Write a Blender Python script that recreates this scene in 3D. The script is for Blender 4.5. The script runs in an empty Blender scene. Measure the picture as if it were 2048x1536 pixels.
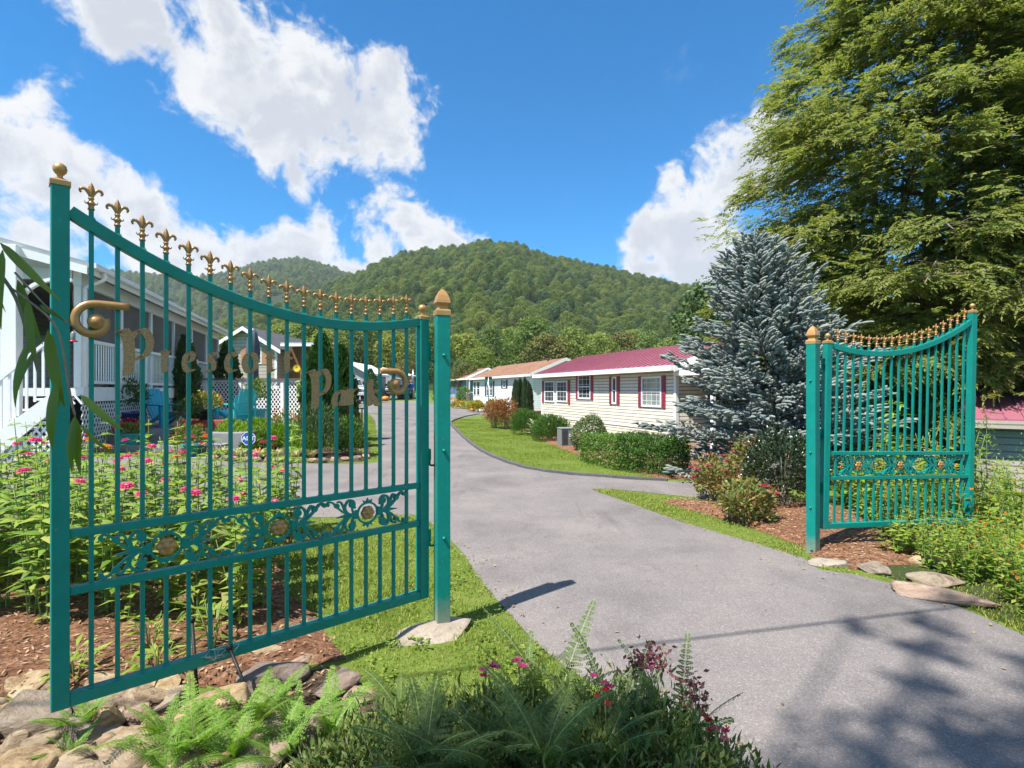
import bpy, bmesh, math, random
import numpy as np
from mathutils import Vector, Matrix, Euler
from mathutils.geometry import delaunay_2d_cdt
R = math.radians
scene = bpy.context.scene
COL = scene.collection
random.seed(7)
RNG = np.random.default_rng(11)
F_PX, CX, HZ, CAM_H = 1100.0, 1024.0, 780.0, 1.6      # survey of the photograph: focal length, centre, horizon, eye height

# ------------------------------------------------------------------ terrain
def smooth(t):
    t = np.clip(t, 0.0, 1.0)
    return t * t * (3 - 2 * t)

def g(x, y):
    """ground height"""
    h = 0.0125 * np.clip(y - 20.0, 0, 90)
    h = h + 0.32 * smooth((-2.8 - x) / 5.5) * smooth((y - 4.5) / 5.0)
    start = 3.75 + 1.3 * smooth((y - 6.0) / 3.0)
    fall = 1.5 * smooth((x - start) / 5.0)
    fall = fall * (1 - 0.7 * smooth((y - 11) / 6.0)) * (1 - smooth((y - 26) / 10.0))
    return h - fall

def gz(x, y):
    return float(g(x, y))

def at(px, py, Y):
    """world point seen at pixel (px, py) at distance Y"""
    return Vector(((px - CX) / F_PX * Y, Y, CAM_H - (py - HZ) / F_PX * Y))

def G(px, py):
    """ground point under a pixel"""
    a, b = (px - CX) / F_PX, -(py - HZ) / F_PX
    Y, step = 0.4, 0.02
    prev = Y
    while Y < 400:
        if CAM_H + b * Y <= gz(a * Y, Y):
            lo, hi = prev, Y
            for _ in range(30):
                m = (lo + hi) / 2
                if CAM_H + b * m <= gz(a * m, m): hi = m
                else: lo = m
            return Vector((a * hi, hi, gz(a * hi, hi)))
        prev = Y
        Y *= 1.01
    return Vector((a * 400, 400, gz(a * 400, 400)))

# ------------------------------------------------------------------ scene helpers
def tag(o, label=None, cat=None, group=None, kind=None):
    if label: o['label'] = label
    if cat: o['category'] = cat
    if group: o['group'] = group
    if kind: o['kind'] = kind
    return o

def thing(name, label, cat, loc=(0, 0, 0), rz=0.0, group=None):
    o = bpy.data.objects.new(name, None)
    COL.objects.link(o)
    o.empty_display_size = 0.2
    o.location = loc
    o.rotation_euler = (0, 0, rz)
    return tag(o, label, cat, group)

def kids(o):
    return [c for c in list(bpy.data.objects) if c.parent == o]

def link_mesh(name, me, parent=None, loc=None, rot=None, sc=None):
    o = bpy.data.objects.new(name, me)
    COL.objects.link(o)
    if parent is not None: o.parent = parent
    if loc is not None: o.location = loc
    if rot is not None: o.rotation_euler = rot
    if sc is not None: o.scale = (sc, sc, sc) if isinstance(sc, (int, float)) else sc
    return o

def copy_tree(o, parent=None, table=None):
    """a copy of a thing with copies of its parts and sub-parts, meshes shared"""
    if table is None:
        table = {}
        for c in bpy.data.objects:
            if c.parent is not None: table.setdefault(c.parent.name, []).append(c)
    c = o.copy()
    COL.objects.link(c)
    if parent is not None: c.parent = parent
    for ch in table.get(o.name, []):
        copy_tree(ch, c, table)
    return c

def mesh_np(name, V, Fq, mats, smooth_shade=False, mi=None):
    """mesh from arrays: V (n,3); Fq (m,3|4) or a list of such arrays"""
    if not isinstance(Fq, (list, tuple)): Fq = [Fq]
    me = bpy.data.meshes.new(name)
    V = np.asarray(V, dtype=np.float32)
    me.vertices.add(len(V)); me.vertices.foreach_set('co', V.ravel())
    loops, starts, tot = [], [], 0
    for f in Fq:
        f = np.asarray(f, dtype=np.int32)
        if len(f) == 0: continue
        loops.append(f.ravel())
        starts.append(np.arange(len(f), dtype=np.int32) * f.shape[1] + tot)
        tot += f.size
    loops = np.concatenate(loops); starts = np.concatenate(starts)
    me.loops.add(len(loops)); me.loops.foreach_set('vertex_index', loops)
    me.polygons.add(len(starts)); me.polygons.foreach_set('loop_start', starts)
    if mi is not None: me.polygons.foreach_set('material_index', np.asarray(mi, dtype=np.int32))
    me.update(calc_edges=True)
    if smooth_shade: me.polygons.foreach_set('use_smooth', np.ones(len(starts), dtype=bool))
    for m in (mats if isinstance(mats, (list, tuple)) else [mats]): me.materials.append(m)
    return me

class MB:
    """collects boxes, bars, tubes and polygons into one mesh"""
    def __init__(s): s.v, s.f, s.m, s.sm = [], [], [], []
    def add(s, verts, faces, mi=0, sm=False):
        n = len(s.v)
        s.v += [tuple(p) for p in verts]
        for f in faces:
            s.f.append([i + n for i in f]); s.m.append(mi); s.sm.append(sm)
        return s
    def box(s, c, size, rot=None, mi=0):
        hx, hy, hz = size[0] / 2, size[1] / 2, size[2] / 2
        P = [Vector((x, y, z)) for x in (-hx, hx) for y in (-hy, hy) for z in (-hz, hz)]
        if rot is not None:
            M = rot if isinstance(rot, Matrix) else Euler(rot).to_matrix()
            P = [M @ p for p in P]
        c = Vector(c)
        return s.add([c + p for p in P], [(0, 1, 3, 2), (4, 6, 7, 5), (0, 4, 5, 1), (2, 3, 7, 6), (0, 2, 6, 4), (1, 5, 7, 3)], mi)
    def span(s, a, b, mi=0):
        return s.box([(a[i] + b[i]) / 2 for i in range(3)], [abs(b[i] - a[i]) for i in range(3)], None, mi)
    def bar(s, p0, p1, w, h, up=(0, 0, 1), mi=0):
        p0, p1 = Vector(p0), Vector(p1)
        d = (p1 - p0); L = d.length
        if L < 1e-6: return s
        d.normalize(); up = Vector(up)
        x = d.cross(up)
        if x.length < 1e-4: x = d.cross(Vector((1, 0, 0)))
        x.normalize(); z = x.cross(d)
        M = Matrix((x, d, z)).transposed()
        return s.box((p0 + p1) / 2, (w, L, h), M, mi)
    def tube(s, pts, rad, n=8, mi=0, cap=True, sm=True):
        pts = [Vector(p) for p in pts]
        if not isinstance(rad, (list, tuple)): rad = [rad] * len(pts)
        up = Vector((0.13, 0.21, 0.97)); V = []
        prevx = None
        for i, p in enumerate(pts):
            d = (pts[min(i + 1, len(pts) - 1)] - pts[max(i - 1, 0)])
            if d.length < 1e-9: d = Vector((0, 0, 1))
            d.normalize()
            x = d.cross(up) if prevx is None else prevx - d * prevx.dot(d)
            if x.length < 1e-4: x = d.cross(Vector((1, 0, 0)))
            x.normalize(); prevx = x; y = d.cross(x)
            for k in range(n):
                a = 2 * math.pi * k / n
                V.append(p + (x * math.cos(a) + y * math.sin(a)) * rad[i])
        Fc = []
        for i in range(len(pts) - 1):
            for k in range(n):
                Fc.append((i * n + k, i * n + (k + 1) % n, (i + 1) * n + (k + 1) % n, (i + 1) * n + k))
        s.add(V, Fc, mi, sm)
        if cap:
            b = len(s.v) - len(V)
            s.f.append([b + k for k in range(n)][::-1]); s.m.append(mi); s.sm.append(False)
            e = b + (len(pts) - 1) * n
            s.f.append([e + k for k in range(n)]); s.m.append(mi); s.sm.append(False)
        return s
    def lathe(s, prof, c=(0, 0, 0), n=16, mi=0, sm=True, square=False, rz=0.0):
        """profile [(r, z)]; square: four-sided"""
        if square: n, rz, sm = 4, rz + math.pi / 4, False
        k2 = math.sqrt(2) if square else 1
        V = []
        for r, z in prof:
            for k in range(n):
                a = 2 * math.pi * k / n + rz
                V.append((c[0] + r * k2 * math.cos(a), c[1] + r * k2 * math.sin(a), c[2] + z))
        Fc = []
        for i in range(len(prof) - 1):
            for k in range(n):
                Fc.append((i * n + k, i * n + (k + 1) % n, (i + 1) * n + (k + 1) % n, (i + 1) * n + k))
        s.add(V, Fc, mi, sm)
        b = len(s.v) - len(V)
        if prof[0][0] > 1e-5: s.f.append([b + k for k in range(n)][::-1]); s.m.append(mi); s.sm.append(False)
        if prof[-1][0] > 1e-5:
            e = b + (len(prof) - 1) * n
            s.f.append([e + k for k in range(n)]); s.m.append(mi); s.sm.append(False)
        return s
    def prism(s, poly, axis_from, axis_to, M=None, mi=0):
        """poly (u, v) extruded along w from..to; M maps (u, v, w) to local space"""
        n = len(poly)
        V = [Vector((u, v, axis_from)) for u, v in poly] + [Vector((u, v, axis_to)) for u, v in poly]
        if M is not None: V = [M @ p for p in V]
        Fc = [tuple(range(n))[::-1], tuple(range(n, 2 * n))] + [(i, (i + 1) % n, n + (i + 1) % n, n + i) for i in range(n)]
        return s.add(V, Fc, mi)
    def build(s, name, mats, parent=None, bevel=0.0, loc=None, rot=None, fix=False):
        me = bpy.data.meshes.new(name)
        me.from_pydata([tuple(p) for p in s.v], [], s.f)
        for m in (mats if isinstance(mats, (list, tuple)) else [mats]): me.materials.append(m)
        me.polygons.foreach_set('material_index', s.m)
        me.polygons.foreach_set('use_smooth', s.sm)
        me.update()
        if fix:
            bm = bmesh.new(); bm.from_mesh(me)
            bmesh.ops.recalc_face_normals(bm, faces=bm.faces); bm.to_mesh(me); bm.free()
        o = link_mesh(name, me, parent, loc, rot)
        if bevel > 0:
            b = o.modifiers.new('bevel', 'BEVEL'); b.width = bevel; b.segments = 2; b.limit_method = 'ANGLE'; b.angle_limit = R(40)
        return o

XZ = Matrix(((1, 0, 0), (0, 0, 1), (0, 1, 0)))       # (u, v, w) -> (x=u, y=w, z=v)
YZ = Matrix(((0, 0, 1), (1, 0, 0), (0, 1, 0)))       # (u, v, w) -> (x=w, y=u, z=v)

def catmull(P, k=6, closed=False):
    P = [Vector(p) for p in P]
    if len(P) < 3: return P
    out = []
    n = len(P)
    rng = range(n) if closed else range(n - 1)
    for i in rng:
        p1, p2 = P[i % n], P[(i + 1) % n]
        p0 = P[(i - 1) % n] if closed or i > 0 else p1 * 2 - p2
        p3 = P[(i + 2) % n] if closed or i + 2 < n else p2 * 2 - p1
        for j in range(k):
            t = j / k
            out.append(0.5 * ((2 * p1) + (p2 - p0) * t + (2 * p0 - 5 * p1 + 4 * p2 - p3) * t * t + (3 * p1 - p0 - 3 * p2 + p3) * t ** 3))
    if not closed: out.append(P[-1])
    return out

# ------------------------------------------------------------------ materials
def new_mat(name):
    m = bpy.data.materials.new(name); m.use_nodes = True
    nt = m.node_tree; nt.nodes.clear()
    out = nt.nodes.new('ShaderNodeOutputMaterial')
    return m, nt, out

def nd(nt, typ, **kw):
    n = nt.nodes.new(typ)
    for k, v in kw.items():
        if k.startswith('i_'):
            key = k[2:]
            key = int(key) if key.isdigit() else key
            n.inputs[key].default_value = v
        else: setattr(n, k, v)
    return n

def rgba(c): return (c[0], c[1], c[2], 1.0)

def ramp(nt, fac, stops):
    r = nt.nodes.new('ShaderNodeValToRGB')
    el = r.color_ramp.elements
    while len(el) < len(stops): el.new(0.5)
    for e, (p, c) in zip(el, stops):
        e.position = p; e.color = rgba(c) if len(c) == 3 else c
    nt.links.new(fac, r.inputs[0])
    return r

def noise(nt, scale, detail=4, rough=0.6, vec=None, dist=0.0):
    n = nd(nt, 'ShaderNodeTexNoise', i_Scale=scale, i_Detail=detail, i_Roughness=rough, i_Distortion=dist)
    if vec is not None: nt.links.new(vec, n.inputs['Vector'])
    return n

def paint(name, color, rough=0.5, metal=0.0, var=0.12, scale=6.0, bump=0.0, bscale=60.0, coat=0.0, spec=0.5, dirt=None, dirt_amt=0.0, specks=None):
    """plain surface with slight variation, optional fine bump and worn patches"""
    m, nt, out = new_mat(name)
    tc = nd(nt, 'ShaderNodeTexCoord')
    p = nd(nt, 'ShaderNodeBsdfPrincipled', i_Roughness=rough, i_Metallic=metal)
    p.inputs['Specular IOR Level'].default_value = spec
    if coat: p.inputs['Coat Weight'].default_value = coat
    n = noise(nt, scale, 5, 0.65, tc.outputs['Object'])
    c = color
    lo = tuple(max(0, x * (1 - var)) for x in c); hi = tuple(min(1, x * (1 + var)) for x in c)
    r = ramp(nt, n.outputs['Fac'], [(0.3, lo), (0.7, hi)])
    src = r.outputs['Color']
    if dirt is not None:
        n2 = noise(nt, scale * 2.7, 8, 0.75, tc.outputs['Object'])
        rr = ramp(nt, n2.outputs['Fac'], [(0.56, (0, 0, 0)), (0.72, (dirt_amt,) * 3)])
        mx = nd(nt, 'ShaderNodeMixRGB'); mx.inputs[2].default_value = rgba(dirt)
        nt.links.new(rr.outputs['Color'], mx.inputs[0]); nt.links.new(src, mx.inputs[1]); src = mx.outputs[0]
    if specks is not None:
        n3 = noise(nt, 38, 3, 0.5, tc.outputs['Object']); r3 = ramp(nt, n3.outputs['Fac'], [(0.70, (0, 0, 0)), (0.735, (0.85, 0.85, 0.85))])
        mx3 = nd(nt, 'ShaderNodeMixRGB'); mx3.inputs[2].default_value = rgba(specks)
        nt.links.new(r3.outputs['Color'], mx3.inputs[0]); nt.links.new(src, mx3.inputs[1]); src = mx3.outputs[0]
    nt.links.new(src, p.inputs['Base Color'])
    if bump > 0:
        nb = noise(nt, bscale, 6, 0.7, tc.outputs['Object'])
        b = nd(nt, 'ShaderNodeBump', i_Strength=bump, i_Distance=0.02)
        nt.links.new(nb.outputs['Fac'], b.inputs['Height']); nt.links.new(b.outputs[0], p.inputs['Normal'])
    nt.links.new(p.outputs[0], out.inputs[0])
    return m

def leafmat(name, cols, rough=0.55, trans=0.3, spec=0.35, orand=0.18):
    """leaf surface: colour varies from leaf to leaf, light passes through"""
    m, nt, out = new_mat(name)
    geo = nd(nt, 'ShaderNodeNewGeometry'); oi = nd(nt, 'ShaderNodeObjectInfo')
    ad = nd(nt, 'ShaderNodeMath', operation='MULTIPLY_ADD'); ad.inputs[1].default_value = 1 - orand
    sc = nd(nt, 'ShaderNodeMath', operation='MULTIPLY'); sc.inputs[1].default_value = orand
    nt.links.new(oi.outputs['Random'], sc.inputs[0])
    nt.links.new(geo.outputs['Random Per Island'], ad.inputs[0]); nt.links.new(sc.outputs[0], ad.inputs[2])
    k = len(cols)
    r = ramp(nt, ad.outputs[0], [((i + 0.5) / k if k > 1 else 0.5, c) for i, c in enumerate(cols)])
    p = nd(nt, 'ShaderNodeBsdfPrincipled', i_Roughness=rough)
    p.inputs['Specular IOR Level'].default_value = spec
    nt.links.new(r.outputs[0], p.inputs['Base Color'])
    t = nd(nt, 'ShaderNodeBsdfTranslucent')
    hs = nd(nt, 'ShaderNodeHueSaturation', i_Saturation=1.15, i_Value=1.25)
    nt.links.new(r.outputs[0], hs.inputs['Color']); nt.links.new(hs.outputs[0], t.inputs['Color'])
    mx = nd(nt, 'ShaderNodeMixShader'); mx.inputs[0].default_value = trans
    nt.links.new(p.outputs[0], mx.inputs[1]); nt.links.new(t.outputs[0], mx.inputs[2])
    nt.links.new(mx.outputs[0], out.inputs[0])
    return m

def siding(name, color, pitch=0.12, groove=0.55, rough=0.5, axis='Z', off=0.0, line=0.16):
    """lapped boards: a true bump profile and a darker band along every course"""
    m, nt, out = new_mat(name)
    tc = nd(nt, 'ShaderNodeTexCoord'); sx = nd(nt, 'ShaderNodeSeparateXYZ')
    nt.links.new(tc.outputs['Object'], sx.inputs[0])
    d = nd(nt, 'ShaderNodeMath', operation='DIVIDE'); d.inputs[1].default_value = pitch
    ao = nd(nt, 'ShaderNodeMath', operation='ADD'); ao.inputs[1].default_value = 100.0 + off
    fr = nd(nt, 'ShaderNodeMath', operation='FRACT')
    nt.links.new(sx.outputs[axis], d.inputs[0]); nt.links.new(d.outputs[0], ao.inputs[0]); nt.links.new(ao.outputs[0], fr.inputs[0])
    mp = nd(nt, 'ShaderNodeMapping'); mp.inputs['Scale'].default_value = (5, 5, 0.5); nt.links.new(tc.outputs['Object'], mp.inputs[0])     # rain streaks
    n = noise(nt, 1.0, 7, 0.7, mp.outputs[0])
    lo = tuple(x * 0.84 for x in color); hi = tuple(min(1, x * 1.04) for x in color)
    r = ramp(nt, n.outputs['Fac'], [(0.3, lo), (0.7, hi)])
    jr = ramp(nt, fr.outputs[0], [(0.0, (1, 1, 1)), (line, (1, 1, 1)), (line + 0.04, (0, 0, 0)), (1.0, (0, 0, 0))])
    mx = nd(nt, 'ShaderNodeMixRGB'); mx.inputs[2].default_value = rgba(tuple(x * (1 - groove) for x in color))
    nt.links.new(jr.outputs[0], mx.inputs[0]); nt.links.new(r.outputs[0], mx.inputs[1])
    p = nd(nt, 'ShaderNodeBsdfPrincipled', i_Roughness=rough)
    nt.links.new(mx.outputs[0], p.inputs['Base Color'])
    b = nd(nt, 'ShaderNodeBump', i_Strength=0.6, i_Distance=0.02); b.invert = True
    nt.links.new(fr.outputs[0], b.inputs['Height']); nt.links.new(b.outputs[0], p.inputs['Normal'])
    nt.links.new(p.outputs[0], out.inputs[0])
    return m

def glassy(name, tint=(0.03, 0.04, 0.045), rough=0.06):
    m, nt, out = new_mat(name)
    tc = nd(nt, 'ShaderNodeTexCoord')
    n = noise(nt, 1.7, 3, 0.5, tc.outputs['Object'])
    r = ramp(nt, n.outputs['Fac'], [(0.35, tint), (0.7, tuple(x * 2.2 for x in tint))])
    p = nd(nt, 'ShaderNodeBsdfPrincipled', i_Roughness=rough)
    p.inputs['Specular IOR Level'].default_value = 0.9
    p.inputs['Coat Weight'].default_value = 0.6; p.inputs['Coat Roughness'].default_value = 0.03
    nt.links.new(r.outputs[0], p.inputs['Base Color'])
    b = nd(nt, 'ShaderNodeBump', i_Strength=0.05, i_Distance=0.02)
    nt.links.new(n.outputs['Fac'], b.inputs['Height']); nt.links.new(b.outputs[0], p.inputs['Normal'])
    nt.links.new(p.outputs[0], out.inputs[0])
    return m

M = {}
M['teal'] = paint('teal_paint', (0.0012, 0.205, 0.165), 0.42, 0, 0.10, 9, 0.10, 90, spec=0.35, dirt=(0.05, 0.27, 0.23), dirt_amt=0.45, specks=(0.20, 0.17, 0.12))
M['gold'] = paint('gold_paint', (0.42, 0.215, 0.075), 0.36, 0.25, 0.18, 25, 0.06, 120)
M['gold_cap'] = paint('gold_cap_paint', (0.50, 0.27, 0.10), 0.42, 0.45, 0.10, 12, 0.05, 120)
M['white'] = paint('white_paint', (0.86, 0.86, 0.85), 0.5, 0, 0.05, 5, 0.05, 40)
M['trim'] = paint('white_trim', (0.84, 0.84, 0.82), 0.45, 0, 0.04, 4)
M['iron'] = paint('black_iron', (0.016, 0.014, 0.013), 0.55, 0.3, 0.3, 30, 0.2, 90)
M['wire'] = paint('galvanised_wire', (0.5, 0.5, 0.5), 0.35, 0.9, 0.1, 20)
M['concrete'] = paint('concrete', (0.33, 0.275, 0.215), 0.9, 0, 0.25, 5, 0.8, 30, dirt=(0.17, 0.125, 0.08), dirt_amt=0.85)
M['shade_black'] = paint('painted_shade', (0.022, 0.020, 0.018), 0.8, 0, 0.3, 2)  # near-black colour that stands in for the shade behind lattice
M['bark'] = paint('bark', (0.115, 0.085, 0.065), 0.95, 0, 0.35, 9, 0.9, 22)
M['twig'] = paint('twig_bark', (0.21, 0.165, 0.125), 0.9, 0, 0.25, 12, 0.4, 40)
M['glass'] = glassy('window_glass')
M['glass_light'] = glassy('curtained_glass', (0.14, 0.17, 0.16), 0.10)
M['rubber'] = paint('tyre_rubber', (0.018, 0.018, 0.019), 0.8, 0, 0.2, 10)
M['steel'] = paint('bright_steel', (0.55, 0.56, 0.58), 0.25, 0.9, 0.06, 8)
# ------------------------------------------------------------------ camera, sun, sky
cam = bpy.data.cameras.new('camera'); camo = bpy.data.objects.new('camera', cam); COL.objects.link(camo)
camo.location = (0, 0, CAM_H); camo.rotation_euler = (R(90), 0, 0)
cam.sensor_width = 36.0; cam.lens = F_PX / 2048 * 36.0
cam.shift_y = (HZ - 768.0) / 2048; cam.clip_start = 0.05; cam.clip_end = 9000
scene.camera = camo
scene.view_settings.view_transform = 'Standard'; scene.view_settings.look = 'None'
scene.view_settings.exposure = 1.1; scene.view_settings.gamma = 1.0
scene.cycles.use_denoising = True; scene.cycles.adaptive_threshold = 0.015
scene.cycles.max_bounces = 4; scene.cycles.diffuse_bounces = 2; scene.cycles.glossy_bounces = 2
scene.cycles.transmission_bounces = 4; scene.cycles.volume_bounces = 0; scene.cycles.transparent_max_bounces = 6
scene.cycles.caustics_reflective = False; scene.cycles.caustics_refractive = False
scene.cycles.sample_clamp_indirect = 6.0

SUN_EL = R(60.0)
SUN = Vector((-0.745 * math.cos(SUN_EL), -0.667 * math.cos(SUN_EL), math.sin(SUN_EL)))
sl = bpy.data.lights.new('sun', 'SUN'); sl.energy = 4.7; sl.angle = R(0.55); sl.color = (1.0, 0.955, 0.885)
so = bpy.data.objects.new('sun', sl); COL.objects.link(so)
so.rotation_euler = (-SUN).to_track_quat('-Z', 'Y').to_euler(); so.location = (-20, -25, 40)

w = bpy.data.worlds.new('World'); scene.world = w; w.use_nodes = True
nt = w.node_tree; nt.nodes.clear()
wout = nt.nodes.new('ShaderNodeOutputWorld')
sky = nt.nodes.new('ShaderNodeTexSky'); sky.sky_type = 'NISHITA'; sky.sun_disc = False
sky.sun_elevation = SUN_EL; sky.sun_rotation = math.atan2(SUN.x, SUN.y) % (2 * math.pi)
sky.altitude = 900; sky.air_density = 1.0; sky.dust_density = 0.25; sky.ozone_density = 2.2
hs = nd(nt, 'ShaderNodeMixRGB', blend_type='MULTIPLY'); hs.inputs[0].default_value = 1.0; hs.inputs[2].default_value = (0.045, 0.655, 1.0, 1)   # the deep clear blue of that day
nt.links.new(sky.outputs[0], hs.inputs[1])
bg1 = nd(nt, 'ShaderNodeBackground', i_Strength=0.100); nt.links.new(hs.outputs[0], bg1.inputs[0])
tc = nt.nodes.new('ShaderNodeTexCoord')
sx = nt.nodes.new('ShaderNodeSeparateXYZ'); nt.links.new(tc.outputs['Generated'], sx.inputs[0])
az = nd(nt, 'ShaderNodeMath', operation='ARCTAN2'); nt.links.new(sx.outputs[0], az.inputs[0]); nt.links.new(sx.outputs[1], az.inputs[1])
el = nd(nt, 'ShaderNodeMath', operation='ARCSINE'); nt.links.new(sx.outputs[2], el.inputs[0])
cv = nt.nodes.new('ShaderNodeCombineXYZ'); nt.links.new(az.outputs[0], cv.inputs[0]); nt.links.new(el.outputs[0], cv.inputs[1])
def azel(px, py):
    dx, dy = px - CX, HZ - py
    return math.atan2(dx, F_PX), math.atan2(dy, math.hypot(dx, F_PX))
# cumulus banks of that day, then unseen ones added for fill light: bearing and height of every heap, its half sizes and tilt (degrees)
clouds = [(225, 30, 130, 48, -28), (335, 88, 150, 72, -30), (300, 55, 120, 60, -25), (455, 165, 150, 115, -25), (590, 215, 170, 120, -8), (730, 235, 112, 108, 0), (440, 45, 45, 55, 35),
          (770, 150, 55, 55, 0), (790, 290, 45, 55, 0), (520, 265, 130, 65, -15), (590, 345, 32, 80, 12), (690, 300, 110, 40, 0),
          (10, 300, 112, 104, -40), (110, 400, 165, 98, -35), (250, 455, 170, 85, -30), (400, 505, 110, 48, -12), (60, 480, 220, 100, 0), (330, 525, 160, 50, 0),
          (555, 515, 135, 58, 8), (640, 452, 40, 46, 0), (600, 490, 76, 58, 0),
          (825, 460, 118, 78, -8), (765, 500, 68, 66, 0), (890, 485, 90, 46, -14), (715, 540, 70, 34, 0),
          (1395, 470, 112, 100, 35), (1430, 385, 92, 78, 40), (1345, 362, 34, 42, 10), (1520, 330, 80, 75, 40), (1285, 480, 40, 84, -20), (1470, 535, 200, 72, 0), (1420, 545, 120, 40, 0),
          (-400, 380, 260, 150, 0), (-900, 500, 400, 120, 0), (2500, 380, 300, 160, 0), ('sky', 115, 38, 26, 18), ('sky', 160, 30, 30, 20), ('sky', 80, 62, 22, 12), ('sky', -160, 66, 40, 10), ('sky', 150, 60, 40, 12), ('sky', -110, 22, 26, 14), ('sky', 100, 16, 30, 9), ('sky', 70, 30, 10, 16), (1290, 540, 60, 26, 0)]
prev = None
for px, py, rx, ry, tilt in clouds:
    if px == 'sky': a, e, k, rx, ry, tilt = R(py), R(rx), R(1), ry, R(tilt) * F_PX, 0     # unseen clouds, added out of view as neutral fill light
    else:
        a, e = azel(px, py)
        k = 1.0 / (F_PX * (1 + ((px - CX) / F_PX) ** 2))
    mp = nd(nt, 'ShaderNodeMapping', vector_type='TEXTURE')
    mp.inputs['Location'].default_value = (a, e, 0); mp.inputs['Rotation'].default_value = (0, 0, R(tilt)); mp.inputs['Scale'].default_value = (rx * k * 1.05, ry / F_PX * 0.95, 1)
    nt.links.new(cv.outputs[0], mp.inputs[0])
    ln = nd(nt, 'ShaderNodeVectorMath', operation='LENGTH'); nt.links.new(mp.outputs[0], ln.inputs[0])
    if prev is None: prev = ln.outputs['Value']
    else:
        mn = nd(nt, 'ShaderNodeMath', operation='SMOOTH_MIN'); mn.inputs[2].default_value = 0.25
        nt.links.new(prev, mn.inputs[0]); nt.links.new(ln.outputs['Value'], mn.inputs[1]); prev = mn.outputs[0]
dirv = tc.outputs['Generated']
n1 = noise(nt, 9.0, 8, 0.60, dirv, 0.35)
n0 = noise(nt, 34.0, 5, 0.62, dirv, 0.5)
n2 = noise(nt, 5.5, 5, 0.55, dirv, 0.2)
s1 = nd(nt, 'ShaderNodeMath', operation='MULTIPLY_ADD'); s1.inputs[1].default_value = 3.3; s1.inputs[2].default_value = -1.65
nt.links.new(n1.outputs['Fac'], s1.inputs[0])
s0 = nd(nt, 'ShaderNodeMath', operation='MULTIPLY_ADD'); s0.inputs[1].default_value = 1.15
nt.links.new(n0.outputs['Fac'], s0.inputs[0]); nt.links.new(s1.outputs[0], s0.inputs[2])
df = nd(nt, 'ShaderNodeMath', operation='SUBTRACT'); nt.links.new(s0.outputs[0], df.inputs[0]); nt.links.new(prev, df.inputs[1])   # fbm - distance
dn = nd(nt, 'ShaderNodeMapRange', interpolation_type='SMOOTHSTEP')
dn.inputs['From Min'].default_value = -0.58; dn.inputs['From Max'].default_value = 0.06
nt.links.new(df.outputs[0], dn.inputs['Value'])
wisp = nd(nt, 'ShaderNodeMapRange'); wisp.inputs['From Min'].default_value = 0.62; wisp.inputs['From Max'].default_value = 0.9; wisp.inputs['To Max'].default_value = 0.22
nt.links.new(n1.outputs['Fac'], wisp.inputs['Value'])
dmx = nd(nt, 'ShaderNodeMath', operation='MAXIMUM'); nt.links.new(dn.outputs[0], dmx.inputs[0]); nt.links.new(wisp.outputs[0], dmx.inputs[1])
# thick parts of a cloud are greyer underneath than its bright rim
core = nd(nt, 'ShaderNodeMapRange', interpolation_type='SMOOTHSTEP'); core.inputs['From Min'].default_value = -0.35; core.inputs['From Max'].default_value = 0.75
mixn = nd(nt, 'ShaderNodeMath', operation='MULTIPLY_ADD'); mixn.inputs[1].default_value = -2.6
nt.links.new(n2.outputs['Fac'], mixn.inputs[0])
ad1 = nd(nt, 'ShaderNodeMath', operation='ADD'); ad1.inputs[1].default_value = 1.45; nt.links.new(df.outputs[0], ad1.inputs[0]); nt.links.new(ad1.outputs[0], mixn.inputs[2])
nt.links.new(mixn.outputs[0], core.inputs['Value'])
shv = nd(nt, 'ShaderNodeVectorMath', operation='ADD'); shv.inputs[1].default_value = (-0.020, -0.010, 0.030); nt.links.new(dirv, shv.inputs[0])
n1b = noise(nt, 9.0, 6, 0.60, shv.outputs[0], 0.35)                   # the same heaps looked up a little towards the sun: lit and shaded flanks
rel_ = nd(nt, 'ShaderNodeMath', operation='SUBTRACT'); nt.links.new(n1b.outputs['Fac'], rel_.inputs[0]); nt.links.new(n1.outputs['Fac'], rel_.inputs[1])
cad = nd(nt, 'ShaderNodeMath', operation='MULTIPLY_ADD'); cad.inputs[1].default_value = 2.1; nt.links.new(rel_.outputs[0], cad.inputs[0]); nt.links.new(core.outputs[0], cad.inputs[2]); cad.use_clamp = True
cr = ramp(nt, cad.outputs[0], [(0.0, (1.0, 1.0, 1.0)), (0.5, (0.93, 0.94, 0.965)), (1.0, (0.70, 0.73, 0.80))])
bg2 = nd(nt, 'ShaderNodeBackground', i_Strength=0.45); nt.links.new(cr.outputs[0], bg2.inputs[0])
mxs = nt.nodes.new('ShaderNodeMixShader'); nt.links.new(dmx.outputs[0], mxs.inputs[0])
nt.links.new(bg1.outputs[0], mxs.inputs[1]); nt.links.new(bg2.outputs[0], mxs.inputs[2]); nt.links.new(mxs.outputs[0], wout.inputs[0])

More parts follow.
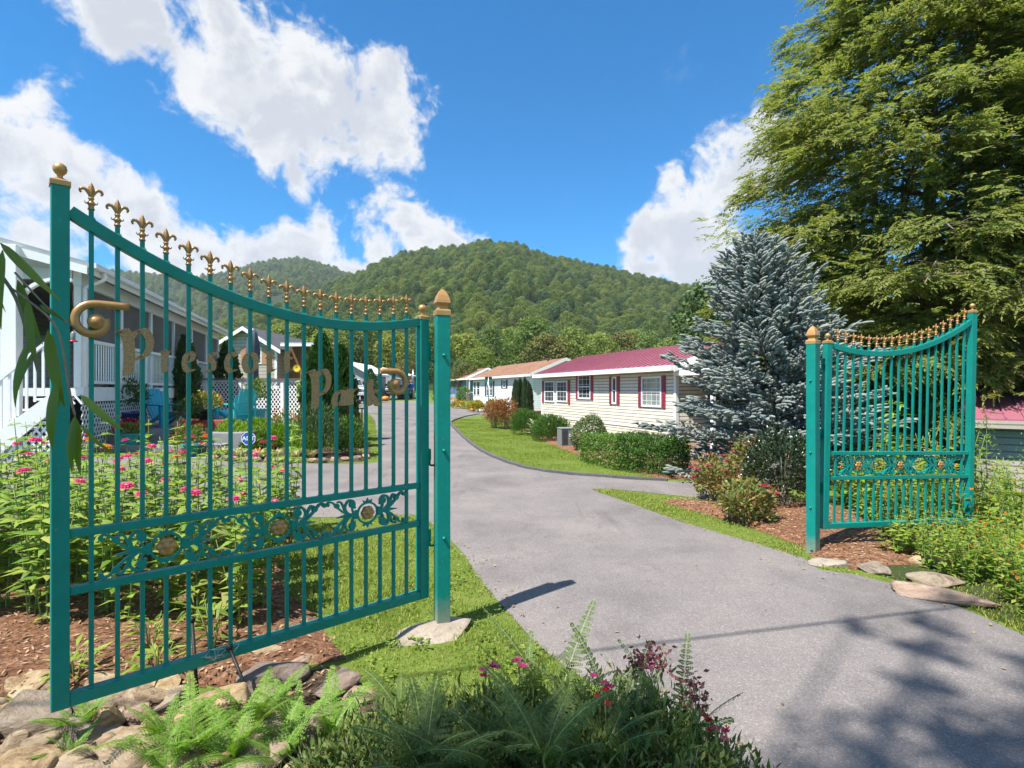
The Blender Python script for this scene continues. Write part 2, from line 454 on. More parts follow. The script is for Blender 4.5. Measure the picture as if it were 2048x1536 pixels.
# ------------------------------------------------------------------ ground surfaces
def ground_mat(name, stops, scale, bump=0.4, bscale=40, rough=0.95, speck=None):
    m, nt, out = new_mat(name)
    tc = nd(nt, 'ShaderNodeTexCoord')
    n = noise(nt, scale, 8, 0.7, tc.outputs['Object'])
    r = ramp(nt, n.outputs['Fac'], stops); src = r.outputs[0]
    if speck:
        v = nd(nt, 'ShaderNodeTexVoronoi', i_Scale=speck[0]); nt.links.new(tc.outputs['Object'], v.inputs['Vector'])
        sp = nd(nt, 'ShaderNodeSeparateColor'); nt.links.new(v.outputs['Color'], sp.inputs[0])
        rr = ramp(nt, sp.outputs[0], [(0.0, (speck[1],) * 3), (0.55, (1, 1, 1)), (1.0, (speck[2],) * 3)])
        mx = nd(nt, 'ShaderNodeMixRGB', blend_type='MULTIPLY'); mx.inputs[0].default_value = 1.0
        nt.links.new(src, mx.inputs[1]); nt.links.new(rr.outputs[0], mx.inputs[2]); src = mx.outputs[0]
    p = nd(nt, 'ShaderNodeBsdfPrincipled', i_Roughness=rough); p.inputs['Specular IOR Level'].default_value = 0.25
    nt.links.new(src, p.inputs['Base Color'])
    nb = noise(nt, bscale, 6, 0.75, tc.outputs['Object'])
    b = nd(nt, 'ShaderNodeBump', i_Strength=bump, i_Distance=0.03)
    nt.links.new(nb.outputs['Fac'], b.inputs['Height']); nt.links.new(b.outputs[0], p.inputs['Normal'])
    nt.links.new(p.outputs[0], out.inputs[0])
    return m
M['turf'] = ground_mat('turf', [(0.25, (0.075, 0.105, 0.018)), (0.5, (0.115, 0.165, 0.025)), (0.75, (0.18, 0.21, 0.045))], 1.6, 0.5, 55)
M['mulch'] = ground_mat('bark_mulch', [(0.25, (0.12, 0.052, 0.028)), (0.5, (0.26, 0.125, 0.066)), (0.75, (0.40, 0.23, 0.135))], 9.0, 1.0, 60, speck=(55, 0.45, 1.35))
M['soil'] = ground_mat('dark_soil', [(0.25, (0.045, 0.030, 0.020)), (0.55, (0.10, 0.070, 0.045)), (0.8, (0.18, 0.13, 0.085))], 5.0, 0.9, 40, speck=(30, 0.5, 1.4))
M['weedsoil'] = ground_mat('weedy_soil', [(0.25, (0.03, 0.04, 0.015)), (0.55, (0.055, 0.075, 0.022)), (0.8, (0.10, 0.085, 0.04))], 5.0, 0.9, 40)
M['patio'] = ground_mat('patio_concrete', [(0.3, (0.20, 0.20, 0.205)), (0.7, (0.28, 0.28, 0.28))], 2.0, 0.2, 80, 0.8)

def asphalt():
    m, nt, out = new_mat('worn_asphalt')
    tc = nd(nt, 'ShaderNodeTexCoord'); ob = tc.outputs['Object']
    v = nd(nt, 'ShaderNodeTexVoronoi', i_Scale=150); nt.links.new(ob, v.inputs['Vector'])
    sp = nd(nt, 'ShaderNodeSeparateColor'); nt.links.new(v.outputs['Color'], sp.inputs[0])
    grain = ramp(nt, sp.outputs[0], [(0.0, (0.138, 0.122, 0.115)), (0.5, (0.176, 0.157, 0.149)), (0.86, (0.202, 0.182, 0.172)), (1.0, (0.27, 0.247, 0.232))])
    n = noise(nt, 0.9, 7, 0.65, ob)
    big = ramp(nt, n.outputs['Fac'], [(0.30, (0.74, 0.73, 0.74)), (0.5, (1, 1, 1)), (0.72, (1.16, 1.14, 1.12))])
    mx = nd(nt, 'ShaderNodeMixRGB', blend_type='MULTIPLY'); mx.inputs[0].default_value = 1
    nt.links.new(grain.outputs[0], mx.inputs[1]); nt.links.new(big.outputs[0], mx.inputs[2])
    mp = nd(nt, 'ShaderNodeMapping'); mp.inputs['Scale'].default_value = (1.1, 0.16, 1); mp.inputs['Rotation'].default_value = (0, 0, R(-8)); nt.links.new(ob, mp.inputs[0])
    n3 = noise(nt, 1.6, 6, 0.7, mp.outputs[0])
    st = ramp(nt, n3.outputs['Fac'], [(0.56, (1, 1, 1)), (0.70, (0.70, 0.69, 0.70))])      # oil and tyre stains
    m2 = nd(nt, 'ShaderNodeMixRGB', blend_type='MULTIPLY'); m2.inputs[0].default_value = 1
    nt.links.new(mx.outputs[0], m2.inputs[1]); nt.links.new(st.outputs[0], m2.inputs[2])
    # hairline cracks, and pale dusty wear
    dv = nd(nt, 'ShaderNodeVectorMath', operation='ADD'); nw = noise(nt, 2.2, 5, 0.7, ob)
    sw = nd(nt, 'ShaderNodeVectorMath', operation='SCALE'); sw.inputs['Scale'].default_value = 0.9; nt.links.new(nw.outputs['Color'], sw.inputs[0]); nt.links.new(ob, dv.inputs[0]); nt.links.new(sw.outputs[0], dv.inputs[1])
    vc = nd(nt, 'ShaderNodeTexVoronoi', feature='DISTANCE_TO_EDGE', i_Scale=0.55); nt.links.new(dv.outputs[0], vc.inputs['Vector'])
    ck = ramp(nt, vc.outputs['Distance'], [(0.0, (1, 1, 1)), (0.006, (0, 0, 0))]); cm = ramp(nt, n.outputs['Fac'], [(0.46, (0, 0, 0)), (0.56, (0.55, 0.55, 0.55))])
    cx = nd(nt, 'ShaderNodeMath', operation='MULTIPLY'); nt.links.new(ck.outputs[0], cx.inputs[0]); nt.links.new(cm.outputs[0], cx.inputs[1])
    m3 = nd(nt, 'ShaderNodeMixRGB'); m3.inputs[2].default_value = (0.05, 0.045, 0.042, 1); nt.links.new(cx.outputs[0], m3.inputs[0]); nt.links.new(m2.outputs[0], m3.inputs[1])
    nd2 = noise(nt, 0.45, 6, 0.75, ob); dr = ramp(nt, nd2.outputs['Fac'], [(0.5, (0, 0, 0)), (0.75, (0.5, 0.5, 0.5))])
    m4 = nd(nt, 'ShaderNodeMixRGB'); m4.inputs[2].default_value = (0.255, 0.225, 0.195, 1); nt.links.new(dr.outputs[0], m4.inputs[0]); nt.links.new(m3.outputs[0], m4.inputs[1])
    p = nd(nt, 'ShaderNodeBsdfPrincipled', i_Roughness=0.9); p.inputs['Specular IOR Level'].default_value = 0.3
    nt.links.new(m4.outputs[0], p.inputs['Base Color'])
    b = nd(nt, 'ShaderNodeBump', i_Strength=0.18, i_Distance=0.006); nt.links.new(v.outputs['Distance'], b.inputs['Height'])
    nt.links.new(b.outputs[0], p.inputs['Normal']); nt.links.new(p.outputs[0], out.inputs[0])
    return m
M['asphalt'] = asphalt()
M['kerbtar'] = paint('tar_kerb', (0.09, 0.088, 0.088), 0.9, 0, 0.25, 6, 0.6, 50)

def axis_grid(a, b, fine_a, fine_b, step, grow):
    v = list(np.arange(fine_a, fine_b + 1e-6, step))
    s = step; x = fine_b
    while x < b: s *= grow; x += s; v.append(min(x, b))
    s = step; x = fine_a; pre = []
    while x > a: s *= grow; x -= s; pre.append(max(x, a))
    return np.array(pre[::-1] + v)
gx = axis_grid(-900, 900, -13, 13, 0.25, 1.12); gy = axis_grid(-120, 1500, -1, 22, 0.25, 1.10)
GX, GY = np.meshgrid(gx, gy)
GZ = g(GX, GY)
nx, ny = len(gx), len(gy)
idx = np.arange(nx * ny).reshape(ny, nx)
quads = np.stack([idx[:-1, :-1], idx[:-1, 1:], idx[1:, 1:], idx[1:, :-1]], -1).reshape(-1, 4)
o = link_mesh('ground', mesh_np('ground', np.stack([GX, GY, GZ], -1).reshape(-1, 3), quads, M['turf'], True))
tag(o, kind='structure')

def in_poly(x, y, P):
    P = np.asarray(P); inside = np.zeros(np.shape(x), dtype=bool)
    j = len(P) - 1
    for i in range(len(P)):
        c = ((P[i, 1] > y) != (P[j, 1] > y)) & (x < (P[j, 0] - P[i, 0]) * (y - P[i, 1]) / (P[j, 1] - P[i, 1] + 1e-12) + P[i, 0])
        inside ^= c; j = i
    return inside

def drape(name, poly, mat, dz, step=0.5, kind='structure', jitter=0.0, humps=0.0):
    """a sheet with the outline POLY laid on the terrain"""
    P = [Vector((p[0], p[1])) for p in poly]
    out = []
    rr = random.Random(5)
    for i in range(len(P)):
        a, b = P[i], P[(i + 1) % len(P)]
        k = max(1, int((b - a).length / step))
        for j in range(k):
            q = a.lerp(b, j / k)
            if jitter and (b - a).length < 30: q = q + Vector((rr.uniform(-1, 1), rr.uniform(-1, 1))) * jitter
            out.append(q)
    arr = np.array([(p.x, p.y) for p in out])
    x0, y0 = arr.min(0); x1, y1 = arr.max(0)
    pts = []
    far = max(x1 - x0, y1 - y0) > 40
    ys = np.arange(y0, y1, step); xs = np.arange(x0, x1, step)
    A, B = np.meshgrid(xs, ys); A = A.ravel(); B = B.ravel()
    if far: keep = (B < 26) | ((np.round(A / step) % 5 == 0) & (np.round(B / step) % 5 == 0)); A, B = A[keep], B[keep]
    ins = in_poly(A, B, arr); A, B = A[ins], B[ins]
    n = len(out)
    verts = out + [Vector((a, b)) for a, b in zip(A, B)]
    r = delaunay_2d_cdt(verts, [], [list(range(n))], 1, 1e-4)
    V = np.array([(p.x, p.y) for p in r[0]])
    a_, b_ = arr, np.roll(arr, -1, 0); ab = b_ - a_
    dmin = np.full(len(V), 9.0)
    for i in range(len(a_)):
        t_ = np.clip(((V - a_[i]) @ ab[i]) / (ab[i] @ ab[i] + 1e-12), 0, 1)
        dmin = np.minimum(dmin, np.linalg.norm(V - a_[i] - t_[:, None] * ab[i], axis=1))
    ed = np.clip(dmin / 0.10, 0, 1)
    z = g(V[:, 0], V[:, 1]) + 0.004 + (dz - 0.004) * ed
    if humps:
        z = z + ed * humps * (np.sin(V[:, 0] * 3.1 + 1) * np.cos(V[:, 1] * 2.7) * 0.5 + 0.5)
    me = bpy.data.meshes.new(name)
    me.from_pydata([(V[i, 0], V[i, 1], z[i]) for i in range(len(V))], [], [tuple(f) for f in r[2]])
    me.materials.append(mat)
    me.polygons.foreach_set('use_smooth', [True] * len(me.polygons)); me.update()
    o = link_mesh(name, me)
    if me.polygons and me.polygons[0].normal.z < 0: me.flip_normals()
    return tag(o, kind=kind)

def gp(L):
    """outline read off the photograph: pixels (px, py), or metres ('w', x, y)"""
    out = []
    for p in L:
        if p[0] == 'w': out.append((p[1], p[2]))
        else: q = G(*p); out.append((q.x, q.y))
    return out
W_ = lambda x, y: ('w', x, y)
ROAD = gp([W_(5.2, -6), W_(4.6, 0), W_(3.9, 2.2), (2048, 1270), (1950, 1225), (1844, 1183), (1700, 1148), (1640, 1140), (1600, 1114), (1520, 1090), (1450, 1070), (1340, 1035), (1260, 1005), (1205, 987), (1185, 979),
           (1230, 979), (1300, 986), (1400, 997), (1500, 1006), (1570, 992), (1480, 968), (1400, 964), (1335, 962), (1225, 955), (1150, 949), (1095, 943), (1050, 935), (1010, 922), (975, 907), (945, 888), (922, 868), (908, 853), (903, 845), (915, 838), (956, 831),
           W_(2.5, 36), W_(3.5, 39.5), (956, 821), (925, 817), (901, 813), (885, 808), (872, 804), (850, 802), (740, 803), (690, 806), (600, 808), (600, 822), (700, 824), (742, 830), (750, 845), (754, 880), (756, 925),
           (735, 928), (600, 927), (430, 922), (300, 917), (100, 912), W_(-12, 11.4), W_(-12, 7.2), (100, 1040), (300, 1038), (500, 1036), (700, 1034), (820, 1030), (850, 1036), (872, 1058), (898, 1080), (932, 1115), (970, 1173), (1023, 1229), (1076, 1287), (1134, 1334), (1230, 1400), (1350, 1470), W_(1.15, 1.0), W_(1.6, -6)])
drape('driveway', ROAD, M['asphalt'], 0.022, 0.4, jitter=0.02)
# low tar kerb along the big lawn
kp = [G(*p) for p in [(958, 829), (930, 834), (906, 842), (902, 848), (908, 856), (922, 870), (945, 890), (975, 909), (1010, 924), (1050, 937), (1095, 945), (1150, 951), (1225, 957), (1335, 964)]]
kb = MB(); kp = catmull(kp, 5)
for a, b in zip(kp[:-1], kp[1:]):
    kb.bar((a.x, a.y, a.z + 0.02), (b.x, b.y, b.z + 0.02), 0.10, 0.08)
tag(kb.build('kerb', M['kerbtar']), kind='structure')

BED_Z = [(-9, 3.35), (-4.0, 3.1), (-2.6, 2.85), (-1.55, 2.95), (-1.0, 3.25), (-1.25, 3.7), (-1.75, 4.3), (-2.2, 5.2), (-2.4, 6.0), (-3.2, 6.5), (-9, 6.7)]
drape('mulch_bed_ground', BED_Z, M['mulch'], 0.03, 0.2, jitter=0.03, humps=0.03)
BED_R = [(-9, 3.25), (-4.0, 3.0), (-2.6, 2.78), (-1.55, 2.9), (-1.0, 3.2), (-0.75, 2.9), (-0.35, 2.5), (0.35, 2.2), (0.8, 1.7), (0.85, 0.6), (-9, 0.6)]
drape('rockery_ground', BED_R, M['soil'], 0.012, 0.3, jitter=0.03)
BED_P = gp([(1322, 1006), (1345, 1000), (1400, 1003), (1500, 1012), W_(4.4, 8.0), W_(4.6, 6.2), W_(3.75, 5.0), (1700, 1138), (1645, 1130), (1612, 1096), (1540, 1068), (1470, 1046), (1400, 1026), (1350, 1013)])
drape('rose_bed_ground', BED_P, M['mulch'], 0.03, 0.2, jitter=0.03, humps=0.03)
BED_H = gp([(1010, 845), (1040, 858), (1075, 877), (1110, 893), (1150, 909), (1225, 933), (1312, 956), (1400, 962)]) + [(5.6, 10.0), (5.4, 13.5), (4.2, 15.3), (1.3, 24.5)]
drape('house_bed_ground', BED_H, M['mulch'], 0.03, 0.3, jitter=0.02)
BED_G = gp([(300, 905), (430, 919), (600, 924), (725, 924), (742, 905), (727, 845), (715, 832), (600, 832), (500, 850), (400, 870), (300, 880)])
drape('garden_bed_ground', BED_G, M['soil'], 0.03, 0.3)
BANK = [(3.45, 1.8), (3.40, 3.6), (3.3, 4.4), (3.1, 5.0), (3.6, 5.2), (4.6, 6.2), (4.5, 8.1), (6.5, 9.2), (14, 10), (14, 0.5), (4.4, 0.5)]
drape('bank_ground', BANK, M['weedsoil'], 0.012, 0.3, jitter=0.02)
# patio with its two steps
pz = 0.66
def slab(name, x0, x1, y0, y1, z0, z1, mat):
    o = MB().span((x0, y0, z0), (x1, y1, z1)).build(name, mat, bevel=0.012)
    return tag(o, kind='structure')
slab('patio', -13.0, -5.9, 12.05, 19.5, -0.1, pz, M['patio'])
slab('patio_step', -12.0, -6.15, 11.5, 12.05, -0.1, 0.44, M['patio'])
slab('pavement', -12.0, -6.0, 11.05, 11.5, -0.1, 0.24, M['patio'])

# ------------------------------------------------------------------ hills
def ridge(profile, dist, drop, base, y_back):
    px = np.array([p[0] for p in profile], float); py = np.array([p[1] for p in profile], float)
    A = np.linspace((px[0] - CX) / F_PX, (px[-1] - CX) / F_PX, 150)
    zr = CAM_H + (HZ - (np.interp(A, (px - CX) / F_PX, py) + drop)) / F_PX * dist
    T = np.concatenate([np.linspace(0, 1, 60), np.linspace(1.03, 1.6, 14)])
    V = []
    for t in T:
        Y = base + (dist - base) * t
        X = A * Y if t <= 1 else A * dist * (1 + 0.2 * (t - 1))
        X = A * (base + (dist - base) * min(t, 1.0))
        prof = 0.25 * math.sin(min(t, 1) * math.pi / 2) ** 1.25 + 0.75 * min(t, 1) ** 1.05 if t <= 1 else 1 - 0.5 * ((t - 1) / 0.6) ** 2
        und = 4.5 * (1 - t) ** 1.5 * t if t < 1 else 0
        amp = dist * 0.014
        z = 1.0 + (zr - 1.0) * prof + amp * und * (np.sin(X / dist * 23 + 1.3 + 2.2 * t) * 0.6 + np.sin(X / dist * 51 + t * 5 + 0.4) * 0.35)
        V.append(np.stack([X, np.full_like(X, Y), z], -1))
    V = np.array(V)
    k, n = V.shape[:2]
    I = np.arange(k * n).reshape(k, n)
    return V, np.stack([I[:-1, :-1], I[:-1, 1:], I[1:, 1:], I[1:, :-1]], -1).reshape(-1, 4)
M['forest_floor'] = ground_mat('forest_floor', [(0.3, (0.012, 0.022, 0.008)), (0.7, (0.03, 0.05, 0.015))], 0.05, 0.3, 0.4)
PROF1 = [(-700, 700), (0, 690), (300, 668), (450, 642), (540, 614), (620, 584), (700, 546), (760, 517), (800, 502), (840, 496), (880, 491), (925, 487), (965, 481), (1010, 477), (1040, 482), (1075, 496), (1110, 508), (1150, 514), (1200, 527), (1260, 546), (1330, 562), (1400, 570), (1480, 582), (1600, 596), (1800, 610), (2100, 620), (2500, 640)]
PROF2 = [(-700, 560), (0, 546), (100, 540), (190, 538), (250, 541), (330, 552), (400, 552), (430, 548), (480, 536), (530, 522), (580, 515), (620, 519), (660, 532), (700, 547), (760, 575), (850, 610), (1000, 640)]
V1, Q1 = ridge(PROF1, 560.0, 17, 150.0, 0)
V2, Q2 = ridge(PROF2, 1150.0, 8, 420.0, 0)
tag(link_mesh('hill', mesh_np('hill', V1.reshape(-1, 3), Q1, M['forest_floor'], True)), kind='structure')
tag(link_mesh('far_hill', mesh_np('far_hill', V2.reshape(-1, 3), Q2, M['forest_floor'], True)), kind='structure')

def hill_points(V, n, rng):
    """points strewn over the face of a hill that looks down on the place"""
    k, m = V.shape[:2]
    P, out = V, []
    a = V[:-1, :-1]; b = V[:-1, 1:]; c = V[1:, :-1]
    area = np.linalg.norm(np.cross(b - a, c - a), axis=-1)
    area[62:] = 0
    p = (area / area.sum()).ravel()
    ch = rng.choice(p.size, n, p=p)
    i, j = np.unravel_index(ch, area.shape)
    u, v = rng.random(n)[:, None], rng.random(n)[:, None]
    return a[i, j] + (b[i, j] - a[i, j]) * u + (c[i, j] - a[i, j]) * v
# ------------------------------------------------------------------ gate leaves
LEAF_W = 1.867
def top_z(t): return 1.985 + 0.24 * (t - 0.55) ** 2

def fleur_mb():
    m = MB()
    m.lathe([(0.0135, 0.0), (0.0135, 0.006), (0.0105, 0.009), (0.0105, 0.017), (0.0145, 0.024), (0.016, 0.028), (0.010, 0.034), (0.0085, 0.044), (0.0115, 0.048), (0.0115, 0.053), (0.008, 0.056), (0.0, 0.057)], n=10)
    # middle petal: a ridged spear
    prof = [(0.0045, 0.054), (0.0075, 0.066), (0.0125, 0.082), (0.0135, 0.090), (0.0105, 0.104), (0.005, 0.117), (0.0, 0.126)]
    V = []
    for r, z in prof:
        V += [(r, 0, z), (0, r * 0.62, z), (-r, 0, z), (0, -r * 0.62, z)]
    Fc = [(i * 4 + k, i * 4 + (k + 1) % 4, i * 4 + 4 + (k + 1) % 4, i * 4 + 4 + k) for i in range(len(prof) - 1) for k in range(4)]
    m.add(V, Fc)
    for s in (-1, 1):
        c = catmull([(s * 0.004, 0, 0.056), (s * 0.011, 0, 0.075), (s * 0.022, 0, 0.090), (s * 0.034, 0, 0.090), (s * 0.040, 0, 0.080), (s * 0.036, 0, 0.071)], 4)
        k = len(c)
        m.tube(c, [0.0045 + 0.0028 * math.sin(math.pi * min(1, i / (k - 1) * 1.1)) for i in range(k)], 7)
        c = catmull([(s * 0.008, 0, 0.034), (s * 0.016, 0, 0.027), (s * 0.022, 0, 0.030), (s * 0.0235, 0, 0.038)], 3)
        m.tube(c, [0.0045, 0.004, 0.004, 0.0035, 0.003, 0.003, 0.0025, 0.002, 0.0015, 0.001][:len(c)], 6)
    return m

def ball_cap_mb(hw):
    m = MB()
    m.lathe([(hw + 0.004, -0.004), (hw + 0.004, 0.016), (hw * 0.75, 0.024), (hw * 0.35, 0.032)], square=True)
    m.lathe([(0.017, 0.030), (0.011, 0.037), (0.0105, 0.046), (0.016, 0.050), (0.0235, 0.060), (0.0265, 0.073), (0.0235, 0.086), (0.015, 0.095), (0.0, 0.099)], n=16)
    return m

def ribbon(m, pts, widths, y0, y1, mi=0, k=5):
    """flat cast strip in the xz plane"""
    P = catmull([(p[0], 0, p[1]) for p in pts], k); n = len(P)
    W = np.interp(np.linspace(0, 1, n), np.linspace(0, 1, len(widths)), widths)
    L, Rr = [], []
    for i, p in enumerate(P):
        d = (P[min(i + 1, n - 1)] - P[max(0, i - 1)]); d.normalize()
        nn = Vector((-d.z, 0, d.x)) * W[i] / 2
        L.append(p + nn); Rr.append(p - nn)
    V = []
    for i in range(n):
        V += [(L[i].x, y0, L[i].z), (Rr[i].x, y0, Rr[i].z), (Rr[i].x, y1, Rr[i].z), (L[i].x, y1, L[i].z)]
    Fc = [(i * 4 + a, i * 4 + (a + 1) % 4, i * 4 + 4 + (a + 1) % 4, i * 4 + 4 + a) for i in range(n - 1) for a in range(4)]
    Fc += [(3, 2, 1, 0), tuple((n - 1) * 4 + a for a in range(4))]
    m.add(V, Fc, mi)

def disc(m, x, z, r, y0, y1, n=14, sx=1.0):
    V = [(x + r * sx * math.cos(2 * math.pi * i / n), y, z + r * math.sin(2 * math.pi * i / n)) for y in (y0, y1) for i in range(n)]
    m.add(V, [tuple(range(n)), tuple(range(n, 2 * n))[::-1]] + [(i, n + i, n + (i + 1) % n, (i + 1) % n) for i in range(n)])

def scroll_mb():
    m = MB(); q = [0]
    def yy():
        q[0] += 1; e = 0.0002 * q[0]; return -0.005 - e, 0.005 + e
    P = [(0.066 * math.cos(a), 0.062 * math.sin(a)) for a in np.linspace(0, 2 * math.pi, 13)]
    ribbon(m, P, [0.011], *yy(), k=3)
    for sz in (1, -1):      # leaf tips above and below the ring
        for dx, l in ((0, 0.030), (-0.016, 0.018), (0.016, 0.018)):
            ribbon(m, [(dx * 0.8, sz * 0.056), (dx * 1.2, sz * (0.056 + l * 0.6)), (dx * 1.9, sz * (0.062 + l))], [0.026 if dx == 0 else 0.016, 0.018, 0.001], *yy(), k=3)
    for s in (1, -1):
        disc(m, s * 0.078, 0, 0.018, *yy()); disc(m, s * 0.075, 0.019, 0.009, *yy(), 10); disc(m, s * 0.075, -0.019, 0.009, *yy(), 10)
        ribbon(m, [(s * 0.07, 0), (s * 0.12, 0), (s * 0.155, 0.001), (s * 0.205, -0.002)], [0.024, 0.022, 0.016, 0.001], *yy())
        for z in (1, -1):
            # inner volute with its round end
            ribbon(m, [(s * 0.108, 0), (s * 0.140, z * 0.026), (s * 0.148, z * 0.058), (s * 0.128, z * 0.088), (s * 0.100, z * 0.086), (s * 0.090, z * 0.066)], [0.013, 0.013, 0.013, 0.013, 0.014, 0.02], *yy())
            disc(m, s * 0.102, z * 0.064, 0.021, *yy()); disc(m, s * 0.088, z * 0.046, 0.009, *yy(), 10)
            ribbon(m, [(s * 0.090, z * 0.012), (s * 0.100, z * 0.028), (s * 0.102, z * 0.044)], [0.012, 0.009, 0.009], *yy())
            # long branch out along the rail
            ribbon(m, [(s * 0.130, z * 0.006), (s * 0.165, z * 0.030), (s * 0.192, z * 0.054), (s * 0.215, z * 0.070)], [0.012, 0.011, 0.010, 0.008], *yy())
            disc(m, s * 0.199, z * 0.068, 0.015, *yy()); disc(m, s * 0.256, z * 0.082, 0.011, *yy(), 10)
            ribbon(m, [(s * 0.150, z * 0.034), (s * 0.162, z * 0.066), (s * 0.178, z * 0.090), (s * 0.198, z * 0.088)], [0.012, 0.010, 0.010, 0.006], *yy())
            ribbon(m, [(s * 0.205, z * 0.070), (s * 0.228, z * 0.092), (s * 0.252, z * 0.096), (s * 0.262, z * 0.088)], [0.011, 0.010, 0.009, 0.006], *yy())
    return m

def rosette_mb():
    m = MB(); n = 48
    prof = [(0.0, 0.012), (0.008, 0.013), (0.010, 0.008), (0.015, 0.009), (0.017, 0.006), (0.028, 0.012), (0.040, 0.009), (0.043, 0.002), (0.040, -0.003)]
    V, Fc = [], []
    for r, h in prof:
        for k in range(n):
            a = 2 * math.pi * k / n
            lob = abs(math.cos(a * 3))
            rr = r * (1 - (0.13 * (1 - lob) if r > 0.02 else 0)); hh = h * (1 - (0.55 * (1 - lob) if 0.018 < r < 0.042 else 0))
            V.append((rr * math.cos(a), hh, rr * math.sin(a)))
    for i in range(len(prof) - 1):
        for k in range(n): Fc.append((i * n + k, (i + 1) * n + k, (i + 1) * n + (k + 1) % n, i * n + (k + 1) % n))
    m.add(V, Fc, 0, True)
    return m

# letter strokes: broad-nib lettering, (points, widths); unit box, baseline z = 0, x-height about 0.6
def nib(m, pts, y0, y1, sx, sz, x0, z0, wd=0.23, ang=16, k=6):
    P = catmull([(p[0], 0, p[1]) for p in pts], k); n = len(P)
    nv = Vector((math.cos(R(ang)), 0, math.sin(R(ang)))) * wd / 2
    V = []
    for i, p in enumerate(P):
        d = (P[min(i + 1, n - 1)] - P[max(0, i - 1)]); d.normalize()
        pn = Vector((-d.z, 0, d.x)) * 0.035
        if pn.dot(nv) < 0: pn = -pn
        a, b = p + nv + pn, p - nv - pn
        if nv.cross(d).y < 0: a, b = b, a
        for q, y in ((a, y0), (b, y0), (b, y1), (a, y1)): V.append((x0 - q.x * sx, y, z0 + q.z * sz))
    Fc = [(i * 4 + a, i * 4 + (a + 1) % 4, i * 4 + 4 + (a + 1) % 4, i * 4 + 4 + a) for i in range(n - 1) for a in range(4)]
    Fc += [(3, 2, 1, 0), tuple((n - 1) * 4 + a for a in range(4))]
    m.add(V, Fc)
LETTERS = {
 'P': [([(0.02, 0.93), (0.16, 0.97), (0.27, 0.80), (0.30, 0.45), (0.27, 0.02)], 0.24), ([(0.30, 0.80), (0.48, 0.97), (0.68, 1.0), (0.82, 0.84), (0.80, 0.58), (0.62, 0.42), (0.46, 0.40)], 0.16)],
 'r': [([(0.05, 0.88), (0.22, 0.96), (0.28, 0.7), (0.26, 0.35), (0.30, 0.03)], 0.30), ([(0.34, 0.72), (0.50, 0.92), (0.68, 0.99)], 0.15)],
 'e': [([(0.30, 0.48), (0.55, 0.58), (0.66, 0.80), (0.50, 0.96), (0.28, 0.88), (0.14, 0.55), (0.20, 0.20), (0.42, 0.05), (0.70, 0.17)], 0.22)],
 's': [([(0.74, 0.90), (0.55, 0.96), (0.36, 0.86), (0.40, 0.62), (0.56, 0.42), (0.52, 0.16), (0.30, 0.06), (0.04, 0.10)], 0.22)],
 'c': [([(0.76, 0.80), (0.58, 0.95), (0.34, 0.88), (0.18, 0.55), (0.22, 0.22), (0.44, 0.05), (0.76, 0.16)], 0.24)],
 'o': [([(0.50, 0.96), (0.24, 0.82), (0.14, 0.45), (0.28, 0.10), (0.50, 0.04), (0.76, 0.20), (0.84, 0.55), (0.72, 0.88), (0.50, 0.96)], 0.24)],
 't': [([(0.42, 1.02), (0.32, 0.80), (0.32, 0.35), (0.40, 0.06), (0.70, 0.18)], 0.30), ([(0.02, 0.66), (0.25, 0.70), (0.75, 0.68)], 0.10)],
 'a': [([(0.64, 0.88), (0.40, 0.92), (0.18, 0.62), (0.12, 0.28), (0.26, 0.06), (0.48, 0.18), (0.64, 0.55)], 0.20), ([(0.72, 0.96), (0.64, 0.50), (0.66, 0.16), (0.88, 0.12)], 0.24)],
 'k': [([(0.12, 0.98), (0.28, 1.02), (0.30, 0.55), (0.28, 0.02)], 0.26), ([(0.34, 0.40), (0.60, 0.62), (0.78, 0.62)], 0.12), ([(0.42, 0.40), (0.62, 0.26), (0.72, 0.08), (0.95, 0.06)], 0.20)]}

def hammered(name, color):
    m, nt, out = new_mat(name)
    tc = nd(nt, 'ShaderNodeTexCoord')
    v = nd(nt, 'ShaderNodeTexVoronoi', i_Scale=150); nt.links.new(tc.outputs['Object'], v.inputs['Vector'])
    p = nd(nt, 'ShaderNodeBsdfPrincipled', i_Roughness=0.34, i_Metallic=0.0)
    r = ramp(nt, v.outputs['Distance'], [(0.0, tuple(x * 1.25 for x in color)), (0.8, tuple(x * 0.6 for x in color))])
    nt.links.new(r.outputs[0], p.inputs['Base Color'])
    b = nd(nt, 'ShaderNodeBump', i_Strength=0.9, i_Distance=0.004); nt.links.new(v.outputs['Distance'], b.inputs['Height']); nt.links.new(b.outputs[0], p.inputs['Normal'])
    nt.links.new(p.outputs[0], out.inputs[0])
    return m
M['hammered'] = hammered('hammered_gold', (0.47, 0.265, 0.11))

SH = {}
def shared(key, mbf, name, mat, parent, loc, rot=None, bevel=0.0):
    """first call builds the mesh, later ones share it"""
    if key not in SH:
        SH[key] = mbf().build(name, mat, parent, bevel, loc, rot, fix=True)
        return SH[key]
    o = SH[key].copy(); COL.objects.link(o); o.parent = parent; o.location = loc
    o.rotation_euler = rot if rot is not None else (0, 0, 0)
    return o

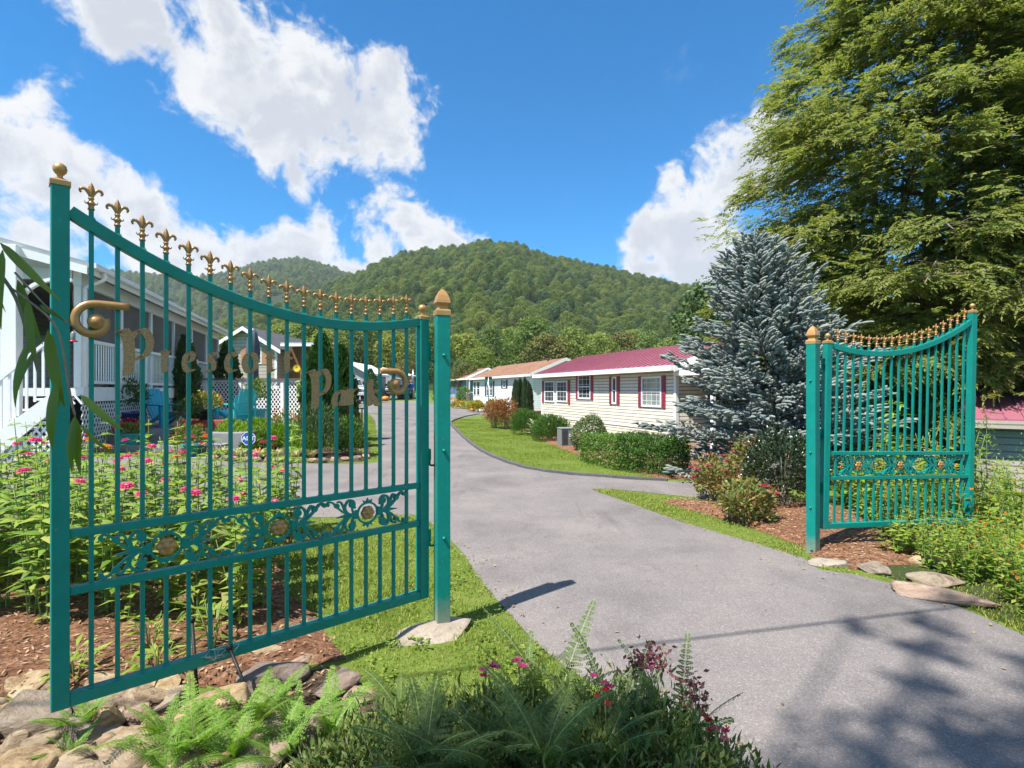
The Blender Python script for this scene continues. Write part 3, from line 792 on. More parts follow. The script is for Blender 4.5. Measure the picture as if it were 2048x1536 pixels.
def gate_leaf(label, loc, rz, tilt, lettered):
    root = thing('gate_leaf', label, 'gate', loc, rz, 'the two open gate leaves')
    root.rotation_euler = (0, tilt, rz)
    T, Gd = M['teal'], M['gold']
    zb, zl, zu = 0.245, 0.72, 0.97
    hw = 0.032
    for x, zt in ((0.0, 2.07), (LEAF_W, 2.487)):
        p = MB().span((x - hw, -hw, zb - 0.025), (x + hw, hw, zt)).build('end_post', T, root, 0.004)
        shared('ballcap', lambda: ball_cap_mb(hw), 'ball_finial', M['gold_cap'], p, (x, 0, zt))
    MB().span((hw, -0.028, zb - 0.025), (LEAF_W - hw, 0.028, zb + 0.027)).build('bottom_rail', T, root, 0.003)
    for z in (zl, zu):
        MB().span((hw, -0.019, z - 0.018), (LEAF_W - hw, 0.019, z + 0.018)).build('cross_rail', T, root, 0.003)
    # swept top rail
    m = MB(); ts = np.linspace(hw, LEAF_W - hw, 40); V = []
    for t in ts:
        sl_ = 0.48 * (t - 0.55); nx_, nz_ = -sl_ / math.hypot(1, sl_), 1 / math.hypot(1, sl_)
        x_, z_ = t, top_z(t); 
        for a, b in ((-1, -1), (1, -1), (1, 1), (-1, 1)):
            V.append((x_ + (nx_ * a * 0.027 if 1 < t * 60 else 0), b * 0.022, z_ + nz_ * a * 0.027))
    m.add(V, [(i * 4 + k, i * 4 + (k + 1) % 4, i * 4 + 4 + (k + 1) % 4, i * 4 + 4 + k) for i in range(39) for k in range(4)])
    m.build('top_rail', T, root, 0.003, fix=True)
    hb = 0.0089
    for i in range(18):
        t = 0.123 + i * 0.0962
        zt = top_z(t)
        hi = zt + 0.075
        m = MB()
        if i in (0, 17): m.span((t - hb, -hb, zb + 0.02), (t + hb, hb, hi))
        else:
            m.span((t - hb, -hb, zb + 0.02), (t + hb, hb, zl - 0.012)); m.span((t - hb, -hb, zu + 0.012), (t + hb, hb, hi))
        m.lathe([(0.015, 0.0), (0.0125, 0.006)], (t, 0, zb + 0.026), square=True); m.lathe([(0.015, 0.0), (0.0125, 0.005)], (t, 0, zu + 0.017), square=True)
        m.lathe([(0.016, 0.012), (0.0115, 0.024)], (t, 0, zt + 0.012), square=True)
        b = m.build('bar', T, root)
        shared('fleur', fleur_mb, 'fleur_finial', Gd, b, (t, 0, hi - 0.004))
    for t in (0.401, 0.935, 1.468):
        pn = shared('scroll', scroll_mb, 'scroll_panel', T, root, (t, 0, (zl + zu) / 2))
        for side in (1, -1):
            shared('rosette', rosette_mb, 'rosette', Gd, pn, (0, 0.006 * side, 0), (0, 0, 0 if side == 1 else math.pi))
    # hinge straps on the post side
    for z in (0.62, 1.16, 1.86):
        m = MB(); m.span((-0.040, 0.002, z - 0.04), (-0.0335, 0.028, z + 0.05))
        m.tube([(-0.046, 0.015, z - 0.03), (-0.046, 0.015, z + 0.045)], 0.011, 8)
        m.tube(catmull([(-0.046, 0.015, z - 0.03), (-0.048, 0.015, z - 0.055), (-0.062, 0.010, z - 0.066), (-0.098, 0.004, z - 0.068)], 4), 0.0075, 7)
        m.build('hinge', T, root)
    if lettered:
        def tt(px):      # where along the leaf a picture column falls
            k = (px - CX) / F_PX
            return (loc[0] - k * loc[1]) / (-math.cos(rz) + k * math.sin(rz))
        row = [('P', 234, 311, 0.213, 1.664), ('r', 319, 351, 0.107, 1.684), ('e', 363, 396, 0.103, 1.686), ('s', 407, 440, 0.103, 1.688), ('c', 447, 478, 0.106, 1.690), ('o', 483, 515, 0.107, 1.692), ('t', 529, 555, 0.118, 1.694), ('t', 564, 590, 0.118, 1.696),
               ('P', 614, 663, 0.218, 1.492), ('a', 662, 698, 0.100, 1.502), ('r', 690, 720, 0.098, 1.508), ('k', 728, 760, 0.148, 1.500)]
        for ch, xa, xb, hgt, z in row:
            ta, tb = tt(xa), tt(xb); m = MB()
            for q, (pts, wd) in enumerate(LETTERS[ch]):
                nib(m, pts, 0.0102, 0.016 + 0.0012 * q, ta - tb, hgt, ta, z - loc[2], wd * (1.0 if ch == 'P' else 1.22))
            m.build('letter', M['hammered'], root, fix=True)
        # rolled scroll ornaments at both ends of the name
        for sgn, cx_, cz_, L in ((1, tt(186), 1.905, 0.045), (-1, tt(788), 1.640, 0.03)):
            m = MB(); pts = []
            rr = 0.052
            cxz = lambda a, r: (cx_ + sgn * r * math.cos(a), 0.026, cz_ + r * math.sin(a))
            pts = [(cx_ - sgn * (0.085 + L), 0.026, cz_ + 0.078), (cx_ - sgn * 0.04, 0.026, cz_ + 0.079), (cx_, 0.026, cz_ + 0.078)]
            for i in range(1, 15):
                a = math.pi / 2 - i * R(20.5); pts.append(cxz(a, 0.078 - 0.0027 * i))
            m.tube(catmull(pts, 3), 0.0185, 9)
            cc = (cx_ - sgn * 0.008, 0, cz_ - 0.0)
            V = []
            prof = [(0.032, 0.012), (0.034, 0.034), (0.030, 0.043), (0.022, 0.041), (0.020, 0.046), (0.0, 0.049)]
            n = 20
            for r, y in prof:
                V += [(cc[0] + r * math.cos(2 * math.pi * k / n), y, cc[2] + r * math.sin(2 * math.pi * k / n)) for k in range(n)]
            m.add(V, [(i * n + k, (i + 1) * n + k, (i + 1) * n + (k + 1) % n, i * n + (k + 1) % n) for i in range(len(prof) - 1) for k in range(n)], 0, True)
            m.build('scroll_ornament', Gd, root, fix=True)
    return root

HL = Vector((-0.596, 3.66, 0)); EL_ = Vector((-1.964, 2.39, 0))
HRt = Vector((3.100, 5.48, 0)); ER = Vector((4.876, 5.92, 0))
gate_leaf('open green gate leaf with gold lettering spelling Prescott Park', (HL.x, HL.y, 0), math.atan2(EL_.y - HL.y, EL_.x - HL.x), 0, True)
gate_leaf('open green gate leaf without lettering, standing before the hemlock', (HRt.x, HRt.y, 0), math.atan2(ER.y - HRt.y, ER.x - HRt.x), R(1.5), False)

def dusty(base):
    m = M[base].copy(); m.name = 'teal_post_paint'; nt = m.node_tree       # soil splashed up the foot of the post
    p = [n for n in nt.nodes if n.type == 'BSDF_PRINCIPLED'][0]; src = p.inputs['Base Color'].links[0].from_socket
    tc = nd(nt, 'ShaderNodeTexCoord'); sx = nd(nt, 'ShaderNodeSeparateXYZ'); nt.links.new(tc.outputs['Object'], sx.inputs[0])
    n = noise(nt, 18, 6, 0.7, tc.outputs['Object']); ad = nd(nt, 'ShaderNodeMath', operation='MULTIPLY_ADD'); ad.inputs[1].default_value = -0.22
    nt.links.new(n.outputs['Fac'], ad.inputs[0]); nt.links.new(sx.outputs[2], ad.inputs[2])
    mr = nd(nt, 'ShaderNodeMapRange'); mr.inputs['From Min'].default_value = 0.13; mr.inputs['From Max'].default_value = -0.10; mr.inputs['To Max'].default_value = 0.85; nt.links.new(ad.outputs[0], mr.inputs['Value'])
    mx = nd(nt, 'ShaderNodeMixRGB'); mx.inputs[2].default_value = (0.33, 0.27, 0.20, 1); nt.links.new(mr.outputs[0], mx.inputs[0]); nt.links.new(src, mx.inputs[1]); nt.links.new(mx.outputs[0], p.inputs['Base Color'])
    return m
M['tealpost'] = dusty('teal')
def gate_pillar(label, x, y, z0, z1, ang, bolts):
    root = thing('gate_post', label, 'post', (x, y, z0), ang, 'square posts of the entrance gate')
    h = z1 - z0
    MB().span((-0.046, -0.046, -0.15), (0.046, 0.046, h)).build('shaft', M['tealpost'], root, 0.005)
    m = MB()
    m.lathe([(0.049, -0.004), (0.049, 0.026), (0.045, 0.032), (0.034, 0.040), (0.030, 0.052), (0.031, 0.062), (0.043, 0.074), (0.047, 0.080), (0.044, 0.098), (0.034, 0.130), (0.018, 0.160), (0.0, 0.178)], square=True)
    m.build('finial', M['gold_cap'], root, 0.0015, (0, 0, h))
    for z in bolts:
        MB().lathe([(0.0, 0.016), (0.008, 0.013), (0.011, 0.006), (0.012, -0.002)][::-1], n=10).build('bolt', M['teal'], root, 0, (0.0, -0.046, z), (R(90), 0, 0))
    return root
gate_pillar('green gate post with gold spear cap, set in a concrete footing', -0.468, 3.68, 0.0, 2.10, R(22), (0.62, 1.20, 1.83))
gate_pillar('green gate post with bolt heads, beside the blue spruce', 2.955, 5.40, -0.05, 2.055, R(-55.2), (0.50, 1.04, 1.74))

# footing, prop rods and tie wire
def rock_mesh(name, seed, size, mat, flat=0.5, cuts=9, sub=3, rough=0.06, boxy=0.6):
    """a stone: a ball split by flat cleavage planes, then weathered"""
    rr = np.random.default_rng(seed)
    bm = bmesh.new(); bmesh.ops.create_icosphere(bm, subdivisions=sub, radius=1.0)
    V = np.array([v.co[:] for v in bm.verts]); Fc = np.array([[v.index for v in f.verts] for f in bm.faces]); bm.free()
    V = V * (1 - boxy) + boxy * 0.82 * V / np.abs(V).max(1, keepdims=True)
    for _ in range(cuts):
        n = rr.normal(size=3); n /= np.linalg.norm(n)
        d = rr.uniform(0.45, 0.85)
        k = V @ n; over = np.maximum(k - d, 0)
        V = V - over[:, None] * n * 0.96
    for fq, am in ((3.0, rough), (7.0, rough * 0.5), (15.0, rough * 0.22)):
        ph = rr.uniform(0, 6, 3)
        V = V * (1 + am * (np.sin(V[:, [0]] * fq + ph[0]) * np.sin(V[:, [1]] * fq + ph[1]) + np.sin(V[:, [2]] * fq * 1.3 + ph[2] + V[:, [0]] * 2) * 0.6))
    V = V * np.array(size) * 0.5
    return mesh_np(name, V, Fc, mat, False)
def stone_mat(name, a, b, c):
    m, nt, out = new_mat(name)
    tc = nd(nt, 'ShaderNodeTexCoord'); oi = nd(nt, 'ShaderNodeObjectInfo')
    mp = nd(nt, 'ShaderNodeMapping'); mp.inputs['Scale'].default_value = (1, 1, 3.2); nt.links.new(tc.outputs['Object'], mp.inputs[0])
    vadd = nd(nt, 'ShaderNodeVectorMath', operation='ADD'); nt.links.new(mp.outputs[0], vadd.inputs[0]); nt.links.new(oi.outputs['Random'], vadd.inputs[1])
    n = noise(nt, 7, 9, 0.72, vadd.outputs[0], 0.6)
    r = ramp(nt, n.outputs['Fac'], [(0.34, a), (0.48, b), (0.66, c)])
    hs = nd(nt, 'ShaderNodeHueSaturation'); 
    mr = nd(nt, 'ShaderNodeMapRange'); mr.inputs['To Min'].default_value = 0.72; mr.inputs['To Max'].default_value = 1.2; nt.links.new(oi.outputs['Random'], mr.inputs['Value'])
    nt.links.new(mr.outputs[0], hs.inputs['Value']); nt.links.new(mr.outputs[0], hs.inputs['Saturation']); nt.links.new(r.outputs[0], hs.inputs['Color'])
    p = nd(nt, 'ShaderNodeBsdfPrincipled', i_Roughness=0.88); p.inputs['Specular IOR Level'].default_value = 0.3
    nt.links.new(hs.outputs[0], p.inputs['Base Color'])
    nb = noise(nt, 26, 8, 0.75, vadd.outputs[0])
    b_ = nd(nt, 'ShaderNodeBump', i_Strength=1.0, i_Distance=0.03); nt.links.new(nb.outputs['Fac'], b_.inputs['Height']); nt.links.new(b_.outputs[0], p.inputs['Normal'])
    nt.links.new(p.outputs[0], out.inputs[0])
    return m
M['stone'] = stone_mat('field_stone', (0.17, 0.11, 0.065), (0.41, 0.295, 0.18), (0.56, 0.45, 0.30))
M['stone_red'] = stone_mat('red_brown_stone', (0.16, 0.095, 0.07), (0.37, 0.25, 0.18), (0.50, 0.385, 0.29))
f = link_mesh('concrete_footing', rock_mesh('concrete_footing', 21, (0.52, 0.66, 0.15), M['concrete'], cuts=14, sub=4, rough=0.03), None, (-0.53, 3.64, -0.005), (0, 0, R(-28)))
tag(f, 'rough concrete footing round the lettered gate leaf post', 'footing')
def tleaf(t, z, off=0.0):
    d = (EL_ - HL).normalized(); n = Vector((-d.y, d.x, 0))
    return HL + d * t + n * off + Vector((0, 0, z))
for px0, py0, px1, py1, Ya, Yb, lab in ((384, 1240, 398, 1405, 2.86, 2.70, 'upright black iron rod wired to the gate bottom rail'), (459, 1295, 508, 1385, 2.80, 2.70, 'slanting black iron rod with a round head propping the gate')):
    a, b = at(px0, py0, Ya), at(px1, py1, Yb)
    m = MB(); m.tube([b, a], 0.0085, 8)
    o = thing('prop_rod', lab, 'rod', tuple(b), 0, 'iron rods holding the open gate')
    mm = MB(); mm.tube([(0, 0, -0.08), tuple(a - b)], 0.0085, 8); mm.build('rod', M['iron'], o)
    MB().lathe([(0.0, -0.018), (0.013, -0.014), (0.017, 0.0), (0.013, 0.013), (0.0, 0.018)], n=10).build('knob', M['iron'], o, 0, tuple(a - b))
m = MB()
rw = random.Random(3)
for k in range(3):
    pts = [tleaf(1.24 + rw.uniform(-0.09, 0.09), 0.27 + rw.uniform(-0.035, 0.03), 0.034 + 0.012 * math.sin(i * 2.1)) for i in range(9)]
    m.tube(catmull(pts, 4), 0.0012, 4)
tag(m.build('tie_wire', M['wire']), 'twisted silver tie wire on the gate bottom rail', 'wire')
# ------------------------------------------------------------------ foliage kit
def unit(a): return a / (np.linalg.norm(a, axis=-1, keepdims=True) + 1e-9)
def rdir(n, rng): return unit(rng.normal(size=(n, 3)))
def perp(D, rng):
    return unit(np.cross(D, rdir(len(D), rng)))

class Leaves:
    """many small leaf blades in one mesh"""
    def __init__(s): s.V, s.T, s.n = [], [], 0
    def blades(s, P, D, N, L, W, fold=0.2, bend=0.0, mid=0.45):
        """one folded blade per row: from P along D, facing N"""
        P, D, N = np.asarray(P, float), unit(np.asarray(D, float)), np.asarray(N, float)
        N = unit(N - D * (N * D).sum(-1, keepdims=True)); S = np.cross(D, N)
        k = len(P)
        L = np.broadcast_to(np.asarray(L, float), (k,))[:, None]; W = np.broadcast_to(np.asarray(W, float), (k,))[:, None]
        a = P; c = P + D * L - N * bend * L
        m = P + D * L * mid + N * fold * W
        b = m - S * W / 2 - N * fold * W; d = m + S * W / 2 - N * fold * W
        V = np.stack([a, b, m, d, c], 1).reshape(-1, 3)
        i = np.arange(k)[:, None] * 5 + s.n
        T = np.concatenate([i + [0, 1, 2], i + [0, 2, 3], i + [2, 1, 4], i + [3, 2, 4]], 0)
        s.V.append(V); s.T.append(T); s.n += len(V)
    def diamonds(s, P, D, N, L, W, fold=0.15):
        P, D, N = np.asarray(P, float), unit(np.asarray(D, float)), np.asarray(N, float)
        N = unit(N - D * (N * D).sum(-1, keepdims=True)); S = np.cross(D, N)
        k = len(P)
        L = np.broadcast_to(np.asarray(L, float), (k,))[:, None]; W = np.broadcast_to(np.asarray(W, float), (k,))[:, None]
        m = P + D * L * 0.5 + N * fold * W
        V = np.stack([P, m - S * W / 2, P + D * L, m + S * W / 2], 1).reshape(-1, 3)
        i = np.arange(k)[:, None] * 4 + s.n
        s.V.append(V); s.T.append(np.concatenate([i + [0, 1, 2], i + [0, 2, 3]], 0)); s.n += len(V)
    def spikes(s, P, D, L, W, rng):
        """needle triangles"""
        P, D = np.asarray(P, float), unit(np.asarray(D, float)); S = perp(D, rng); k = len(P)
        L = np.broadcast_to(np.asarray(L, float), (k,))[:, None]; W = np.broadcast_to(np.asarray(W, float), (k,))[:, None]
        V = np.stack([P - S * W / 2, P + S * W / 2, P + D * L], 1).reshape(-1, 3)
        i = np.arange(k)[:, None] * 3 + s.n
        s.V.append(V); s.T.append(i + [0, 1, 2]); s.n += len(V)
    def strips(s, P, D, up, L, W, droop, seg=4):
        """arching grassy blades, bent over by gravity"""
        P, D = np.asarray(P, float), unit(np.asarray(D, float)); k = len(P)
        L = np.broadcast_to(np.asarray(L, float), (k,))[:, None]; W = np.broadcast_to(np.asarray(W, float), (k,))[:, None]
        droop = np.broadcast_to(np.asarray(droop, float), (k,))[:, None]
        H = D.copy(); H[:, 2] = 0; H = unit(H); S = np.stack([-H[:, 1], H[:, 0], H[:, 2] * 0], -1)
        rows = []
        for j in range(seg + 1):
            t = j / seg
            c = P + D * L * t + np.array([0, 0, -1.0]) * droop * L * t * t + H * droop * L * t * t * 0.35
            wv = S * W / 2 * (1 - t ** 1.8) * (0.55 + 0.9 * min(t * 2.5, 1) * 0.5)
            rows += [c - wv, c + wv]
        V = np.stack(rows, 1).reshape(-1, 3); q = 2 * (seg + 1)
        i = np.arange(k)[:, None] * q + s.n
        for j in range(seg):
            s.T += [i + [2 * j, 2 * j + 1, 2 * j + 3], i + [2 * j, 2 * j + 3, 2 * j + 2]]
        s.V.append(V); s.n += len(V)
    def arrays(s): return np.concatenate(s.V), np.concatenate(s.T)
    def add_arrays(s, V, T): s.V.append(V); s.T.append(T + s.n); s.n += len(V)
    def build(s, name, mat, parent=None, loc=None, rot=None, sc=None):
        V, T = s.arrays()
        return link_mesh(name, mesh_np(name, V, T, mat), parent, loc, rot, sc)

def shell(n, rng, rx, ry, rz, c=(0, 0, 0), inner=0.6, lump=0.0, zmin=-1.0):
    """points in the outer layer of an ellipsoid with outward normals"""
    D = rdir(n * 2, rng); D = D[D[:, 2] > zmin][:n]
    if lump:
        k = 9; C = rdir(k, rng)
        bul = np.max(D @ C.T, 1); s_ = 1 + lump * (np.clip(bul, 0.6, 1) - 0.8) * 5
    else: s_ = np.ones(len(D))
    r = (inner + (1 - inner) * rng.random(len(D)) ** 0.6) * s_
    rad = np.array([rx, ry, rz])
    return D * rad * r[:, None] + np.array(c), unit(D / rad)

L_ = {}
L_['hill'] = leafmat('forest_leaves', [(0.105, 0.155, 0.040), (0.140, 0.195, 0.048), (0.180, 0.225, 0.054), (0.22, 0.245, 0.06)], 0.6, 0.42, 0.2, orand=0.62)
L_['yellowgreen'] = leafmat('yellow_green_leaves', [(0.15, 0.205, 0.042), (0.20, 0.245, 0.05), (0.25, 0.265, 0.055)], 0.55, 0.36, 0.25, orand=0.62)
L_['midgreen'] = leafmat('mid_green_leaves', [(0.125, 0.18, 0.042), (0.160, 0.215, 0.048), (0.20, 0.24, 0.054)], 0.55, 0.4, 0.25, orand=0.62)
L_['darkgreen'] = leafmat('dark_green_leaves', [(0.060, 0.108, 0.034), (0.082, 0.135, 0.04), (0.105, 0.158, 0.045)], 0.5, 0.22, 0.3, orand=0.62)
L_['olive'] = leafmat('olive_leaves', [(0.12, 0.13, 0.036), (0.155, 0.150, 0.042), (0.185, 0.155, 0.05)], 0.6, 0.3, 0.2, orand=0.62)
L_['hedge'] = leafmat('hedge_leaves', [(0.065, 0.135, 0.020), (0.095, 0.185, 0.026), (0.135, 0.24, 0.036), (0.19, 0.30, 0.05)], 0.42, 0.28, 0.4)
L_['yew'] = leafmat('yew_needles', [(0.05, 0.11, 0.018), (0.075, 0.16, 0.025), (0.115, 0.215, 0.035)], 0.5, 0.22, 0.3)
L_['arbor'] = leafmat('arborvitae_sprays', [(0.03, 0.075, 0.014), (0.05, 0.115, 0.02), (0.08, 0.165, 0.028)], 0.55, 0.2, 0.25)
L_['juniper'] = leafmat('juniper_sprays', [(0.030, 0.058, 0.022), (0.045, 0.078, 0.030), (0.065, 0.10, 0.04)], 0.6, 0.15, 0.2)
L_['spruce'] = leafmat('blue_spruce_needles', [(0.175, 0.212, 0.200), (0.235, 0.276, 0.258), (0.295, 0.332, 0.308), (0.345, 0.362, 0.318)], 0.7, 0.25, 0.3)
L_['hemlock'] = leafmat('hemlock_sprays', [(0.13, 0.18, 0.045), (0.18, 0.23, 0.056), (0.235, 0.275, 0.066), (0.29, 0.285, 0.095)], 0.7, 0.5, 0.2)
L_['zinnia'] = leafmat('zinnia_leaves', [(0.13, 0.23, 0.038), (0.20, 0.32, 0.05), (0.29, 0.41, 0.075), (0.40, 0.43, 0.10)], 0.5, 0.45, 0.35)
L_['zinnia_stem'] = paint('zinnia_stems', (0.19, 0.25, 0.07), 0.6, 0, 0.3, 20)
L_['pink'] = leafmat('pink_petals', [(0.52, 0.035, 0.16), (0.62, 0.05, 0.21), (0.66, 0.09, 0.16)], 0.5, 0.25, 0.2)
L_['redpet'] = leafmat('red_petals', [(0.55, 0.02, 0.03), (0.62, 0.03, 0.05)], 0.5, 0.2, 0.2)
L_['orangepet'] = leafmat('orange_petals', [(0.70, 0.16, 0.02), (0.75, 0.30, 0.03), (0.62, 0.07, 0.03)], 0.5, 0.2, 0.2)
L_['yellowpet'] = leafmat('yellow_petals', [(0.72, 0.50, 0.04), (0.78, 0.58, 0.06)], 0.5, 0.2, 0.2)
L_['whitepet'] = leafmat('white_petals', [(0.72, 0.66, 0.62), (0.78, 0.74, 0.72)], 0.5, 0.2, 0.2)
L_['rosepet'] = leafmat('rose_petals', [(0.60, 0.10, 0.22), (0.66, 0.22, 0.28), (0.50, 0.02, 0.10)], 0.5, 0.25, 0.2)
L_['eye'] = paint('yellow_flower_eye', (0.55, 0.33, 0.05), 0.8, 0, 0.3, 60)
L_['fern'] = leafmat('fern_fronds', [(0.10, 0.21, 0.026), (0.16, 0.29, 0.04), (0.23, 0.36, 0.06)], 0.55, 0.38, 0.2)
L_['fernshade'] = leafmat('shaded_fern_fronds', [(0.070, 0.115, 0.030), (0.10, 0.15, 0.038), (0.135, 0.185, 0.05)], 0.55, 0.3, 0.2)  # the fern greens again, darkened as fronds standing in shade
L_['liriope'] = leafmat('striped_blades', [(0.36, 0.38, 0.12), (0.58, 0.52, 0.27), (0.70, 0.62, 0.38), (0.25, 0.32, 0.08)], 0.5, 0.25, 0.3)
L_['grass'] = leafmat('grass_blades', [(0.15, 0.22, 0.028), (0.21, 0.29, 0.035), (0.27, 0.33, 0.05), (0.36, 0.34, 0.10)], 0.55, 0.38, 0.25)
L_['lawn'] = leafmat('lawn_blades', [(0.15, 0.215, 0.022), (0.20, 0.27, 0.028), (0.25, 0.30, 0.04)], 0.55, 0.35, 0.25)
L_['nandina'] = leafmat('reddish_leaves', [(0.30, 0.07, 0.04), (0.34, 0.15, 0.05), (0.17, 0.17, 0.04), (0.38, 0.10, 0.07)], 0.5, 0.3, 0.3)
L_['rose'] = leafmat('rose_leaves', [(0.13, 0.18, 0.045), (0.20, 0.25, 0.06), (0.29, 0.28, 0.08), (0.34, 0.15, 0.08)], 0.45, 0.3, 0.35)
L_['bright'] = leafmat('bright_glossy_leaves', [(0.13, 0.24, 0.02), (0.20, 0.34, 0.03), (0.28, 0.42, 0.045)], 0.35, 0.35, 0.45)
L_['goldshrub'] = leafmat('golden_leaves', [(0.36, 0.32, 0.03), (0.46, 0.38, 0.04), (0.30, 0.30, 0.04)], 0.5, 0.3, 0.25)
L_['weed'] = leafmat('weed_leaves', [(0.11, 0.19, 0.026), (0.17, 0.27, 0.035), (0.25, 0.35, 0.05), (0.33, 0.38, 0.07)], 0.5, 0.4, 0.25)
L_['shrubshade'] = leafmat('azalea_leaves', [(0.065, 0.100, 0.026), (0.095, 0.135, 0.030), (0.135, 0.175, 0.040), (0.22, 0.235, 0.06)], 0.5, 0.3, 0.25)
L_['willow'] = leafmat('long_leaves', [(0.075, 0.135, 0.028), (0.12, 0.19, 0.03), (0.22, 0.25, 0.05)], 0.4, 0.5, 0.35)
L_['darkpurple'] = leafmat('purple_leaves', [(0.035, 0.02, 0.03), (0.05, 0.03, 0.04), (0.04, 0.05, 0.03)], 0.45, 0.2, 0.3)
L_['mossrose'] = leafmat('dusky_seed_heads', [(0.20, 0.06, 0.06), (0.26, 0.09, 0.09)], 0.7, 0.2, 0.1)

# ------------------------------------------------------------------ broadleaf trees of the valley
def crown_np(seed, h, r, nlobes, nleaf, leaf, z0=0.22, tall=1.0):
    """lobed crown: clumps of leaves facing out of every lobe, gaps between"""
    rng = np.random.default_rng(seed); Lv = Leaves()
    per = nleaf // nlobes
    for i in range(nlobes):
        a = i * 2.399 + rng.uniform(-0.5, 0.5); t = (i + 0.5) / nlobes
        zc = h * (z0 + 0.10 + (0.90 - z0 - 0.10) * t)
        prof = math.sin(math.pi * min(1, (t * 0.80 + 0.17))) ** 0.8
        rad = r * 0.62 * prof * rng.uniform(0.75, 1.1)
        if i == nlobes - 1: rad *= 0.6
        c = (rad * math.cos(a), rad * math.sin(a), zc)
        lr = r * rng.uniform(0.36, 0.52) * (0.75 + 0.35 * prof)
        P, N = shell(per, rng, lr, lr, lr * 0.80 * tall, c, 0.55, 0.22, -0.75)
        D = unit(np.cross(N, rdir(len(P), rng)) + N * 0.25)
        N2 = unit(N + rdir(len(P), rng) * 0.55)
        Lv.diamonds(P, D, N2, leaf * rng.uniform(0.7, 1.3, len(P)), leaf * 0.8 * rng.uniform(0.7, 1.2, len(P)))
    return Lv
def trunk_mb(seed, h, r0, spread, n=6):
    rng = random.Random(seed); m = MB()
    top = h * 0.72
    P = [(0, 0, -0.4), (0.05 * r0, 0, h * 0.12), (rng.uniform(-1, 1) * 0.02 * h, rng.uniform(-1, 1) * 0.02 * h, h * 0.36), (rng.uniform(-1, 1) * 0.03 * h, rng.uniform(-1, 1) * 0.03 * h, top)]
    P = catmull(P, 4); k = len(P)
    m.tube(P, [r0 * (1.25 if i == 0 else 1) * (1 - 0.85 * i / (k - 1)) for i in range(k)], 8)
    for i in range(n):
        a = i * 2.4 + rng.uniform(-0.4, 0.4); t = 0.3 + 0.6 * i / n
        b = P[int(t * (k - 1))]
        e = b + Vector((math.cos(a) * spread * (1 - 0.5 * t), math.sin(a) * spread * (1 - 0.5 * t), h * 0.16))
        mid = b.lerp(e, 0.5) + Vector((0, 0, -h * 0.015))
        m.tube(catmull([b, mid, e], 3), [r0 * 0.42 * (1 - t * 0.6) * q for q in (1, .92, .82, .7, .55, .4, .25)][:7], 5)
    return m
KINDS = {}
def tree_kind(key, name, h, r, lobes, nleaf, leaf, mat, seed, tall=1.0):
    KINDS[key] = (name, h, crown_np(seed, h, r, lobes, nleaf, leaf, tall=tall), trunk_mb(seed, h, h * 0.018, r * 0.7), mat)
tree_kind('round', 'broadleaf_tree', 13, 5.2, 15, 4200, 0.46, L_['midgreen'], 3)
tree_kind('tall', 'broadleaf_tree', 17, 5.0, 17, 4600, 0.48, L_['hill'], 4, 1.05)
tree_kind('pale', 'broadleaf_tree', 12, 5.0, 14, 4200, 0.44, L_['yellowgreen'], 5)
tree_kind('dark', 'broadleaf_tree', 15, 4.6, 15, 4200, 0.44, L_['darkgreen'], 6, 1.1)
tree_kind('olive', 'broadleaf_tree', 11, 4.6, 13, 3600, 0.42, L_['olive'], 8)
PROTO = {}
def tree(kind, loc, label, sc=1.0, rz=0.0, group='trees along the foot of the hill'):
    if kind not in PROTO:
        name, h, cr, tr, mat = KINDS[kind]
        root = thing(name, label, 'tree', loc, rz, group)
        cr.build('crown', mat, root); tr.build('trunk', M['bark'], root)
        PROTO[kind] = root
    else:
        root = copy_tree(PROTO[kind]); root.location = loc; root.rotation_euler = (0, 0, rz); tag(root, label, 'tree', group)
    root.scale = (sc, sc, sc)
    return root
TREES = [  # kind, px, py of the top, distance, size factor in breadth comes with height, label
 ('pale', 925, 664, 78, 'yellow-green tree beside the lettered gate post, by the far lane'),
 ('round', 1062, 632, 92, 'tallest rounded green tree above the orange roof'),
 ('olive', 1098, 664, 88, 'olive tree just behind the gable of the orange roof'),
 ('tall', 868, 642, 74, 'tall dark tree half hidden behind the lettered gate post'),
 ('dark', 1010, 690, 112, 'dark green tree between the yellow-green tree and the tallest one'),
 ('pale', 965, 694, 70, 'low yellow-green tree over the left end of the orange roof'),
 ('round', 1152, 652, 90, 'green tree behind the start of the red roof ridge'),
 ('pale', 1196, 664, 96, 'yellowish tree behind the middle of the red roof'),
 ('olive', 1244, 660, 104, 'olive tree over the vent of the red roof'),
 ('round', 1300, 668, 100, 'green tree over the red roof next to the spruce'),
 ('pale', 1352, 672, 92, 'pale green tree just left of the spruce top'),
 ('tall', 1415, 655, 110, 'tall tree seen through the spruce edge'),
 ('dark', 830, 668, 96, 'dark tree behind the flag by the truck'),
 ('pale', 790, 662, 84, 'pale green tree behind the black truck'),
 ('round', 745, 650, 86, 'green tree behind the gray shed'),
 ('olive', 812, 716, 66, 'olive tree low behind the person in blue'),
 ('dark', 706, 655, 80, 'dark tree behind the taller arborvitae'),
 ('pale', 660, 655, 76, 'pale tree behind the bright arborvitae'),
 ('round', 612, 640, 82, 'green tree behind the wooden porch of the beige house'),
 ('pale', 568, 645, 84, 'yellowish tree right of the beige gable'),
 ('olive', 535, 655, 95, 'olive tree behind the beige gable'),
 ('tall', 470, 648, 98, 'tall tree behind the left slope of the beige gable'),
 ('round', 410, 652, 90, 'tree behind the far end of the screened porch'),
 ('dark', 897, 712, 64, 'dark bushy tree directly behind the lettered gate post'),
 ('olive', 935, 724, 60, 'small olive tree by the small blue house'),
]
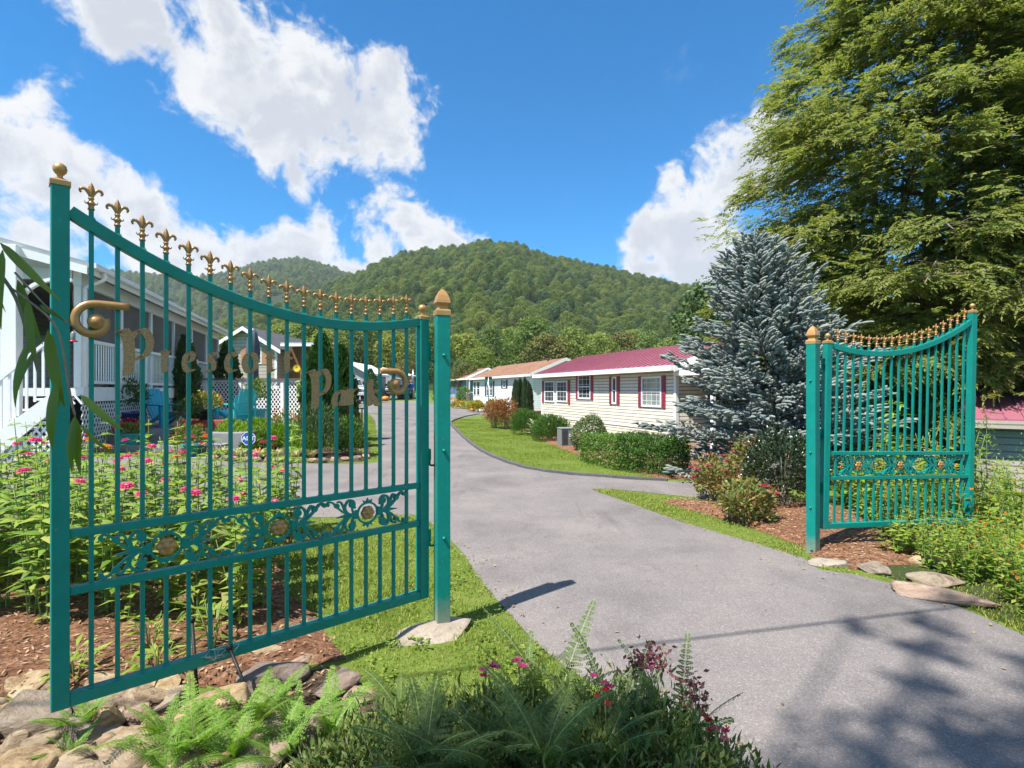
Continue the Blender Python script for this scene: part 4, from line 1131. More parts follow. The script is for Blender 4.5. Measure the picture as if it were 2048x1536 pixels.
HGT = {'round': 13, 'tall': 17, 'pale': 12, 'dark': 15, 'olive': 11}
for i, (kd, px, py, Y, lab) in enumerate(TREES):
    p = at(px, py, Y); base = gz(p.x, Y)
    sc = (p.z - base) / HGT[kd] * 0.99
    tree(kd, (p.x, Y, base), lab, sc, i * 1.7)
# woods behind the hemlock and the lower house
for i, (kd, x, y, s_, lab) in enumerate([('dark', 12.6, 27, 0.50, 'dark tree behind the blue spruce and the plain gate leaf'), ('dark', 14.5, 24, 0.62, 'dark tree behind the hemlock trunk'), ('tall', 20, 25, 0.55, 'dark tree behind the lower red-roofed house'),
                                      ('dark', 12.0, 33, 0.6, 'dark tree farther back behind the hemlock'), ('tall', 17.5, 35, 0.6, 'tall tree far behind the hemlock')]):
    tree(kd, (x, y, gz(x, y) - 0.5), lab, s_, i * 2.1, 'trees in the wood behind the hemlock')

# ------------------------------------------------------------------ the forest on the hills (one mass each)
def forest(name, pts, scales, seed):
    rng = np.random.default_rng(seed)
    me = bpy.data.meshes.new(name)
    me.vertices.add(len(pts)); me.vertices.foreach_set('co', np.asarray(pts, np.float32).ravel())
    for nm, typ, dat in (('size', 'FLOAT', scales), ('kind_of_tree', 'INT', rng.choice(4, len(pts), p=[0.3, 0.34, 0.14, 0.22])), ('turn', 'FLOAT', rng.uniform(0, 6.28, len(pts)))):
        a = me.attributes.new(nm, typ, 'POINT'); a.data.foreach_set('value', np.asarray(dat, np.int32 if typ == 'INT' else np.float32))
    o = link_mesh(name, me); tag(o, kind='stuff')
    ng = bpy.data.node_groups.new(name + '_nodes', 'GeometryNodeTree')
    ng.interface.new_socket('Geometry', in_out='INPUT', socket_type='NodeSocketGeometry')
    ng.interface.new_socket('Geometry', in_out='OUTPUT', socket_type='NodeSocketGeometry')
    gi = ng.nodes.new('NodeGroupInput'); go = ng.nodes.new('NodeGroupOutput')
    iop = ng.nodes.new('GeometryNodeInstanceOnPoints'); iop.inputs['Pick Instance'].default_value = True
    gti = ng.nodes.new('GeometryNodeJoinGeometry')
    for kd in reversed(('round', 'tall', 'pale', 'dark')):
        oi = ng.nodes.new('GeometryNodeObjectInfo'); oi.inputs['As Instance'].default_value = True
        oi.inputs['Object'].default_value = [c for c in kids(PROTO[kd]) if c.name.startswith('crown')][0]
        ng.links.new(oi.outputs['Geometry'], gti.inputs[0])
    ng.links.new(gi.outputs[0], iop.inputs['Points']); ng.links.new(gti.outputs[0], iop.inputs['Instance'])
    def attr(nm, typ):
        n = ng.nodes.new('GeometryNodeInputNamedAttribute'); n.data_type = typ; n.inputs['Name'].default_value = nm; return n
    ng.links.new(attr('kind_of_tree', 'INT').outputs['Attribute'], iop.inputs['Instance Index'])
    ng.links.new(attr('size', 'FLOAT').outputs['Attribute'], iop.inputs['Scale'])
    cx = ng.nodes.new('ShaderNodeCombineXYZ'); ng.links.new(attr('turn', 'FLOAT').outputs['Attribute'], cx.inputs[2]); ng.links.new(cx.outputs[0], iop.inputs['Rotation'])
    ng.links.new(iop.outputs[0], go.inputs[0])
    md = o.modifiers.new('forest', 'NODES'); md.node_group = ng
    return o
r_ = np.random.default_rng(5)
p1 = hill_points(V1, 15000, r_); p1 = p1[(p1[:, 1] > 165)]
p1[:, 2] -= 3.0
forest('forest', p1, r_.uniform(0.42, 0.86, len(p1)) * (1 - 0.25 * (p1[:, 1] > 520)), 1)
p2 = hill_points(V2, 8000, r_); p2[:, 2] -= 4
forest('far_forest', p2, r_.uniform(0.7, 1.15, len(p2)), 2)
p3 = np.stack([r_.uniform(-190, 190, 520), r_.uniform(112, 175, 520), np.full(520, 0.9)], -1)
forest('valley_wood', p3, r_.uniform(0.55, 1.0, len(p3)), 3)
# ------------------------------------------------------------------ buildings
M['cream'] = siding('cream_vinyl_siding', (0.74, 0.685, 0.555), 0.105, 0.72, line=0.2)
M['whitesiding'] = siding('white_vinyl_siding', (0.78, 0.79, 0.80), 0.13, 0.35)
M['beige'] = siding('beige_vinyl_siding', (0.42, 0.36, 0.30), 0.20, 0.45)
M['tan'] = siding('tan_vinyl_siding', (0.36, 0.315, 0.25), 0.12, 0.6)
M['grayside'] = siding('gray_vinyl_siding', (0.36, 0.36, 0.36), 0.15, 0.35)
M['blueside'] = siding('blue_siding', (0.14, 0.20, 0.36), 0.15, 0.35)
M['burgundy'] = paint('burgundy_paint', (0.26, 0.035, 0.06), 0.45, 0, 0.1, 8)
M['charcoal'] = paint('charcoal_paint', (0.05, 0.052, 0.06), 0.5, 0, 0.1, 8)
M['wood'] = siding('brown_board_wall', (0.24, 0.105, 0.05), 0.14, 0.5, 0.6, 'X')
M['shutterwood'] = paint('wooden_shutter', (0.46, 0.25, 0.13), 0.6, 0, 0.15, 14)
M['brownpost'] = paint('brown_post_wood', (0.20, 0.115, 0.08), 0.8, 0, 0.25, 10, 0.4, 40)
M['screen'] = paint('insect_screen', (0.115, 0.100, 0.092), 0.65, 0, 0.25, 1.2)
M['skirt'] = paint('white_skirting', (0.70, 0.71, 0.72), 0.5, 0, 0.06, 5)
def ribbed(name, color, pitch, axis, rough=0.4, metal=0.2):
    m, nt, out = new_mat(name)
    tc = nd(nt, 'ShaderNodeTexCoord')
    n = noise(nt, 2.2, 7, 0.65, tc.outputs['Object'])
    r = ramp(nt, n.outputs['Fac'], [(0.3, tuple(x * 0.86 for x in color)), (0.7, tuple(min(1, x * 1.1) for x in color))])
    p = nd(nt, 'ShaderNodeBsdfPrincipled', i_Roughness=rough, i_Metallic=metal)
    nt.links.new(r.outputs[0], p.inputs['Base Color']); nt.links.new(p.outputs[0], out.inputs[0])
    return m
M['redroof'] = ribbed('red_metal_roof', (0.315, 0.108, 0.145), 0.3, 'Y', 0.5, 0.0)
M['tinroof'] = ribbed('gray_tin_roof', (0.40, 0.40, 0.39), 0.3, 'Y')
M['shingle'] = ground_mat('orange_shingles', [(0.25, (0.165, 0.085, 0.05)), (0.5, (0.235, 0.125, 0.075)), (0.75, (0.29, 0.18, 0.12))], 1.3, 0.6, 14, speck=(9, 0.75, 1.2))
M['darkshingle'] = ground_mat('gray_shingles', [(0.25, (0.06, 0.06, 0.065)), (0.75, (0.12, 0.12, 0.125))], 2, 0.5, 20)

def window(parent, u, z, w, h, face, mats=('trim', 'glass'), grid=None, shutters=None, hung=True, wall=0.0):
    """a window on the wall face u-z; FACE maps (u, z, out) to local space"""
    fr, gl = M[mats[0]], M[mats[1]]
    def bx(m, u0, z0, u1, z1, o0, o1, mi=0):
        P = [face(a, b, c) for a in (u0, u1) for b in (z0, z1) for c in (o0, o1)]
        m.add(P, [(0, 1, 3, 2), (4, 6, 7, 5), (0, 4, 5, 1), (2, 3, 7, 6), (0, 2, 6, 4), (1, 5, 7, 3)], mi)
    t = 0.055
    m = MB()
    bx(m, u, z, u + t, z + h, wall - 0.02, wall + 0.035); bx(m, u + w - t, z, u + w, z + h, wall - 0.02, wall + 0.035)
    bx(m, u + t, z, u + w - t, z + t, wall - 0.02, wall + 0.038); bx(m, u + t, z + h - t, u + w - t, z + h, wall - 0.02, wall + 0.035)
    if hung: bx(m, u + t, z + h * 0.48, u + w - t, z + h * 0.48 + 0.04, wall - 0.02, wall + 0.028)
    if grid:
        for i in range(1, grid[0]):
            x = u + w * i / grid[0]; bx(m, x - 0.005, z + t, x + 0.005, z + h - t, wall - 0.01, wall + 0.012)
        for j in range(1, grid[1]):
            y = z + h * j / grid[1]
            if hung and abs(y - z - h * 0.5) < 0.06: continue
            bx(m, u + t, y - 0.005, u + w - t, y + 0.005, wall - 0.01, wall + 0.011)
    f = m.build('window', fr, parent, fix=True)
    m = MB(); bx(m, u + t - 0.01, z + t - 0.01, u + w - t + 0.01, z + h - t + 0.01, wall - 0.015, wall + 0.006)
    m.build('pane', gl, f, fix=True)
    if shutters:
        sw, sm = shutters
        for a in (u - sw - 0.012, u + w + 0.012):
            m = MB(); bx(m, a, z - 0.02, a + sw, z + h + 0.02, wall - 0.01, wall + 0.028)
            for k in range(10):
                zz = z + 0.06 + (h - 0.12) * k / 10
                bx(m, a + 0.04, zz, a + sw - 0.04, zz + 0.03, wall + 0.02, wall + 0.036)
            m.build('shutter', M[sm], parent, fix=True)
    return f

def gable_home(name, label, org, rz, L, Wd, z_eave, rise, wallmat, roofmat, ribs=None, z_bot=0.0, over=0.18, cat='house', fascia=True):
    """long axis along +y from the near corner, width towards +x; the long wall x=0 faces the lane"""
    root = thing(name, label, cat, org, rz)
    m = MB()
    pts = [(0, z_bot), (Wd, z_bot), (Wd, z_eave), (Wd / 2, z_eave + rise), (0, z_eave)]
    m.prism(pts, 0, L, XZ)
    m.build('wall', M[wallmat], root, fix=True)
    m = MB(); th = 0.07
    s = rise / (Wd / 2)
    for sg in (1, -1):
        x0 = -over if sg == 1 else Wd + over
        z0 = z_eave - over * s
        P = [(x0, z0), (Wd / 2, z_eave + rise), (Wd / 2, z_eave + rise + th), (x0, z0 + th)]
        P = [(a, b + 0.02) for a, b in P]
        m.prism(P, -over, L + over, XZ)
        if ribs:
            k = int((L + 2 * over) / ribs)
            for i in range(k + 1):
                y = -over + 0.02 + i * (L + 2 * over - 0.04) / k
                q = 0.035
                m.prism([(x0, z0 + th + 0.018), (Wd / 2, z_eave + rise + th + 0.018), (Wd / 2, z_eave + rise + th + q + 0.018), (x0, z0 + th + q + 0.018)], y - 0.018, y + 0.018, XZ)
    m.build('roof', M[roofmat], root, fix=True)
    if fascia:
        m = MB()
        m.span((-over - 0.09, -over, z_eave - over * s - 0.07), (-over - 0.004, L + over, z_eave - over * s + 0.075))
        m.span((-over + 0.002, -over + 0.05, z_eave - over * s - 0.03), (-0.004, L + over - 0.05, z_eave - over * s - 0.01))
        m.build('gutter', M['trim'], root)
        m = MB()
        for y in (-over - 0.034, L + over + 0.004):
            for x0, x1 in ((-over, Wd / 2), (Wd + over, Wd / 2)):
                za, zb_ = z_eave - over * s, z_eave + rise
                m.prism([(x0, za - 0.10), (x1, zb_ - 0.10), (x1, zb_ + 0.10), (x0, za + 0.10)], y, y + 0.03, XZ)
        m.build('rake_trim', M['trim'], root, fix=True)
        m = MB()
        for x, y in ((0, 0), (0, L)):
            m.span((x - 0.012, y - (0.012 if y == 0 else 0.09), z_bot), (x + 0.09, y + (0.09 if y == 0 else 0.012), z_eave - 0.02))
        m.build('corner_trim', M['trim'], root)
    return root
AX = math.atan2(0.338, 0.941)                    # the park's homes all run the same way
dax = Vector((-0.338, 0.941, 0)); nax = Vector((0.941, 0.338, 0))
lface = lambda u, z, o: (-o, u, z)               # long wall
eface = lambda u, z, o: (u, -o, z)               # near end wall

def along(org, px):
    """distance along a home's long wall at a picture column"""
    k = (px - CX) / F_PX
    return (org[0] - k * org[1]) / (k * dax.y - dax.x)
def hgt(org, px, py):
    t = along(org, px); Y = org[1] + dax.y * t
    return CAM_H - (py - HZ) / F_PX * Y

O1 = (4.62, 15.5, 0.0)
red_home = gable_home('mobile_home', 'cream mobile home with ribbed red metal roof and burgundy shutters', O1, AX, 9.75, 4.2, 2.30, 0.74, 'cream', 'redroof', 0.30, -0.35, 0.26)
MB().span((-0.022, 0.0, 0.42), (-0.004, 9.75, 0.46)).build('skirt_band', M['skirt'], red_home)
MB().span((-0.03, 0.0, -0.35), (-0.006, 9.75, 0.06)).build('skirting', M['skirt'], red_home)
for (xa, ya, xb, yb, sh, gr, gl) in ((1090, 762, 1109, 804, True, (3, 4), 'glass'), (1114, 762, 1135, 804, True, (3, 4), 'glass'), (1157, 749, 1182, 798, True, (3, 5), 'glass'), (1225, 754, 1234, 808, True, None, 'glass'), (1284, 753, 1324, 814, True, (4, 5), 'glass_light')):
    ta, tb = along(O1, xb), along(O1, xa)
    za = hgt(O1, (xa + xb) / 2, yb); zb_ = hgt(O1, (xa + xb) / 2, ya)
    one = xb in (1109, 1135)
    window(red_home, ta, za, tb - ta, zb_ - za, lface, ('trim', gl), gr, None if one else (0.17, 'burgundy'))
for px_ in (1086.5, 1138.5):
    t = along(O1, px_); MB().span((-0.03, t - 0.09, 1.04), (-0.004, t + 0.09, 2.0)).build('shutter', M['burgundy'], red_home)
m = MB(); t0, t1 = along(O1, 1196), along(O1, 1179)
m.span((-0.03, t0, 0.42), (-0.005, t1, 1.0)); 
for k in range(6): m.span((-0.04, t0 + 0.06, 0.5 + k * 0.07), (-0.028, t1 - 0.06, 0.535 + k * 0.07))
m.build('vent_panel', M['cream'], red_home)
t = along(O1, 1262); m = MB(); m.lathe([(0.035, 0), (0.035, 0.16), (0.06, 0.17), (0.06, 0.20), (0.0, 0.22)], (1.95, t, 2.98), 8); m.build('roof_vent', M['charcoal'], red_home)
window(red_home, 1.3, 1.05, 0.9, 1.0, eface, ('trim', 'glass'), (3, 4), (0.2, 'burgundy'))
# corrugated skirt of the end porch, its deck and posts
porch = thing('porch_deck', 'raised porch with white corrugated skirting behind the blue spruce', 'porch', O1, AX)
m = MB(); pw = 1.5
def corr(m, p0, p1, z0, z1, pitch=0.09, amp=0.016):
    p0, p1 = Vector(p0), Vector(p1); L = (p1 - p0).length; d = (p1 - p0) / L; n = Vector((d.y, -d.x, 0))
    k = int(L / pitch) * 4; V = []
    for i in range(k + 1):
        o = amp * (1, 1, -1, -1)[i % 4]
        q = p0 + d * (L * i / k) + n * o
        V += [(q.x, q.y, z0), (q.x, q.y, z1)]
    m.add(V, [(2 * i, 2 * i + 2, 2 * i + 3, 2 * i + 1) for i in range(k)])
corr(m, (0.0, -pw, 0), (0.0, -0.02, 0), -0.85, 0.0); corr(m, (3.4, -pw, 0), (0.0, -pw, 0), -0.85, 0.0)
m.build('corrugated_skirt', ribbed('white_corrugated_metal', (0.62, 0.62, 0.62), 0.1, 'Y'), porch)
MB().span((-0.03, -pw - 0.05, 0.0), (4.2, -0.01, 0.10)).build('deck', M['brownpost'], porch)
for x in (0.08, 2.0, 4.1): MB().span((x - 0.045, -pw + 0.02, 0.1), (x + 0.045, -pw + 0.11, 2.0)).build('post', M['white'], porch)
MB().span((-0.1, -pw - 0.1, 2.0), (4.3, -0.02, 2.16)).build('beam', M['white'], porch)
m = MB(); m.span((2.2, -pw + 0.03, 0.95), (4.05, -pw + 0.09, 1.02)); m.span((2.2, -pw + 0.03, 0.2), (4.05, -pw + 0.09, 0.26))
for i in range(16): m.span((2.25 + i * 0.115, -pw + 0.04, 0.26), (2.28 + i * 0.115, -pw + 0.08, 0.95))
m.build('railing', M['white'], porch)
# white board wall and gate post farther right, seen through the plain leaf
ph = thing('white_shed', 'white boarded shed seen between the bars of the plain gate leaf', 'shed', (9.1, 15.2, -0.7), AX)
MB().span((0, 0, 0), (3.2, 2.4, 2.05)).build('wall', M['whitesiding'], ph)
m = MB(); m.prism([(-0.2, 2.03), (3.4, 2.03), (1.6, 2.7)], -0.2, 2.6, XZ); m.build('roof', M['darkshingle'], ph, fix=True)
window(ph, 1.0, 0.8, 0.8, 0.8, eface, ('trim', 'glass'), (2, 2), None)

O2 = (1.20, 34.3, 0.17)
wh = gable_home('mobile_home', 'white mobile home with weathered orange shingle roof and black shutters', O2, AX, 13.2, 4.6, 2.44, 0.95, 'whitesiding', 'shingle', None, -0.3, 0.22)
for (xa, ya, xb, yb, sh, gr) in ((947, 763, 952.5, 791, False, (1, 3)), (954, 763, 960, 791, False, (1, 3)), (973.5, 763, 979, 792, True, (2, 4)), (980, 763, 985.5, 792, True, (2, 4)), (1006, 760.5, 1012, 776, True, (2, 3))):
    ta, tb = along(O2, xb), along(O2, xa); za = hgt(O2, (xa + xb) / 2, yb) - O2[2]; zb_ = hgt(O2, (xa + xb) / 2, ya) - O2[2]
    one = xb in (979, 985.5)
    window(wh, ta, za, tb - ta, zb_ - za, lface, ('trim', 'glass'), gr, None if (one or not sh) else (0.32, 'charcoal'))
for px_ in (971.6, 987.4):
    t = along(O2, px_); MB().span((-0.03, t - 0.17, 0.95), (-0.004, t + 0.17, 2.12)).build('shutter', M['charcoal'], wh)
t = along(O2, 1040); m = MB(); m.lathe([(0.05, 0), (0.05, 0.25), (0.1, 0.27), (0.1, 0.33), (0, 0.36)], (2.0, t, 3.2), 8); m.build('roof_vent', M['charcoal'], wh)
bin_ = thing('deck_box', 'dark red deck box in the gap between the white and cream homes', 'box', (1.35, 27.2, gz(1.35, 27.2)), AX)
MB().span((-0.55, -0.3, 0), (0.55, 0.3, 0.42)).build('box', M['burgundy'], bin_, 0.01); MB().span((-0.58, -0.33, 0.424), (0.58, 0.33, 0.48)).build('lid', M['burgundy'], bin_, 0.01)
# small blue house at the end of the lane
O3 = (-4.7, 57.0, gz(-4.7, 57))
bl = gable_home('house', 'small blue house with orange roof beyond the white mobile home', O3, AX, 9, 4.5, 2.3, 1.0, 'blueside', 'shingle', None, -0.3, 0.3)
window(bl, 0.9, 0.9, 0.9, 1.1, eface, ('trim', 'glass'), (2, 2), None); window(bl, 2.5, 0.9, 0.9, 1.1, eface, ('trim', 'glass'), (2, 2), None)
m = MB(); 
for x in (-0.1, 1.2, 2.4): m.span((x, -1.3, -0.3), (x + 0.1, -1.2, 2.1))
m.span((-0.2, -1.35, 2.1), (2.7, -0.02, 2.25)); m.span((-0.1, -1.28, 0.75), (2.5, -1.22, 0.85)); m.build('porch_frame', M['white'], bl)

# lower house by the bank
O4 = (8.0, 9.7, -1.75)
lo = thing('lower_house', 'tan sided house with low red metal roof, down behind the tall weeds', 'house', O4, R(-38))
MB().span((0.15, 0.12, -0.4), (9, 5.0, 2.72)).build('wall', M['tan'], lo)
m = MB(); m.prism([(-0.15, 2.80), (2.7, 3.30), (2.7, 3.36), (-0.15, 2.86)], 0, 9.2, Matrix(((0, 0, 1), (1, 0, 0), (0, 1, 0))))
for i in range(38): m.prism([(-0.15, 2.865), (2.7, 3.365), (2.7, 3.385), (-0.15, 2.885)], 0.03 + i * 0.24, 0.06 + i * 0.24, Matrix(((0, 0, 1), (1, 0, 0), (0, 1, 0))))
m.prism([(2.705, 3.28), (5.4, 2.72), (5.4, 2.79), (2.705, 3.36)], 0, 9.2, Matrix(((0, 0, 1), (1, 0, 0), (0, 1, 0))))
m.build('roof', M['redroof'], lo, fix=True)
MB().span((0.0, -0.20, 2.70), (9.2, -0.155, 2.83)).build('fascia', M['tan'], lo)

# ------------------------------------------------------------------ screened porch house
def lattice(name, parent, u0, u1, z0, z1, face, pitch, w, mat, off=0.0, clip=None):
    """two layers of crossed laths"""
    m = MB()
    for s, o in ((1, off), (-1, off + 0.008)):
        H = z1 - z0; n0 = int(math.floor((u0 - H) / pitch)); n1 = int(math.ceil((u1 + H) / pitch))
        for k in range(n0, n1 + 1):
            c = k * pitch
            a, b = (c, z0), (c + s * H * 0.72, z1)
            ua, za, ub, zb_ = a[0], a[1], b[0], b[1]
            du, dz = ub - ua, zb_ - za
            t0, t1 = 0.0, 1.0
            for lo_, hi_, p, d in ((u0, u1, ua, du),):
                ta, tb = sorted(((lo_ - p) / d, (hi_ - p) / d)); t0, t1 = max(t0, ta), min(t1, tb)
            if clip:   # keep below the line z = clip(u)
                steps = [t0 + (t1 - t0) * i / 40 for i in range(41)]
                ok = [t for t in steps if za + dz * t <= clip(ua + du * t)]
                if not ok: continue
                t0, t1 = min(ok), max(ok)
            if t1 - t0 < 0.02: continue
            p, q = (ua + du * t0, za + dz * t0), (ua + du * t1, za + dz * t1)
            nl = math.hypot(du, dz); nu, nz = -dz / nl * w / 2, du / nl * w / 2
            P = [face(p[0] + nu, p[1] + nz, o), face(p[0] - nu, p[1] - nz, o), face(q[0] - nu, q[1] - nz, o), face(q[0] + nu, q[1] + nz, o)]
            P += [face(p[0] + nu, p[1] + nz, o + 0.007), face(p[0] - nu, p[1] - nz, o + 0.007), face(q[0] - nu, q[1] - nz, o + 0.007), face(q[0] + nu, q[1] + nz, o + 0.007)]
            m.add(P, [(0, 1, 2, 3), (7, 6, 5, 4), (0, 4, 5, 1), (1, 5, 6, 2), (2, 6, 7, 3), (3, 7, 4, 0)])
    return m.build(name, mat, parent, fix=True)

OP = (-8.62, 10.95, 0.30)
aP = math.atan2(0.291, 0.957)                     # +y local runs along the porch front, away from the road
ph_ = thing('screened_porch_house', 'white house with long screened porch and raised deck railing', 'house', OP, aP)
PL = 12.6; zd = 1.34; ze = 3.72                   # length, deck and eave heights over the patio side ground
fr = lambda u, z, o: (o, u, z)                    # porch front, outward is +x
MB().span((-3.2, 0.02, zd - 0.16), (0.03, PL, zd)).build('deck', M['white'], ph_)
MB().span((0.035, 0.0, zd - 0.28), (0.07, PL, zd + 0.02)).build('rim_board', M['white'], ph_)
# roof rises to the left away from the front
m = MB(); slp = 0.26
z_at = lambda x: ze + 0.05 - slp * x
P = [(0.32, z_at(0.32)), (-4.4, z_at(-4.4)), (-4.4, z_at(-4.4) + 0.07), (0.32, z_at(0.32) + 0.07)]
m.prism(P, -0.45, PL + 0.35, XZ)
for i in range(50): m.prism([(0.32, z_at(0.32) + 0.071), (-4.4, z_at(-4.4) + 0.071), (-4.4, z_at(-4.4) + 0.092), (0.32, z_at(0.32) + 0.092)], -0.43 + i * 0.26, -0.40 + i * 0.26, XZ)
m.build('roof', M['tinroof'], ph_, fix=True)
m = MB(); m.span((0.33, -0.46, ze - 0.17), (0.365, PL + 0.36, ze + 0.03)); m.span((0.366, -0.46, ze - 0.06), (0.46, PL + 0.36, ze + 0.035))
m.build('gutter', M['trim'], ph_)
m = MB(); m.prism([(0.32, z_at(0.32) - 0.16), (-4.4, z_at(-4.4) - 0.16), (-4.4, z_at(-4.4) - 0.004), (0.32, z_at(0.32) - 0.004)], -0.49, -0.455, XZ); m.build('rake_board', M['trim'], ph_, fix=True)
m = MB(); m.span((-0.10, 0.0, ze - 0.33), (0.04, PL, ze - 0.06)); m.span((-3.2, -0.02, ze - 0.25), (-0.11, 0.06, ze - 0.02)); m.build('header_beam', M['trim'], ph_)
m = MB(); m.prism([(0.03, ze - 0.02), (-4.3, ze - 0.02), (-4.3, z_at(-4.3) - 0.17), (0.03, z_at(0.03) - 0.01)], 0.0, 0.05, XZ); m.build('gable_wall', M['white'], ph_, fix=True)
MB().span((-3.3, 0.3, zd), (-3.2, PL, ze + 0.4)).build('inner_wall', M['tan'], ph_)
MB().span((-3.2, 0.06, ze - 0.02), (0.02, PL, ze + 0.02)).build('ceiling', M['tan'], ph_)
npst = 7
for i in range(npst):
    y = 0.06 + i * (PL - 0.12) / (npst - 1)
    MB().span((-0.09, y - 0.06, zd + 0.003), (0.03, y + 0.06, ze - 0.335)).build('post', M['trim'], ph_)
    if i < npst - 1:
        y1 = 0.06 + (i + 1) * (PL - 0.12) / (npst - 1)
        MB().span((-0.040, y + 0.062, zd + 0.95), (-0.030, y1 - 0.062, ze - 0.335)).build('screen', M['screen'], ph_)
m = MB(); m.span((0.0, 0.15, zd + 0.93), (0.07, PL, zd + 1.0)); m.span((0.01, 0.15, zd + 0.09), (0.055, PL, zd + 0.15))
k = int(PL / 0.125)
for i in range(k): m.span((0.022, 0.2 + i * 0.125, zd + 0.15), (0.040, 0.222 + i * 0.125, zd + 0.93))
for i in range(8): m.span((-0.02, 0.10 + i * 1.75, zd + 0.0025), (0.08, 0.20 + i * 1.75, zd + 1.04))
m.build('railing', M['white'], ph_)
MB().span((-0.30, 0.05, -0.3), (-0.28, PL, zd - 0.17)).build('crawl_space_shade', M['shade_black'], ph_)  # dark sheet painted as the shade under the deck
lattice('lattice_skirt', ph_, 0.05, PL, -0.3, zd - 0.29, fr, 0.135, 0.032, M['white'], 0.01)
# staircase across the gable end, going down to the left
for i in range(6):
    x = -0.05 - 0.2 * i; z = zd - 0.19 * (i + 1)
    MB().span((x - 0.24, -0.95, z - 0.04), (x, -0.03, z)).build('stair_tread', M['white'], ph_)
m = MB(); m.prism([(0.04, zd - 0.02), (0.04, zd - 0.36), (-1.25, -0.28), (-1.38, -0.28), (-1.38, 0.08)], -0.99, -0.955, XZ); m.build('stringer', M['white'], ph_, fix=True)
lattice('stair_lattice', ph_, -1.2, 0.04, -0.3, zd - 0.3, lambda u, z, o: (u, -0.95 - o, z), 0.115, 0.036, M['white'], -0.02, clip=lambda u: zd - 0.38 + (u - 0.04) * 1.02)
m = MB(); m.bar((0.02, -0.93, zd + 0.98), (-1.28, -0.93, 0.98 + zd - 1.28), 0.07, 0.05)
for i in range(10):
    x = -0.06 - i * 0.125; zt = zd + 0.97 + x * 0.985
    m.span((x - 0.018, -0.95, zt - 0.92), (x + 0.018, -0.915, zt))
m.span((-0.04, -0.99, -0.28), (0.06, -0.89, zd + 1.08)); m.span((-1.33, -0.99, -0.28), (-1.23, -0.89, 0.85))
m.build('stair_railing', M['white'], ph_)
for x, y in ((-0.85, -0.52), (0.18, -0.45)):
    if x < 0: MB().span((x - 0.12, y - 0.12, -0.5), (x + 0.12, y + 0.12, z_at(x) - 0.012)).build('column', M['white'], ph_, 0.006)
m = MB(); cc = [(-0.75 + 0.62 * (1 - math.cos(a)) , -0.52, ze - 0.95 + 0.62 * math.sin(a)) for a in np.linspace(0, math.pi / 2, 8)]
for a, b in zip(cc[:-1], cc[1:]): m.bar(a, b, 0.06, 0.10, (0, 1, 0))
m.bar(cc[-1], (0.1, -0.52, ze - 0.33), 0.06, 0.1, (0, 1, 0)); m.build('arch_brace', M['white'], ph_)
m = MB(); m.tube(catmull([(0.42, 0.02, ze - 0.05), (0.42, 0.02, ze - 0.2), (0.12, 0.02, ze - 0.36), (0.10, 0.02, ze - 0.5), (0.10, 0.02, zd + 1.1)], 5), 0.035, 8); m.build('downspout', M['trim'], ph_)
fd = at(145, 640, 10.3)
hf = thing('hummingbird_feeder', 'small red hummingbird feeder hanging before the porch corner post', 'bird feeder', tuple(at(146, 684, 10.2)), 0)
MB().lathe([(0.0, 0.0), (0.07, 0.005), (0.075, 0.02), (0.03, 0.04)], n=12).build('base', paint('feeder_red', (0.5, 0.02, 0.03), 0.3), hf)
MB().lathe([(0.03, 0.03), (0.04, 0.06), (0.04, 0.16), (0.02, 0.19), (0.0, 0.2)], n=12).build('bottle', M['glass_light'], hf); 
m = MB(); m.tube([(0, 0, 0.19), (0, 0, 0.95)], 0.004, 5); m.build('hanger', M['iron'], hf)
# gray shed edge with its black cut-out bear sign, at the very edge of the view
gs = thing('gray_shed', 'gray boarded shed at the left edge, with black animal sign', 'shed', (-12.5, 11.2, 0.2), 0)
MB().span((0, 0, 0), (2.1, 2.0, 2.6)).build('wall', M['grayside'], gs)
m = MB(); m.prism([(0.0, 0.0), (0.05, 0.16), (0.0, 0.22), (0.08, 0.30), (0.22, 0.27), (0.36, 0.30), (0.42, 0.20), (0.42, 0.0), (0.34, 0.0), (0.33, 0.10), (0.14, 0.10), (0.12, 0.0)], 0.02, 0.04, Matrix(((1, 0, 0), (0, 0, -1), (0, 1, 0))), 0)
m.build('animal_sign', M['iron'], gs, 0, (1.62, 0, 2.1), fix=True)

